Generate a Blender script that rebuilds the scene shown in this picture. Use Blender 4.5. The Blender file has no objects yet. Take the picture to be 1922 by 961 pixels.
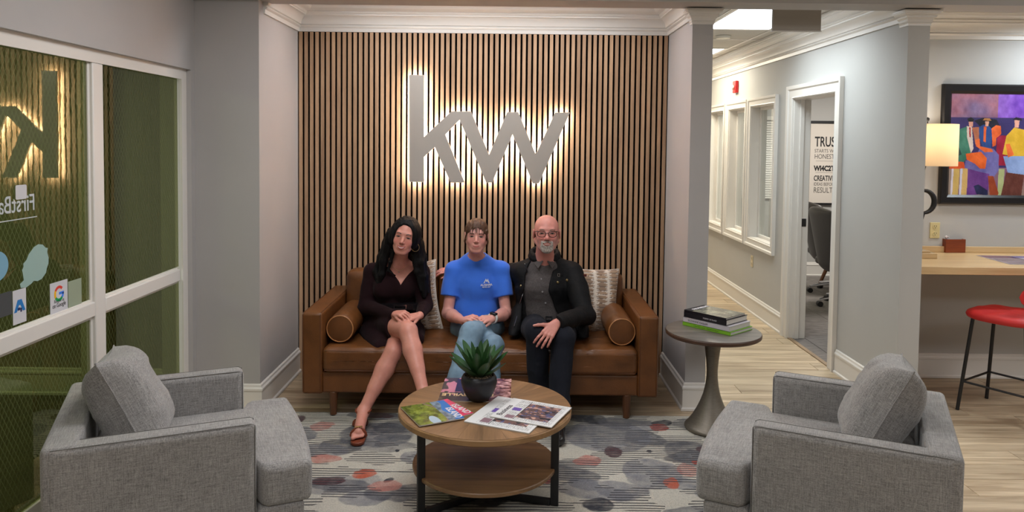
import bpy, bmesh, math, random
import numpy as np
from mathutils import Vector, Matrix, Euler
random.seed(7)
RNG = np.random.RandomState(7)
S = bpy.context.scene
COL = S.collection
PI = math.pi
R = math.radians

# ------------------------------------------------------------------ camera, world, lights, exposure
H_CAM = 1.70
F_PX = 1380.0
TILT = 2.5
ROLL = 0.65
cam_d = bpy.data.cameras.new('camera')
cam = bpy.data.objects.new('camera', cam_d)
COL.objects.link(cam)
cam_d.sensor_width = 36.0
cam_d.lens = 36.0 * F_PX / 1922.0
cam_d.shift_y = -153.5 / 1922.0
cam_d.clip_start = 0.05
CAM_M = Matrix.Translation((0, 0, H_CAM)) @ Euler((R(90 - TILT), 0, 0)).to_matrix().to_4x4() @ Matrix.Rotation(R(ROLL), 4, 'Z')
cam.matrix_world = CAM_M
S.camera = cam

def ray(px, py):
    v = Vector((px - 961.0, -(py - 327.0), -F_PX))
    return CAM_M.to_3x3() @ v
def W(px, py, Y):
    """world point at distance Y in front of the camera seen at a pixel of the photograph"""
    d = ray(px, py)
    return Vector((0, 0, H_CAM)) + d * (Y / d.y)

def WX(px, py, X):
    d = ray(px, py); return Vector((0, 0, H_CAM)) + d * (X / d.x)
def WZ(px, py, Z):
    d = ray(px, py); return Vector((0, 0, H_CAM)) + d * ((Z - H_CAM) / d.z)

world = bpy.data.worlds.new('world'); S.world = world
world.use_nodes = True
world.node_tree.nodes['Background'].inputs[0].default_value = (0.80, 0.84, 0.9, 1)
world.node_tree.nodes['Background'].inputs[1].default_value = 0.25
S.view_settings.view_transform = 'Standard'
S.view_settings.look = 'None'
S.view_settings.gamma = 1.0
S.view_settings.use_curve_mapping = False
S.view_settings.exposure = 0.0

def area_light(name, loc, size, power, color=(1, 1, 1), rot=(0, 0, 0), size_y=None, spread=180):
    l = bpy.data.lights.new(name, 'AREA')
    l.energy = power; l.color = color; l.size = size
    l.spread = R(spread)
    if size_y:
        l.shape = 'RECTANGLE'; l.size_y = size_y
    o = bpy.data.objects.new(name, l)
    o.location = loc; o.rotation_euler = rot
    COL.objects.link(o)
    return o
# ceiling troffers of the lounge (above and behind the camera, out of view)
area_light('lounge_light', (-0.4, 3.2, 2.74), 1.2, 32, (0.98, 0.98, 1.0), size_y=0.5)
area_light('lounge_light', (-0.6, 0.6, 2.74), 1.2, 30, (0.98, 0.98, 1.0), size_y=0.6)
area_light('lounge_light', (2.9, 0.6, 2.74), 1.2, 24, (0.96, 0.98, 1.0), size_y=0.6)
area_light('lounge_light', (3.6, 3.0, 2.74), 1.2, 30, (0.96, 0.98, 1.0), size_y=0.6)
# light recessed in the seating niche's ceiling, hidden by the header beam
area_light('niche_light', (-0.2, 4.84, 2.67), 1.9, 16, (0.95, 0.96, 1.0), size_y=0.12)
# corridor, office and desk area
area_light('corridor_light', (1.89, 5.7, 2.63), 0.6, 14, (0.86, 0.97, 1.0), size_y=1.2, spread=150)
area_light('corridor_light', (1.89, 8.3, 2.63), 0.6, 26, (1.0, 0.86, 0.60), size_y=1.2)
area_light('corridor_light', (1.89, 10.9, 2.63), 0.6, 26, (1.0, 0.84, 0.56), size_y=1.2)
area_light('office_light', (4.0, 8.0, 2.60), 1.2, 60, (1.0, 0.95, 0.88), size_y=0.6)
area_light('desk_area_light', (4.0, 4.88, 2.60), 0.4, 17, (0.84, 0.93, 1.0), size_y=0.2, spread=175)
area_light('entry_light', (-4.2, 3.2, 2.6), 1.2, 75, (0.95, 1.0, 0.9), size_y=0.6)

# ------------------------------------------------------------------ helpers
def lin(c):
    return tuple((x / 12.92 if x <= 0.04045 else ((x + 0.055) / 1.055) ** 2.4) for x in c)
def rgb(r, g, b):
    return lin((r / 255.0, g / 255.0, b / 255.0))

def mat(name, color, rough=0.5, metal=0.0, spec=0.5, noise=0.0, nscale=8.0, nstretch=(1, 1, 1), bump=0.0, bscale=60.0,
        vcol=None, emit=None, estr=0.0, rnd=0.0, sheen=0.0, coat=0.0, sss=0.0, bstretch=(1, 1, 1), dark=0.6, coord='Object'):
    """plain principled material with optional colour noise, bump, per-object variation and a colour attribute"""
    m = bpy.data.materials.new(name); m.use_nodes = True
    nt = m.node_tree; N = nt.nodes; L = nt.links
    b = N['Principled BSDF']
    b.inputs['Base Color'].default_value = (*color, 1)
    b.inputs['Roughness'].default_value = rough
    b.inputs['Metallic'].default_value = metal
    b.inputs['Specular IOR Level'].default_value = spec
    if sheen: b.inputs['Sheen Weight'].default_value = sheen
    if coat: b.inputs['Coat Weight'].default_value = coat
    if sss:
        b.inputs['Subsurface Weight'].default_value = sss
        b.inputs['Subsurface Radius'].default_value = (0.012, 0.004, 0.002)
        b.inputs['Subsurface Scale'].default_value = 1.0
    src = None
    tc = N.new('ShaderNodeTexCoord')
    if vcol:
        a = N.new('ShaderNodeAttribute'); a.attribute_name = vcol; src = a.outputs['Color']
    if noise > 0:
        mp = N.new('ShaderNodeMapping'); mp.inputs['Scale'].default_value = nstretch
        L.new(tc.outputs[coord], mp.inputs['Vector'])
        n = N.new('ShaderNodeTexNoise'); n.inputs['Scale'].default_value = nscale; n.inputs['Detail'].default_value = 5
        L.new(mp.outputs[0], n.inputs['Vector'])
        mx = N.new('ShaderNodeMix'); mx.data_type = 'RGBA'; mx.blend_type = 'MULTIPLY'
        rp = N.new('ShaderNodeMapRange'); rp.inputs[1].default_value = 0.3; rp.inputs[2].default_value = 0.7
        rp.inputs[3].default_value = 1 - noise * dark * 1.4; rp.inputs[4].default_value = 1 + noise * 0.5
        L.new(n.outputs['Fac'], rp.inputs[0])
        mx.inputs[0].default_value = 1.0
        if src: L.new(src, mx.inputs[6])
        else: mx.inputs[6].default_value = (*color, 1)
        L.new(rp.outputs[0], mx.inputs[7])
        src = mx.outputs[2]
    if rnd > 0:
        oi = N.new('ShaderNodeObjectInfo')
        rp = N.new('ShaderNodeMapRange'); rp.inputs[3].default_value = 1 - rnd; rp.inputs[4].default_value = 1 + rnd
        L.new(oi.outputs['Random'], rp.inputs[0])
        mx = N.new('ShaderNodeMix'); mx.data_type = 'RGBA'; mx.blend_type = 'MULTIPLY'; mx.inputs[0].default_value = 1
        if src: L.new(src, mx.inputs[6])
        else: mx.inputs[6].default_value = (*color, 1)
        L.new(rp.outputs[0], mx.inputs[7]); src = mx.outputs[2]
    if src: L.new(src, b.inputs['Base Color'])
    if bump > 0:
        mp = N.new('ShaderNodeMapping'); mp.inputs['Scale'].default_value = bstretch
        L.new(tc.outputs['Object'], mp.inputs['Vector'])
        n = N.new('ShaderNodeTexNoise'); n.inputs['Scale'].default_value = bscale; n.inputs['Detail'].default_value = 3
        L.new(mp.outputs[0], n.inputs['Vector'])
        bp = N.new('ShaderNodeBump'); bp.inputs['Strength'].default_value = bump; bp.inputs['Distance'].default_value = 0.01
        L.new(n.outputs['Fac'], bp.inputs['Height']); L.new(bp.outputs[0], b.inputs['Normal'])
    if emit:
        b.inputs['Emission Color'].default_value = (*emit, 1)
        b.inputs['Emission Strength'].default_value = estr
    return m

def wood(name, c1, c2, rough=0.45, grain=14.0, axis='X', rnd=0.12, scale=1.0, bump=0.15, knots=0.0):
    """procedural wood: stretched noise grain running along the given object axis"""
    m = bpy.data.materials.new(name); m.use_nodes = True
    nt = m.node_tree; N = nt.nodes; L = nt.links; b = N['Principled BSDF']
    b.inputs['Roughness'].default_value = rough
    tc = N.new('ShaderNodeTexCoord'); oi = N.new('ShaderNodeObjectInfo')
    mp = N.new('ShaderNodeMapping')
    st = {'X': (0.6, 9, 9), 'Y': (9, 0.6, 9), 'Z': (9, 9, 0.6)}[axis]
    mp.inputs['Scale'].default_value = tuple(s * scale for s in st)
    va = N.new('ShaderNodeVectorMath'); va.operation = 'ADD'
    sc = N.new('ShaderNodeVectorMath'); sc.operation = 'SCALE'; sc.inputs[0].default_value = (7.3, 3.1, 5.7)
    mu = N.new('ShaderNodeMath'); mu.operation = 'MULTIPLY'; mu.inputs[1].default_value = 17.0
    L.new(oi.outputs['Random'], mu.inputs[0]); L.new(mu.outputs[0], sc.inputs['Scale'])
    L.new(tc.outputs['Object'], va.inputs[0]); L.new(sc.outputs[0], va.inputs[1]); L.new(va.outputs[0], mp.inputs['Vector'])
    n1 = N.new('ShaderNodeTexNoise'); n1.inputs['Scale'].default_value = 1.6; n1.inputs['Detail'].default_value = 6; n1.inputs['Roughness'].default_value = 0.62
    n1.inputs['Distortion'].default_value = 0.6
    L.new(mp.outputs[0], n1.inputs['Vector'])
    n2 = N.new('ShaderNodeTexNoise'); n2.inputs['Scale'].default_value = grain; n2.inputs['Detail'].default_value = 3
    L.new(mp.outputs[0], n2.inputs['Vector'])
    mm = N.new('ShaderNodeMath'); mm.operation = 'MULTIPLY_ADD'; mm.inputs[1].default_value = 0.35
    L.new(n2.outputs['Fac'], mm.inputs[0]); L.new(n1.outputs['Fac'], mm.inputs[2])
    cr = N.new('ShaderNodeValToRGB')
    cr.color_ramp.elements[0].position = 0.42; cr.color_ramp.elements[0].color = (*c1, 1)
    cr.color_ramp.elements[1].position = 0.85; cr.color_ramp.elements[1].color = (*c2, 1)
    L.new(mm.outputs[0], cr.inputs[0])
    rp = N.new('ShaderNodeMapRange'); rp.inputs[3].default_value = 1 - rnd; rp.inputs[4].default_value = 1 + rnd
    L.new(oi.outputs['Random'], rp.inputs[0])
    mx = N.new('ShaderNodeMix'); mx.data_type = 'RGBA'; mx.blend_type = 'MULTIPLY'; mx.inputs[0].default_value = 1
    L.new(cr.outputs[0], mx.inputs[6]); L.new(rp.outputs[0], mx.inputs[7])
    L.new(mx.outputs[2], b.inputs['Base Color'])
    bp = N.new('ShaderNodeBump'); bp.inputs['Strength'].default_value = bump; bp.inputs['Distance'].default_value = 0.004
    L.new(mm.outputs[0], bp.inputs['Height']); L.new(bp.outputs[0], b.inputs['Normal'])
    return m

def linen(name, c1, c2, scale=1.0):
    """woven cloth: crossing thread noise in the three object planes"""
    m = bpy.data.materials.new(name); m.use_nodes = True
    nt = m.node_tree; N = nt.nodes; L = nt.links; b = N['Principled BSDF']
    b.inputs['Roughness'].default_value = 0.9; b.inputs['Sheen Weight'].default_value = 0.25
    b.inputs['Specular IOR Level'].default_value = 0.2
    tc = N.new('ShaderNodeTexCoord'); outs = []
    for st in ((6, 90, 90), (90, 6, 90), (90, 90, 6)):
        mp = N.new('ShaderNodeMapping'); mp.inputs['Scale'].default_value = tuple(s * scale for s in st)
        L.new(tc.outputs['Object'], mp.inputs['Vector'])
        n = N.new('ShaderNodeTexNoise'); n.inputs['Scale'].default_value = 3.2; n.inputs['Detail'].default_value = 2
        L.new(mp.outputs[0], n.inputs['Vector']); outs.append(n.outputs['Fac'])
    a1 = N.new('ShaderNodeMath'); a1.operation = 'ADD'; L.new(outs[0], a1.inputs[0]); L.new(outs[1], a1.inputs[1])
    a2 = N.new('ShaderNodeMath'); a2.operation = 'ADD'; L.new(a1.outputs[0], a2.inputs[0]); L.new(outs[2], a2.inputs[1])
    n4 = N.new('ShaderNodeTexNoise'); n4.inputs['Scale'].default_value = 5; n4.inputs['Detail'].default_value = 4
    L.new(tc.outputs['Object'], n4.inputs['Vector'])
    a3 = N.new('ShaderNodeMath'); a3.operation = 'MULTIPLY_ADD'; a3.inputs[1].default_value = 0.35
    L.new(n4.outputs['Fac'], a3.inputs[0]); L.new(a2.outputs[0], a3.inputs[2])
    mr = N.new('ShaderNodeMapRange'); mr.inputs[1].default_value = 1.25; mr.inputs[2].default_value = 2.1
    L.new(a3.outputs[0], mr.inputs[0])
    cr = N.new('ShaderNodeValToRGB')
    cr.color_ramp.elements[0].color = (*c1, 1); cr.color_ramp.elements[1].color = (*c2, 1)
    L.new(mr.outputs[0], cr.inputs[0]); L.new(cr.outputs[0], b.inputs['Base Color'])
    bp = N.new('ShaderNodeBump'); bp.inputs['Strength'].default_value = 0.35; bp.inputs['Distance'].default_value = 0.002
    L.new(a2.outputs[0], bp.inputs['Height']); L.new(bp.outputs[0], b.inputs['Normal'])
    return m

def tag(o, label=None, cat=None, group=None, kind=None):
    if label: o['label'] = label
    if cat: o['category'] = cat
    if group: o['group'] = group
    if kind: o['kind'] = kind
    return o
def empty(name, loc=(0, 0, 0), rz=0.0, parent=None):
    o = bpy.data.objects.new(name, None); COL.objects.link(o)
    o.empty_display_size = 0.1
    o.location = loc; o.rotation_euler = (0, 0, rz)
    if parent: o.parent = parent
    return o
def thing(name, label, cat, loc=(0, 0, 0), rz=0.0, group=None):
    return tag(empty(name, loc, rz), label, cat, group)
def copy_tree(o, parent=None, **props):
    c = o.copy(); COL.objects.link(c)
    if parent: c.parent = parent
    for ch in [x for x in bpy.data.objects if x.parent == o]:
        copy_tree(ch, c)
    for k, v in props.items(): c[k] = v
    return c

class MB:
    """collects simple shapes into one mesh"""
    def __init__(s): s.v = []; s.f = []; s.m = []; s.mi = 0
    def add(s, verts, faces, M=None):
        b = len(s.v)
        s.v += [tuple(M @ Vector(p)) if M is not None else tuple(p) for p in verts]
        s.f += [tuple(b + i for i in f) for f in faces]
        s.m += [s.mi] * len(faces)
        return s
    def box(s, lo, hi, M=None):
        x0, y0, z0 = lo; x1, y1, z1 = hi
        return s.add([(x0, y0, z0), (x1, y0, z0), (x1, y1, z0), (x0, y1, z0), (x0, y0, z1), (x1, y0, z1), (x1, y1, z1), (x0, y1, z1)],
                     [(0, 3, 2, 1), (4, 5, 6, 7), (0, 1, 5, 4), (1, 2, 6, 5), (2, 3, 7, 6), (3, 0, 4, 7)], M)
    def cyl(s, a, b, r0, r1=None, n=24, caps=True):
        a = Vector(a); b = Vector(b); r1 = r0 if r1 is None else r1
        d = (b - a).normalized(); u = d.orthogonal().normalized(); w = d.cross(u)
        v = []
        for c, r in ((a, r0), (b, r1)):
            v += [c + (u * math.cos(2 * PI * i / n) + w * math.sin(2 * PI * i / n)) * r for i in range(n)]
        f = [(i, (i + 1) % n, n + (i + 1) % n, n + i) for i in range(n)]
        if caps: f += [tuple(reversed(range(n))), tuple(range(n, 2 * n))]
        return s.add(v, f)
    def lathe(s, prof, n=48, M=None, cap=True):
        v = []
        for r, z in prof: v += [(r * math.cos(2 * PI * i / n), r * math.sin(2 * PI * i / n), z) for i in range(n)]
        f = []
        for k in range(len(prof) - 1):
            f += [(k * n + i, k * n + (i + 1) % n, (k + 1) * n + (i + 1) % n, (k + 1) * n + i) for i in range(n)]
        if cap:
            f.append(tuple(reversed(range(n)))); f.append(tuple(range((len(prof) - 1) * n, len(prof) * n)))
        return s.add(v, f, M)
    def tube(s, pts, r, n=8, closed=False, caps=True):
        pts = [Vector(p) for p in pts]; K = len(pts); v = []
        rr = r if hasattr(r, '__len__') else [r] * K
        prev = None
        for k in range(K):
            if closed: t = pts[(k + 1) % K] - pts[k - 1]
            else: t = pts[min(k + 1, K - 1)] - pts[max(k - 1, 0)]
            t.normalize()
            u = t.orthogonal().normalized() if prev is None else (prev - t * prev.dot(t)).normalized()
            prev = u; w = t.cross(u)
            v += [pts[k] + (u * math.cos(2 * PI * i / n) + w * math.sin(2 * PI * i / n)) * rr[k] for i in range(n)]
        f = []
        for k in range(K if closed else K - 1):
            k2 = (k + 1) % K
            f += [(k * n + i, k * n + (i + 1) % n, k2 * n + (i + 1) % n, k2 * n + i) for i in range(n)]
        if caps and not closed: f += [tuple(reversed(range(n))), tuple(range((K - 1) * n, K * n))]
        return s.add(v, f)
    def prism(s, poly, h0, h1, M=None):
        n = len(poly)
        v = [(x, y, h0) for x, y in poly] + [(x, y, h1) for x, y in poly]
        f = [tuple(reversed(range(n))), tuple(range(n, 2 * n))] + [(i, (i + 1) % n, n + (i + 1) % n, n + i) for i in range(n)]
        return s.add(v, f, M)
    def sweep2d(s, path, prof, fn, closed=False):
        """profile (out, w) swept on a 2D path with mitred corners; out is to the left of travel; fn maps (u, v, w) to world"""
        P = [Vector(p) for p in path]; n = len(P); q = len(prof); v = []
        for i in range(n):
            def nrm(a, b):
                d = (b - a).normalized(); return Vector((-d.y, d.x))
            if closed or (0 < i < n - 1):
                n1 = nrm(P[i - 1], P[i]); n2 = nrm(P[i], P[(i + 1) % n])
                mvec = (n1 + n2); mvec = mvec / max(0.2, mvec.dot(n1))
            elif i == 0: mvec = nrm(P[0], P[1])
            else: mvec = nrm(P[-2], P[-1])
            for a, w in prof:
                p = P[i] + mvec * a; v.append(fn(p.x, p.y, w))
        f = []
        for i in range(n if closed else n - 1):
            j = (i + 1) % n
            for k in range(q):
                k2 = (k + 1) % q
                f.append((i * q + k, j * q + k, j * q + k2, i * q + k2))
        if not closed: f += [tuple(range(q)), tuple(reversed(range((n - 1) * q, n * q)))]
        return s.add(v, f)
    def build(s, name, mats, parent=None, bevel=0.0, seg=2, smooth=True, angle=35, loc=None, M=None):
        me = bpy.data.meshes.new(name); me.from_pydata([tuple(p) for p in s.v], [], s.f)
        mats = mats if isinstance(mats, (list, tuple)) else [mats]
        for mm in mats: me.materials.append(mm)
        if len(mats) > 1: me.polygons.foreach_set('material_index', s.m)
        bm = bmesh.new(); bm.from_mesh(me)
        bmesh.ops.recalc_face_normals(bm, faces=bm.faces)
        bm.to_mesh(me); bm.free()
        return link(name, me, parent, bevel, seg, smooth, angle, loc, M)

def link(name, me, parent=None, bevel=0.0, seg=2, smooth=True, angle=35, loc=None, M=None):
    if smooth:
        me.polygons.foreach_set('use_smooth', [True] * len(me.polygons))
        if angle < 180: me.set_sharp_from_angle(angle=R(angle))
    o = bpy.data.objects.new(name, me); COL.objects.link(o)
    if parent: o.parent = parent
    if loc is not None: o.location = loc
    if M is not None: o.matrix_local = M
    if bevel > 0:
        b = o.modifiers.new('bevel', 'BEVEL'); b.width = bevel; b.segments = seg; b.limit_method = 'ANGLE'; b.angle_limit = R(30)
        b.harden_normals = False
    return o

def grid_mesh(name, P, mats, parent=None, closed_u=False, closed_v=False, col=None, smooth=True, angle=180, M=None, **k):
    """P: array (nu, nv, 3)"""
    nu, nv = P.shape[:2]
    idx = np.arange(nu * nv).reshape(nu, nv)
    if closed_u: idx = np.vstack([idx, idx[:1]])
    if closed_v: idx = np.hstack([idx, idx[:, :1]])
    f = np.stack([idx[:-1, :-1], idx[1:, :-1], idx[1:, 1:], idx[:-1, 1:]], -1).reshape(-1, 4)
    return np_mesh(name, P.reshape(-1, 3), f, mats, parent, col, smooth, angle, M, **k)

def np_mesh(name, V, F, mats, parent=None, col=None, smooth=True, angle=180, M=None, **k):
    me = bpy.data.meshes.new(name)
    V = np.ascontiguousarray(V, dtype=np.float32); F = np.ascontiguousarray(F, dtype=np.int32)
    me.vertices.add(len(V)); me.vertices.foreach_set('co', V.ravel())
    nl = F.shape[1]
    me.loops.add(F.size); me.loops.foreach_set('vertex_index', F.ravel())
    me.polygons.add(len(F)); me.polygons.foreach_set('loop_start', np.arange(0, F.size, nl, dtype=np.int32))
    me.update(calc_edges=True); me.validate()
    if col is not None:
        a = me.color_attributes.new('Col', 'FLOAT_COLOR', 'POINT')
        c = np.ones((len(V), 4), np.float32); c[:, :col.reshape(len(V), -1).shape[1]] = col.reshape(len(V), -1)
        a.data.foreach_set('color', c.ravel())
    for mm in (mats if isinstance(mats, (list, tuple)) else [mats]): me.materials.append(mm)
    return link(name, me, parent, smooth=smooth, angle=angle, M=M, **k)

def painted(name, w, h, nx, ny, fn, m, parent=None, M=None, thick=0.0):
    """flat sheet in its own XY plane, lower-left at the origin, colours from fn(U, V) -> (..., 3 or 4) in sRGB 0..1"""
    u = np.linspace(0, 1, nx); v = np.linspace(0, 1, ny)
    U, V = np.meshgrid(u, v, indexing='ij')
    c = fn(U, V).astype(np.float64); rgbc = c[..., :3].clip(0, 1)
    l = np.where(rgbc <= 0.04045, rgbc / 12.92, ((rgbc + 0.055) / 1.055) ** 2.4)
    c = np.concatenate([l, c[..., 3:]], -1)
    P = np.stack([U * w, V * h, np.zeros_like(U)], -1)
    if thick > 0:      # fold the border down to give the sheet an edge
        b = np.zeros_like(U); b[0, :] = b[-1, :] = 1; b[:, 0] = b[:, -1] = 1
        P[..., 2] -= b * thick
    return grid_mesh(name, P, m, parent, col=c, M=M, smooth=False)

def noise2(U, V, s=5.0, seed=0, octv=3):
    """cheap value noise on numpy arrays, about 0..1"""
    r = np.random.RandomState(seed); T = r.rand(64, 64); out = 0; amp = 1; tot = 0
    for o in range(octv):
        x = U * s; y = V * s; xi = np.floor(x).astype(int); yi = np.floor(y).astype(int); fx = x - xi; fy = y - yi
        fx = fx * fx * (3 - 2 * fx); fy = fy * fy * (3 - 2 * fy)
        a = T[xi % 64, yi % 64]; b = T[(xi + 1) % 64, yi % 64]; c = T[xi % 64, (yi + 1) % 64]; d = T[(xi + 1) % 64, (yi + 1) % 64]
        out = out + amp * ((a * (1 - fx) + b * fx) * (1 - fy) + (c * (1 - fx) + d * fx) * fy); tot += amp
        amp *= 0.5; s *= 2.03
    return out / tot
def noise3(X, Y, Z, s=5.0, seed=0):
    r = np.random.RandomState(seed); T = r.rand(32, 32, 32).astype(np.float32)
    x = X * s; y = Y * s; z = Z * s
    xi = np.floor(x).astype(np.int32); yi = np.floor(y).astype(np.int32); zi = np.floor(z).astype(np.int32)
    fx = x - xi; fy = y - yi; fz = z - zi
    fx = fx * fx * (3 - 2 * fx); fy = fy * fy * (3 - 2 * fy); fz = fz * fz * (3 - 2 * fz)
    out = 0
    for a in (0, 1):
        for b in (0, 1):
            for c in (0, 1):
                w = (fx if a else 1 - fx) * (fy if b else 1 - fy) * (fz if c else 1 - fz)
                out = out + w * T[(xi + a) % 32, (yi + b) % 32, (zi + c) % 32]
    return out
def inpoly(U, V, poly):
    inside = np.zeros(U.shape, bool); n = len(poly)
    for i in range(n):
        x0, y0 = poly[i]; x1, y1 = poly[i - 1]
        if y0 == y1: continue
        c = ((y0 > V) != (y1 > V)) & (U < (x1 - x0) * (V - y0) / (y1 - y0) + x0)
        inside ^= c
    return inside
def paint(c, mask, color):
    c[mask] = color; return c
def frame(o, x, y, z=None):
    """matrix with origin o and axes x, y (z = x cross y)"""
    x = Vector(x).normalized(); y = Vector(y).normalized(); z = x.cross(y) if z is None else Vector(z)
    M = Matrix.Identity(4)
    for i in range(3): M[i][0] = x[i]; M[i][1] = y[i]; M[i][2] = z[i]; M[i][3] = o[i]
    return M
def text(s, size, m, parent=None, M=None, name='lettering', ext=0.0006, align='LEFT', xs=1.0, bold=0.0, spacing=1.0):
    cu = bpy.data.curves.new(name, 'FONT'); cu.body = s; cu.size = size; cu.extrude = ext; cu.align_x = align
    cu.offset = bold; cu.space_character = spacing; cu.resolution_u = 3
    ob = bpy.data.objects.new(name, cu); COL.objects.link(ob)
    me = bpy.data.meshes.new_from_object(ob)
    bpy.data.objects.remove(ob)
    if xs != 1.0:
        for v in me.vertices: v.co.x *= xs
    me.materials.clear(); me.materials.append(m)
    return link(name, me, parent, smooth=False, M=M)
def puffy(lx, ly, lz, n=18, bulge=0.25, rnd=0.035, M=None):
    """rounded cushion block, centred; faces bulge by a share of the half thickness. Returns V, F"""
    t = np.linspace(-1, 1, n); t = np.sin(t * PI / 2) * 0.5 + t * 0.5
    vs = []; fs = []; off = 0
    for ax in range(3):
        for sg in (-1, 1):
            A, B = np.meshgrid(t, t, indexing='ij'); C = np.full_like(A, sg)
            p = [None] * 3; p[ax] = C; p[(ax + 1) % 3] = A; p[(ax + 2) % 3] = B
            P = np.stack(p, -1).reshape(-1, 3)
            idx = np.arange(n * n).reshape(n, n) + off
            q = np.stack([idx[:-1, :-1], idx[1:, :-1], idx[1:, 1:], idx[:-1, 1:]], -1).reshape(-1, 4)
            if sg < 0: q = q[:, ::-1]
            vs.append(P); fs.append(q); off += n * n
    P = np.vstack(vs); F = np.vstack(fs)
    h = np.array([lx, ly, lz]) / 2
    Q = P * h; core = np.clip(Q, -(h - rnd), h - rnd); d = Q - core; L = np.linalg.norm(d, axis=1, keepdims=True)
    Q = core + np.where(L > 1e-9, d / np.maximum(L, 1e-9) * rnd, 0)
    a = np.abs(P)
    w = (1 - a[:, 0] ** 2).clip(0) * (1 - a[:, 1] ** 2).clip(0)
    Q[:, 2] *= 1 + bulge * w
    w = (1 - a[:, 0] ** 2).clip(0) * (1 - a[:, 2] ** 2).clip(0); Q[:, 1] *= 1 + bulge * 0.12 * w
    w = (1 - a[:, 1] ** 2).clip(0) * (1 - a[:, 2] ** 2).clip(0); Q[:, 0] *= 1 + bulge * 0.12 * w
    # weld duplicate verts
    key = np.round(Q * 20000).astype(np.int64); _, ui, inv = np.unique(key, axis=0, return_index=True, return_inverse=True)
    return Q[ui], inv.reshape(-1)[F]
def pillow_mesh(w, h, t, n=26, sag=0.0, seed=1):
    """knife edged scatter pillow standing in XZ with its thickness in Y; returns V, F, (u, v) per vertex and side flag"""
    s = np.linspace(-1, 1, n); U, V = np.meshgrid(s, s, indexing='ij')
    pin = 1 - 0.10 * (1 - np.abs(V) ** 2) * (np.abs(U) ** 3) ; pin2 = 1 - 0.10 * (1 - np.abs(U) ** 2) * (np.abs(V) ** 3)
    X = U * w / 2 * pin; Z = V * h / 2 * pin2
    th = t / 2 * np.sqrt(((1 - U ** 4) * (1 - V ** 4)).clip(0)) ** 0.9
    wr = (noise2(U + 3, V + 3, 2.2, seed) - 0.5) * 0.03 * (th / (t / 2))
    A = np.stack([X, -(th + wr), Z], -1).reshape(-1, 3); B = np.stack([X, th + wr, Z], -1).reshape(-1, 3)
    idx = np.arange(n * n).reshape(n, n)
    q = np.stack([idx[:-1, :-1], idx[1:, :-1], idx[1:, 1:], idx[:-1, 1:]], -1).reshape(-1, 4)
    V3 = np.vstack([A, B]); F = np.vstack([q, q[:, ::-1] + n * n])
    uv = np.stack([(U + 1) / 2, (V + 1) / 2], -1).reshape(-1, 2); uv = np.vstack([uv, uv])
    return V3, F, uv
# ------------------------------------------------------------------ shared materials
M_WALL = mat('greige_paint', rgb(178, 175, 174), 0.75, noise=0.03, nscale=3, bump=0.03, bscale=220)
M_WALL_WARM = mat('warm_grey_paint', rgb(188, 187, 184), 0.75, noise=0.03, nscale=3, bump=0.03, bscale=220)
M_TRIM = mat('white_semi_gloss_trim', rgb(226, 222, 216), 0.35, noise=0.02, nscale=4)
M_CEIL = mat('ceiling_paint', rgb(225, 222, 216), 0.9)
M_TILE = mat('mineral_ceiling_tile', rgb(214, 210, 202), 0.95, noise=0.10, nscale=120, bump=0.2, bscale=260)
M_BLACK = mat('black_metal', (0.012, 0.012, 0.013), 0.45, noise=0.2, nscale=20)
M_FELT = mat('black_felt', (0.003, 0.002, 0.002), 0.95, spec=0.05, noise=0.3, nscale=80)
M_SLAT = wood('oak_slat', rgb(146, 113, 86), rgb(190, 155, 122), 0.55, grain=9, axis='Z', rnd=0.09, bump=0.08)
M_PLANK = wood('light_oak_plank', rgb(138, 114, 86), rgb(216, 196, 166), 0.42, grain=7, axis='X', rnd=0.12, scale=1.0, bump=0.05)
M_WHITEPL = mat('white_plastic', rgb(232, 228, 214), 0.4)
M_CHROME = mat('chrome', (0.75, 0.75, 0.77), 0.18, metal=1.0)

def sbuild(mb, name, m, parent=None, **k):
    o = mb.build(name, m, parent, **k)
    if parent is None: o['kind'] = 'structure'
    return o

# ------------------------------------------------------------------ floor
fl = MB(); fl.box((-1.99, -3.2, -0.12), (2.5, 13.2, -0.003)); fl.box((2.5, -3.2, -0.12), (6.0, 5.5, -0.003))
floor = sbuild(fl, 'floor', M_PLANK)
PW, PL = 0.18, 1.22
def plank_me(L):
    b = MB(); g = 0.0012; z0 = -0.0028
    b.add([(g, g, z0), (L - g, g, z0), (L - g, PW - g, z0), (g, PW - g, z0),
           (g + .0012, g + .0012, 0), (L - g - .0012, g + .0012, 0), (L - g - .0012, PW - g - .0012, 0), (g + .0012, PW - g - .0012, 0)],
          [(4, 5, 6, 7), (0, 1, 5, 4), (1, 2, 6, 5), (2, 3, 7, 6), (3, 0, 4, 7)])
    me = bpy.data.meshes.new('plank'); me.from_pydata(b.v, [], b.f); me.materials.append(M_PLANK)
    return me
pm = {}
def lay(x0, x1, y):
    x = x0 - random.choice((0.15, 0.4, 0.65, 0.9, 1.1))
    while x < x1 - 0.02:
        a = max(x, x0); b = min(x + PL, x1); Lr = round(b - a, 2)
        if Lr > 0.03:
            if Lr not in pm: pm[Lr] = plank_me(Lr)
            o = bpy.data.objects.new('plank', pm[Lr]); COL.objects.link(o); o.parent = floor; o.location = (a, y, 0)
        x += PL
y = 2.26
while y < 8.55:
    if y < 4.4: lay(-1.93, 4.7, y)
    elif y < 4.6: lay(-1.53, 4.7, y)
    elif y < 5.27: lay(-1.53, 1.10, y); lay(1.27, 2.43, y); lay(2.61, 4.7, y)
    else: lay(1.27, 2.43, y)
    y += PW
M_CARPET = mat('grey_carpet_tile', rgb(128, 122, 118), 0.95, noise=0.5, nscale=9, nstretch=(1, 6, 1), bump=0.4, bscale=300)
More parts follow.
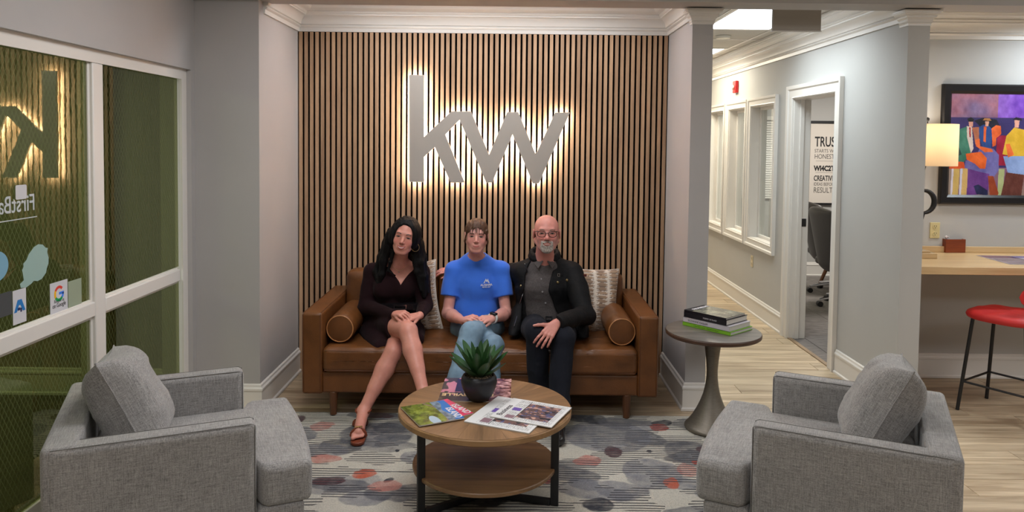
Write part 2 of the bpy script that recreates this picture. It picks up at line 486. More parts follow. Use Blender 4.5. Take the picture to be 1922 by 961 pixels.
b = MB(); b.box((2.46, 5.50, -0.1), (6.0, 9.6, -0.002)); carpet_f = sbuild(b, 'floor', M_CARPET)
tile_me = None
for i in range(3):
    for j in range(8):
        b2 = MB(); b2.box((0.002, 0.002, -0.002), (0.498, 0.498, 0.002))
        if tile_me is None:
            tile_me = bpy.data.meshes.new('carpet_tile'); tile_me.from_pydata(b2.v, [], b2.f); tile_me.materials.append(mat('grey_carpet_tile_pile', rgb(126, 120, 116), 0.95, noise=0.55, nscale=10, nstretch=(1, 7, 1), rnd=0.08, bump=0.4, bscale=300))
        o = bpy.data.objects.new('carpet_tile', tile_me); COL.objects.link(o); o.parent = carpet_f; o.location = (2.60 + i * 0.5, 5.52 + j * 0.5, 0)
M_ENTRYF = mat('dark_entry_carpet', rgb(82, 78, 56), 0.95, noise=0.3, nscale=6, bump=0.2, bscale=200)
b = MB(); b.box((-7.0, 0.0, -0.1), (-2.04, 4.9, 0.0)); sbuild(b, 'floor', M_ENTRYF)

# ------------------------------------------------------------------ ceilings and beam
b = MB(); b.box((-2.1, -3.2, 2.79), (6.0, 4.46, 2.87)); sbuild(b, 'ceiling', M_CEIL)
CZ = 2.68
b = MB(); b.box((-1.7, 4.60, CZ + .012), (6.0, 13.2, CZ + 0.1)); ceil2 = sbuild(b, 'ceiling', M_TILE)
xs = [(1.26, 1.58), (1.59, 2.19), (2.20, 2.44)]
ys = [4.66 + k * 0.61 - 0.17 for k in range(0, 14)]
for xa, xb in xs:
    for yy in ys:
        ya, yb = max(yy, 4.68), yy + 0.595
        if xa == 1.59 and (5.08 < (ya + yb) / 2 < 6.33 or 7.52 < (ya + yb) / 2 < 8.8 or 9.96 < (ya + yb) / 2 < 11.3): continue
        t = MB(); t.box((xa + .006, ya + .006, CZ + .003), (xb - .006, yb - .006, CZ + .013)); t.build('ceiling_tile', M_TILE, ceil2)
t = MB()
for xx in (1.585, 2.195): t.box((xx - .012, 4.68, CZ - .003), (xx + .012, 13.0, CZ + .012))
for yy in ys: t.box((1.26, yy - .02, CZ - .002), (2.44, yy + .004, CZ + .012))
t.build('ceiling_grid', M_TRIM, ceil2)
b = MB(); b.box((-1.7, 4.60, CZ), (1.2, 5.5, CZ + .01)); b.build('niche_ceiling', M_CEIL, ceil2)
b = MB(); b.box((-1.95, 4.44, 2.55), (6.0, 4.66, 2.80)); sbuild(b, 'trim_1', M_WALL)      # header beam across the room

# ------------------------------------------------------------------ walls
b = MB(); b.box((-1.70, 5.352, 0), (1.30, 5.50, CZ)); wall_back = sbuild(b, 'wall_back', M_FELT)
# oak slats, each its own piece
NS = 68; x0, x1 = -1.553, 1.120; pitch = (x1 - x0) / NS
sm = MB(); sm.box((0, 0, 0), (pitch * 0.61, 0.020, 2.475))
me = bpy.data.meshes.new('slat'); me.from_pydata(sm.v, [], sm.f); me.materials.append(M_SLAT)
for i in range(NS):
    o = bpy.data.objects.new('slat', me); COL.objects.link(o); o.parent = wall_back
    o.location = (x0 + pitch * (i + 0.18), 5.3315, 0.002); 
b = MB(); b.box((-1.95, 4.52, 0), (-1.555, 5.50, CZ + .02)); sbuild(b, 'wall_niche_left', M_WALL)
b = MB(); b.box((1.12, 4.64, 0), (1.25, 13.0, CZ + .02)); sbuild(b, 'wall_niche_right', M_WALL)
# corridor wall with door and three windows
CX0, CX1 = 2.45, 2.585
wins = [(6.86, 7.55), (7.72, 8.32), (8.50, 9.12)]
WZ0, WZ1 = 0.74, 2.10
DY0, DY1, DZ = 5.56, 6.43, 2.115
b = MB()
segs = [(4.60, DY0), (DY1, wins[0][0])] + [(wins[0][1], wins[1][0]), (wins[1][1], wins[2][0]), (wins[2][1], 13.0)]
for a, c in segs: b.box((CX0, a, 0), (CX1, c, CZ + .02))
b.box((CX0, DY0, DZ), (CX1, DY1, CZ + .02))
for a, c in wins: b.box((CX0, a, 0), (CX1, c, WZ0)); b.box((CX0, a, WZ1), (CX1, c, CZ + .02))
sbuild(b, 'wall_corridor', M_WALL_WARM)
b = MB(); b.box((1.2, 13.0, 0), (2.6, 13.15, CZ)); sbuild(b, 'wall_corridor_end', M_WALL_WARM)
b = MB(); b.box((2.585, 5.37, 0), (6.0, 5.50, CZ + .02)); sbuild(b, 'wall_desk', M_WALL_WARM)
b = MB(); b.box((2.585, 9.55, 0), (6.0, 9.70, CZ + .02)); sbuild(b, 'wall_office_back', M_WALL_WARM)
b = MB(); b.box((6.0, -3.2, 0), (6.15, 9.7, 2.87)); sbuild(b, 'wall_right', M_WALL)
b = MB(); b.box((-2.1, -3.35, 0), (6.15, -3.2, 2.87)); sbuild(b, 'wall_rear', M_WALL)
# left wall: glazed opening Y -0.6..4.46, z 0.10..2.115
b = MB(); b.box((-2.04, -3.2, 2.115), (-1.95, 4.52, 2.87)); b.box((-2.04, 4.47, 0), (-1.95, 4.53, 2.115)); b.box((-2.04, -3.2, 0), (-1.95, -0.6, 2.115)); b.box((-2.04, -0.6, 0), (-1.95, 4.47, 0.10))
sbuild(b, 'wall_left', M_WALL)
# entry vestibule seen through the tinted glass
M_EPIL = mat('pale_vestibule_trim', rgb(196, 198, 182), 0.7)
M_ENTRY = mat('vestibule_paint', rgb(140, 140, 122), 0.8)
b = MB(); b.box((-7.0, 4.80, 0), (-2.045, 4.95, 2.8)); ewb = sbuild(b, 'wall_entry_back', M_ENTRY)
for xa, xb, ya in ((-2.775, -2.64, 4.70), (-2.23, -2.045, 4.66)):
    b = MB(); b.box((xa, ya, 0), (xb, 4.80, 2.8)); b.build('pilaster', M_EPIL, ewb)
b = MB(); b.box((-7.1, -1.0, 0), (-7.0, 4.95, 2.8)); b.box((-7.0, -1.0, 0), (-2.045, -0.9, 2.8)); b.box((-7.0, -1.0, 2.8), (-2.045, 4.95, 2.9)); sbuild(b, 'wall_entry', M_ENTRY)
b = MB(); b.box((-7.0, 0.0, -0.12), (-2.045, 4.95, -0.1)); sbuild(b, 'floor', M_ENTRYF)

# ------------------------------------------------------------------ mouldings
BASE = [(0, 0), (0.026, 0), (0.026, 0.014), (0.017, 0.022), (0.016, 0.135), (0.020, 0.138), (0.020, 0.150), (0.012, 0.160), (0.010, 0.172), (0.003, 0.178), (0, 0.178)]
CROWN = [(0, 0), (0.012, 0), (0.013, 0.026), (0.020, 0.030), (0.026, 0.036), (0.020, 0.043), (0.018, 0.048), (0.030, 0.052), (0.032, 0.066), (0.040, 0.084), (0.056, 0.100), (0.074, 0.108), (0.078, 0.108), (0.078, 0.116), (0.086, 0.120), (0.092, 0.128), (0.088, 0.134), (0.098, 0.138), (0.112, 0.142), (0.128, 0.152), (0.136, 0.166), (0.146, 0.168), (0.146, 0.176), (0.156, 0.180), (0.156, 0.200), (0, 0.200)]
def floor_mold(name, path, prof=BASE, z=0.0, m=None, closed=False):
    b = MB(); b.sweep2d(path, prof, lambda u, v, w: (u, v, z + w), closed); return sbuild(b, name, m or M_TRIM, angle=25)
floor_mold('baseboard_left', [(-1.555, 5.33), (-1.555, 4.52), (-1.95, 4.52)])
floor_mold('baseboard_niche', [(1.25, 12.9), (1.25, 4.64), (1.12, 4.64), (1.12, 5.33)])
floor_mold('baseboard_corridor', [(CX1, 5.37), (CX1, 4.60), (CX0, 4.60), (CX0, 5.45)])
floor_mold('baseboard_corridor_far', [(CX0, 6.55), (CX0, 12.9)])
floor_mold('baseboard_right', [(5.98, 5.37), (CX1, 5.37)])
floor_mold('baseboard_office', [(5.9, 9.55), (CX1, 9.55)])
floor_mold('baseboard_entry', [(-2.23, 4.80), (-2.64, 4.80)], m=M_EPIL); floor_mold('baseboard_entry_far', [(-2.775, 4.80), (-6.9, 4.80)], m=M_EPIL)
cz = CZ - 0.20
floor_mold('trim_2', [(1.12, 4.64), (1.12, 5.35), (-1.555, 5.35), (-1.555, 4.60)], [(a, w) for a, w in CROWN], cz)
floor_mold('trim_3', [(1.25, 12.9), (1.25, 4.64), (1.12, 4.64), (1.12, 4.70)], [(a * 0.32, w * .46) for a, w in CROWN], cz - 0.030)
floor_mold('trim_4', [(CX0, 4.60), (CX0, 12.9)], CROWN, cz)
floor_mold('trim_5', [(CX1 , 4.75), (CX1, 4.60), (CX0, 4.60), (CX0, 4.70)], [(a * 0.32, w * .46) for a, w in CROWN], cz - 0.030)
floor_mold('trim_6', [(5.98, 5.37), (CX1, 5.37), (CX1, 4.66)], CROWN, cz)

CAS = [(0, 0.001), (0, 0.016), (0.008, 0.022), (0.020, 0.018), (0.070, 0.020), (0.082, 0.030), (0.100, 0.034), (0.112, 0.034), (0.112, 0.001)]
# ---- door opening to the office
b = MB()
b.sweep2d([(DY0 + .012, 0), (DY0 + .012, DZ - .012), (DY1 - .012, DZ - .012), (DY1 - .012, 0)], CAS, lambda u, v, w: (CX0 - w, u, v))
door = sbuild(b, 'door_1', M_TRIM, angle=25)
b = MB(); b.box((CX0 - .002, DY0 - .001, 0), (CX1 + .01, DY0 + .02, DZ)); b.box((CX0 - .002, DY1 - .02, 0), (CX1 + .01, DY1 + .001, DZ)); b.box((CX0 - .002, DY0, DZ - .02), (CX1 + .01, DY1, DZ + .001))
b.box((CX0 + .05, DY1 - .033, 0), (CX0 + .085, DY1 - .018, DZ - .02)); b.box((CX0 + .05, DY0 + .018, 0), (CX0 + .085, DY0 + .033, DZ - .02))
b.build('door_jamb', M_TRIM, door, bevel=0.002)
b = MB(); b.box((CX0 + .088, DY1 - .024, 0.99), (CX0 + .128, DY1 - .0185, 1.06)); b.box((CX0 + .10, DY1 - .030, 1.01), (CX0 + .118, DY1 - .022, 1.04)); b.build('strike_plate', M_BLACK, door, bevel=0.003)
b = MB(); b.box((CX0 - .005, DY0, -0.001), (CX0 + .03, DY1, 0.006)); b.build('threshold', wood('threshold_wood', rgb(120, 98, 74), rgb(160, 135, 105), axis='Y'), door, bevel=0.002)
# ---- corridor windows
def glass(name, tint, spec_tint=(1, 1, 1), rough=0.0, base=0.04, wire=False):
    m = bpy.data.materials.new(name); m.use_nodes = True
    nt = m.node_tree; N = nt.nodes; L = nt.links; N.remove(N['Principled BSDF']); out = N['Material Output']
    tr = N.new('ShaderNodeBsdfTransparent'); tr.inputs[0].default_value = (*tint, 1)
    gl = N.new('ShaderNodeBsdfGlossy'); gl.inputs['Color'].default_value = (*spec_tint, 1); gl.inputs['Roughness'].default_value = rough
    fr = N.new('ShaderNodeFresnel'); fr.inputs['IOR'].default_value = 1.5
    mu = N.new('ShaderNodeMath'); mu.operation = 'MULTIPLY_ADD'; mu.inputs[1].default_value = 1.5; mu.inputs[2].default_value = base
    L.new(fr.outputs[0], mu.inputs[0])
    ge = N.new('ShaderNodeNewGeometry'); fb = N.new('ShaderNodeMath'); fb.operation = 'SUBTRACT'; fb.inputs[0].default_value = 1.0; L.new(ge.outputs['Backfacing'], fb.inputs[1])
    m9 = N.new('ShaderNodeMath'); m9.operation = 'MULTIPLY'; L.new(mu.outputs[0], m9.inputs[0]); L.new(fb.outputs[0], m9.inputs[1]); mu = m9      # only the outer face of the sheet mirrors
    mx = N.new('ShaderNodeMixShader'); L.new(mu.outputs[0], mx.inputs[0]); L.new(tr.outputs[0], mx.inputs[1]); L.new(gl.outputs[0], mx.inputs[2])
    last = mx
    if wire:     # fine diamond wire lattice laid in the pane: two sets of slanting lines
        tc = N.new('ShaderNodeTexCoord'); sx = N.new('ShaderNodeSeparateXYZ'); L.new(tc.outputs['Object'], sx.inputs[0])
        fac = []
        for sg in (1, -1):
            a = N.new('ShaderNodeMath'); a.operation = 'MULTIPLY_ADD'; a.inputs[1].default_value = 1.75 * sg
            L.new(sx.outputs['Y'], a.inputs[0]); L.new(sx.outputs['Z'], a.inputs[2])
            s = N.new('ShaderNodeMath'); s.operation = 'MULTIPLY'; s.inputs[1].default_value = 22.0; L.new(a.outputs[0], s.inputs[0])
            f = N.new('ShaderNodeMath'); f.operation = 'FRACT'; L.new(s.outputs[0], f.inputs[0])
            c = N.new('ShaderNodeMath'); c.operation = 'LESS_THAN'; c.inputs[1].default_value = 0.075; L.new(f.outputs[0], c.inputs[0]); fac.append(c)
        mxx = N.new('ShaderNodeMath'); mxx.operation = 'MAXIMUM'; L.new(fac[0].outputs[0], mxx.inputs[0]); L.new(fac[1].outputs[0], mxx.inputs[1])
        k = N.new('ShaderNodeMath'); k.operation = 'MULTIPLY'; k.inputs[1].default_value = 0.42; L.new(mxx.outputs[0], k.inputs[0])
        w = N.new('ShaderNodeBsdfDiffuse'); w.inputs[0].default_value = (*rgb(140, 150, 104), 1)
        m2 = N.new('ShaderNodeMixShader'); L.new(k.outputs[0], m2.inputs[0]); L.new(mx.outputs[0], m2.inputs[1]); L.new(w.outputs[0], m2.inputs[2]); last = m2
        nz = N.new('ShaderNodeTexNoise'); nz.inputs['Scale'].default_value = 14; L.new(tc.outputs['Object'], nz.inputs['Vector'])
        bp = N.new('ShaderNodeBump'); bp.inputs['Strength'].default_value = 0.008; bp.inputs['Distance'].default_value = 0.01
        L.new(nz.outputs['Fac'], bp.inputs['Height']); L.new(bp.outputs[0], gl.inputs['Normal'])
    L.new(last.outputs[0], out.inputs[0])
    return m
M_GLASS = glass('clear_glass', (0.93, 0.96, 0.94))
M_TINT = glass('olive_tinted_wired_glass', (0.50, 0.52, 0.34), (0.80, 0.82, 0.62), 0.012, 0.045, wire=True)
for i, (a, c) in enumerate(wins):
    b = MB(); b.sweep2d([(a + .012, WZ0 + .012), (a + .012, WZ1 - .012), (c - .012, WZ1 - .012), (c - .012, WZ0 + .012)], [(o_ * .72, w) for o_, w in CAS], lambda u, v, w: (CX0 - w, u, v), closed=True)
    w_ = sbuild(b, 'window_%d' % (i + 2), M_TRIM, angle=25)
    b = MB(); b.sweep2d([(a - .001, WZ0 - .001), (a - .001, WZ1 + .001), (c + .001, WZ1 + .001), (c + .001, WZ0 - .001)], [(-.02, 0), (0, 0), (0, CX1 - CX0 + .02), (-.02, CX1 - CX0 + .02)], lambda u, v, w: (CX0 - .005 + w, u, v), closed=True)
    b.build('window_jamb', M_TRIM, w_)
    b = MB(); b.sweep2d([(a + .019, WZ0 + .019), (a + .019, WZ1 - .019), (c - .019, WZ1 - .019), (c - .019, WZ0 + .019)], [(-.028, 0), (0, 0), (0, .03), (-.028, .03)], lambda u, v, w: (CX0 + .075 + w, u, v), closed=True)
    b.build('window_sash', M_TRIM, w_, bevel=0.003)
    b = MB(); b.box((CX0 + .088, a + .03, WZ0 + .03), (CX0 + .092, c - .03, WZ1 - .03)); b.build('window_pane', M_GLASS, w_)

# ---- big glazed partition on the left (window_1)
GX = -1.99
b = MB()
FR = [(0, 0), (-.062, 0), (-.062, .012), (-.048, .020), (-.048, .034), (-.035, .034), (-.035, .055), (0, .055)]   # stepped frame section
b.sweep2d([(-0.6, 0.10), (-0.6, 2.115), (4.47, 2.115), (4.47, 0.10)], [(a, w) for a, w in FR], lambda u, v, w: (GX + .012 - w, u, v), closed=True)
win1 = sbuild(b, 'window_1', M_TRIM, angle=25)
def bar(lo, hi): 
    q = MB(); q.box((GX - .035, lo[0], lo[1]), (GX + .012, hi[0], hi[1])); return q
ml = [3.52, 2.58 - 0.9, 0.75]
for yy in ml:
    q = bar((yy - .045, 0.15), (yy + .045, 2.0525)); q.build('mullion', M_TRIM, win1, bevel=0.006)
    q = MB(); q.box((GX - .02, yy - .058, .15), (GX - .004, yy + .058, 2.07)); q.build('glazing_bead', M_TRIM, win1, bevel=0.003)
edges = [-0.55, 0.75, 1.68, 3.52, 4.42]
for a, c in zip(edges[:-1], edges[1:]):
    q = MB(); q.box((GX - .034, a + .044, .846), (GX + .011, c - .044, .918)); q.build('transom', M_TRIM, win1, bevel=0.006)
    q = MB(); q.box((GX - .02, a + .05, .834), (GX - .004, c - .05, .927)); q.build('glazing_bead', M_TRIM, win1, bevel=0.003)
    for z0_, z1_ in ((0.14, 0.86), (0.93, 2.08)):
        q = MB(); q.box((GX - .016, a + .02, z0_), (GX - .012, c - .02, z1_)); q.build('window_pane', M_TINT, win1)

# ------------------------------------------------------------------ backlit letters on the slats
kw = [(548,338),(614,338),(614,618),(738,502),(826,502),(908,697),(990,505),(1040,505),(1119,697),(1207,507),(1273,507),(1133,827),(1105,827),(1014,607),(922,824),(895,824),(775,540),(710,607),(798,824),(735,824),(663,663),(614,708),(614,822),(548,820)]
pts = [W(540 + x * .4162, y_ * .4162, 5.275) for x, y_ in kw]
# square the letter up in its own plane
poly = [(p.x, p.z) for p in pts]
sign = thing('wall_sign', 'large grey backlit lower-case kw letters glowing on the oak slat wall', 'sign', (0, 5.275, 0))
def zprism(poly, ya, yb, ins=0.0):
    q = MB(); P = [Vector(p) for p in poly]; n = len(P); out = []
    for i in range(n):
        d1 = (P[i] - P[i - 1]).normalized(); d2 = (P[(i + 1) % n] - P[i]).normalized()
        n1 = Vector((d1.y, -d1.x)); n2 = Vector((d2.y, -d2.x)); m_ = n1 + n2
        m_ = m_ / max(0.5, m_.dot(n1)) if m_.length > 1e-5 else n1
        out.append(P[i] + m_ * ins)
    q.prism([(p.x, p.y) for p in out], ya, yb, Matrix(((1, 0, 0, 0), (0, 0, 1, 0), (0, 1, 0, 0), (0, 0, 0, 1))))
    return q
M_LETTER = mat('brushed_grey_letter', rgb(176, 169, 160), 0.45, metal=0.0, noise=0.04, nscale=3)
o = zprism(poly, 0, 0.020).build('letter_face', M_LETTER, sign, smooth=False)
area = sum(poly[i - 1][0] * poly[i][1] - poly[i][0] * poly[i - 1][1] for i in range(len(poly))) / 2
ins = 0.010 if area > 0 else -0.010
M_LED = mat('warm_white_led', (1, 1, 1), emit=(1.0, 0.93, 0.83), estr=75.0)
o = zprism(poly, 0.0205, 0.026, -ins).build('led_strip', M_LED, sign, smooth=False)
for (ux, uz) in ((poly[0][0] + .09, poly[0][1] - .2), (poly[0][0] + .09, poly[-1][1] + .12), (poly[5][0], poly[15][1] + .12), (poly[11][0] - .02, poly[11][1] + .12)):
    q = MB(); q.cyl((ux, 0.026, uz), (ux, 0.0565, uz), 0.006, n=12); q.build('standoff', M_CHROME, sign)
# ------------------------------------------------------------------ sofa
M_LEATHER = mat('cognac_leather', rgb(108, 66, 32), 0.36, noise=0.35, nscale=7, bump=0.10, bscale=120, spec=0.5)
M_SEAM = mat('dark_leather_piping', rgb(96, 56, 28), 0.45)
M_WALNUT = wood('walnut_leg', rgb(72, 44, 26), rgb(112, 72, 44), 0.4, axis='Z')
SX0, SX1, SY0, SY1 = -1.268, 0.905, 4.42, 5.29
sofa = thing('sofa', 'brown leather three seat sofa with bolsters against the oak slat wall', 'sofa', ((SX0 + SX1) / 2, 4.86, 0))
def local(o): return Matrix.Translation(-Vector(o.location))
so = Vector((-(SX0 + SX1) / 2, -4.86, 0))
def sb(): return MB()
def L_(p): return (p[0] + so.x, p[1] + so.y, p[2])
b = sb(); b.box(L_((SX0 + .12, SY0 + .012, .155)), L_((SX1 - .12, SY1, .285))); b.build('frame', M_LEATHER, sofa, bevel=0.012, seg=3)
for sx in (0, 1):
    xa = SX0 if sx == 0 else SX1 - .125
    b = sb()
    # arm side profile in YZ: flat front, top sloping a touch
    pr = [(SY0, .150), (SY1 - .02, .150), (SY1 - .02, .655), (SY0, .650)]
    b.add([L_((xa, y_, z_)) for y_, z_ in pr] + [L_((xa + .125, y_, z_)) for y_, z_ in pr], [(0, 1, 2, 3), (7, 6, 5, 4), (0, 4, 5, 1), (1, 5, 6, 2), (2, 6, 7, 3), (3, 7, 4, 0)])
    a = b.build('arm', M_LEATHER, sofa, bevel=0.016, seg=3)
    b = sb(); xi = xa + (.125 if sx == 0 else 0)
    for xx in (xa + .010, xa + .115):
        b.tube([L_((xx, SY0 - .001, .165)), L_((xx, SY0 - .001, .642)), L_((xx, SY0 + .006, .650)), L_((xx, SY1 - .05, .655))], 0.0022, 6)
    b.build('seam', M_SEAM, a)
b = sb(); b.box(L_((SX0 + .12, SY1 - .13, .20)), L_((SX1 - .12, SY1, .745))); b.build('back_frame', M_LEATHER, sofa, bevel=0.03, seg=3)
bw = (SX1 - SX0 - .25) / 3
for i in range(3):
    V, F = puffy(bw - .004, .17, .40, 20, 0.0, 0.05)
    h = V[:, 2] / .2; V[:, 1] += -0.02 * (1 - h ** 2) * np.sign(-V[:, 1]) * -1 * (V[:, 1] < 0)
    V[:, 1] -= (V[:, 1] < 0) * 0.022 * (1 - (V[:, 0] / (bw / 2)) ** 2) * (1 - h ** 2)
    V[:, 1] += V[:, 2] * 0.16
    V[:, 2] += noise2(V[:, 0] * 1.0 + i * 7 + 5, V[:, 1] + 5, 7, 3) * 0.012
    c = L_((SX0 + .125 + bw * (i + .5), 5.085, .60)); V += np.array(c)
    np_mesh('back_cushion', V, F, M_LEATHER, sofa)
# bench cushion with tuft pinches and sitting dips
cw = SX1 - SX0 - .25
V, F = puffy(cw, .74, .165, 90, 0.10, 0.038)
X = V[:, 0] + (SX0 + SX1) / 2; top = (V[:, 2] > 0); fr = (V[:, 1] < -.30)
for cx, cy_, rr, dd in ((-.76, .0, .24, .035), (-.30, .0, .22, .03), (.17, .0, .24, .035)):
    V[:, 2] -= top * dd * np.exp(-(((X - cx) / rr) ** 2 + ((V[:, 1] + .02) / .25) ** 2))
for cx in (-.82, -.38, .08, .47):
    g = np.exp(-((X - cx) / .012) ** 2)
    V[:, 2] -= top * (V[:, 1] > -.36) * g * .010
    V[:, 1] += fr * g * .006 * (V[:, 2] > -.02)
V[:, 2] += top * (noise2(X * 1.0 + 9, V[:, 1] * 2.2 + 9, 9, 5) - .5) * .012
V[:, 1] += fr * (noise2(X + 9, V[:, 2] * 2 + 9, 6, 6) - .5) * .010
V += np.array(L_(((SX0 + SX1) / 2, 4.78, .362)))
cush = np_mesh('seat_cushion', V, F, M_LEATHER, sofa)
b = sb()
for zz in (.300, .422): b.tube([L_((SX0 + .14, SY0 - .006, zz)), L_((SX1 - .14, SY0 - .006, zz))], 0.0026, 6)
b.build('piping', M_SEAM, cush)
for xx in (SX0 + .185, SX1 - .185):
    for yy in (4.46, 5.18):
        b = sb(); b.cyl(L_((xx, yy, 0.0012 if yy > 4.5 else 0.0125)), L_((xx, yy, .16)), .020, .029, 24); b.build('leg', M_WALNUT, sofa, bevel=.003)
for name_, xx, lab in (('l', SX0 + .125 + .088, 'brown leather bolster cushion lying against the left sofa arm'), ('r', SX1 - .125 - .088, 'brown leather bolster cushion lying against the right sofa arm')):
    t = thing('bolster_cushion', lab, 'cushion', (xx, 4.75, .535 - .002), 0, 'leather bolsters')
    pr = [(0.0, -.245), (.05, -.247), (.080, -.243), (.0875, -.232), (.088, -.1), (.0885, 0), (.088, .1), (.087, .19), (.082, .2), (.05, .205), (0.0, .205)]
    b = MB(); b.lathe(pr, 40, Matrix.Rotation(-PI / 2, 4, 'X'), cap=False); b.build('bolster_cover', M_LEATHER, t)
    b = MB(); b.tube([(.081 * math.cos(a), -.243, .081 * math.sin(a)) for a in np.linspace(0, 2 * PI, 40, endpoint=False)], .0035, 6, closed=True)
    b.build('piping', mat('tan_piping', rgb(178, 122, 74), .45), t)

# patterned scatter pillows on the sofa
M_PATT = mat('printed_pillow_cloth', (1, 1, 1), .9, vcol='Col', sheen=.2, bump=.25, bscale=300)
def patt(uv, seed, ncol=5):
    u, v = uv[:, 0], uv[:, 1]; c = np.tile(np.array([.86, .82, .77]), (len(u), 1))
    fu = (u * ncol) % 1 - .5; k = np.floor(u * ncol)
    fv = (v * 17 + .5 * (k % 2) + .25 * noise2(u * 3, v * 3, 6, seed)) % 1
    m = (np.abs(fu) < .46 * (1 - np.abs(fv - .35) * 1.55)) & (np.abs(fv - .35) < .42)
    tone = noise2(u + 2, v + 2, 7, seed + 1)[:, None]
    a = np.array([.52, .44, .38]) * (1 - tone) + np.array([.72, .60, .48]) * tone
    c[m] = a[m]
    e = ((fv > .85)) & (np.abs(fu) < .40); c[e] = np.array([.40, .33, .30])
    l = np.where(c <= .04045, c / 12.92, ((c + .055) / 1.055) ** 2.4)
    return l
def scatter(name, label, w, h, t_, M, m, cols=None, n=26, group=None, seed=1, cat='pillow', pipe=None):
    V, F, uv = pillow_mesh(w, h, t_, n, seed=seed)
    o = np_mesh(name, V, F, m, None, col=cols(uv) if cols else None)
    o.matrix_world = M; tag(o, label, cat, group)
    s = np.linspace(-1, 1, 12); pts = []
    for a in s[:-1]: pts.append((a, -1))
    for a in s[:-1]: pts.append((1, a))
    for a in s[:-1]: pts.append((-a, 1))
    for a in s[:-1]: pts.append((-1, -a))
    P = [((a * w / 2) * (1 - .10 * (1 - b_ * b_) * abs(a) ** 3), 0, (b_ * h / 2) * (1 - .10 * (1 - a * a) * abs(b_) ** 3)) for a, b_ in pts]
    q = MB(); q.tube(P, .0028, 6, closed=True); q.build('piping', pipe or m, o)
    return o
def PM(loc, rx=0, ry=0, rz=0): return Matrix.Translation(loc) @ Matrix.Rotation(R(rz), 4, 'Z') @ Matrix.Rotation(R(ry), 4, 'Y') @ Matrix.Rotation(R(rx), 4, 'X')
M_CREAM = mat('cream_piping', rgb(205, 196, 184), .9)
scatter('scatter_pillow', 'cream and brown patterned pillow behind the woman in the dark dress', .49, .48, .13, PM((-.725, 4.965, .625), -12, -8, 0), M_PATT, lambda uv: patt(uv, 3), 90, 'patterned sofa pillows', 1, pipe=M_CREAM)
scatter('scatter_pillow', 'cream and brown patterned pillow beside the man in the black jacket', .50, .48, .15, PM((.50, 4.945, .625), -14, 6, 14), M_PATT, lambda uv: patt(uv, 8), 90, 'patterned sofa pillows', 2, pipe=M_CREAM)

# ------------------------------------------------------------------ armchairs
M_LINEN = linen('grey_linen_upholstery', rgb(110, 108, 107), rgb(170, 167, 164))
M_LINEN_SEAM = mat('dark_grey_thread', rgb(96, 93, 89), .9)
def armchair(label, loc, rz):
    t = thing('armchair', label, 'armchair', loc, rz, 'grey linen armchairs')
    ox, oy = -.3475, -.3925      # corner A of the footprint
    W_, D_, T_ = .785, .695, .094
    b = MB(); b.box((ox + .02, oy + .02, .115), (ox + .70, oy + W_ - .02, .285)); b.box((ox + D_ + .004, oy + .003, .105), (ox + .872, oy + W_ - .003, .284)); b.build('seat_base', M_LINEN, t, bevel=.015, seg=3)
    for k in (0, 1):
        y0 = oy if k == 0 else oy + W_ - T_
        b = MB(); b.box((ox + .004, y0, .105), (ox + D_, y0 + T_, .622)); a = b.build('arm', M_LINEN, t, bevel=.028, seg=5)
        b = MB()
        for yy in (y0 + .008, y0 + T_ - .008): b.tube([(ox + D_ - .006, yy, .13), (ox + D_ - .006, yy, .612), (ox + D_ - .02, yy, .6175), (ox + .02, yy, .6175)], .0016, 5)
        b.build('seam', M_LINEN_SEAM, a)
    b = MB(); b.box((ox - .012, oy + .004, .105), (ox + .105, oy + W_ - .004, .628)); b.build('backrest', M_LINEN, t, bevel=.022, seg=4)
    # T shaped seat cushion
    n = 40
    V, F = puffy(1, 1, .165, n, 0.22, .03)
    xx = V[:, 0] + .5; yy = V[:, 1]
    X = ox + .10 + xx * .80
    full = np.clip((X - (ox + D_ + .004)) / .02, 0, 1)
    hw = (W_ / 2 - T_ - .003) * (1 - full) + (W_ / 2 + .002) * full
    Y = yy * 2 * hw
    X = X + (xx > .9) * .018 * (1 - (2 * yy) ** 2)
    Vn = np.stack([X, Y, V[:, 2] + .365], -1)
    c = np_mesh('seat_cushion', Vn, F, M_LINEN, t)
    for lx in (ox + .07, ox + .74):
        for ly in (oy + .07, oy + W_ - .07):
            b = MB(); b.cyl((lx, ly, .0125), (lx, ly, .12), .014, .022, 16); b.build('leg', M_WALNUT, t)
    return t
acl = armchair('grey linen armchair at left in front of the glazed partition', (-1.436, 2.969, 0), math.atan2(.404, .915))
acr = armchair('grey linen armchair at right in front of the desk and corridor', (1.416, 2.989, 0), math.atan2(.436, -.9))
def onchair(ch, lx, ly, z, rz, rx, ry=0):
    ch_m = Matrix.Translation(ch.location) @ Matrix.Rotation(ch.rotation_euler.z, 4, 'Z')
    return ch_m @ Matrix.Translation((lx, ly, z)) @ Matrix.Rotation(R(rz), 4, 'Z') @ Matrix.Rotation(R(rx), 4, 'X') @ Matrix.Rotation(R(ry), 4, 'Y')
scatter('scatter_pillow', 'grey linen pillow resting on the left armchair', .46, .42, .23, onchair(acl, -.105, .02, .640, 90, -26, 7), M_LINEN, None, 26, 'grey armchair pillows', 4, pipe=M_LINEN)
scatter('scatter_pillow', 'grey linen pillow resting on the right armchair', .46, .42, .23, onchair(acr, -.105, -.02, .640, 90, -26, -7), M_LINEN, None, 26, 'grey armchair pillows', 6, pipe=M_LINEN)

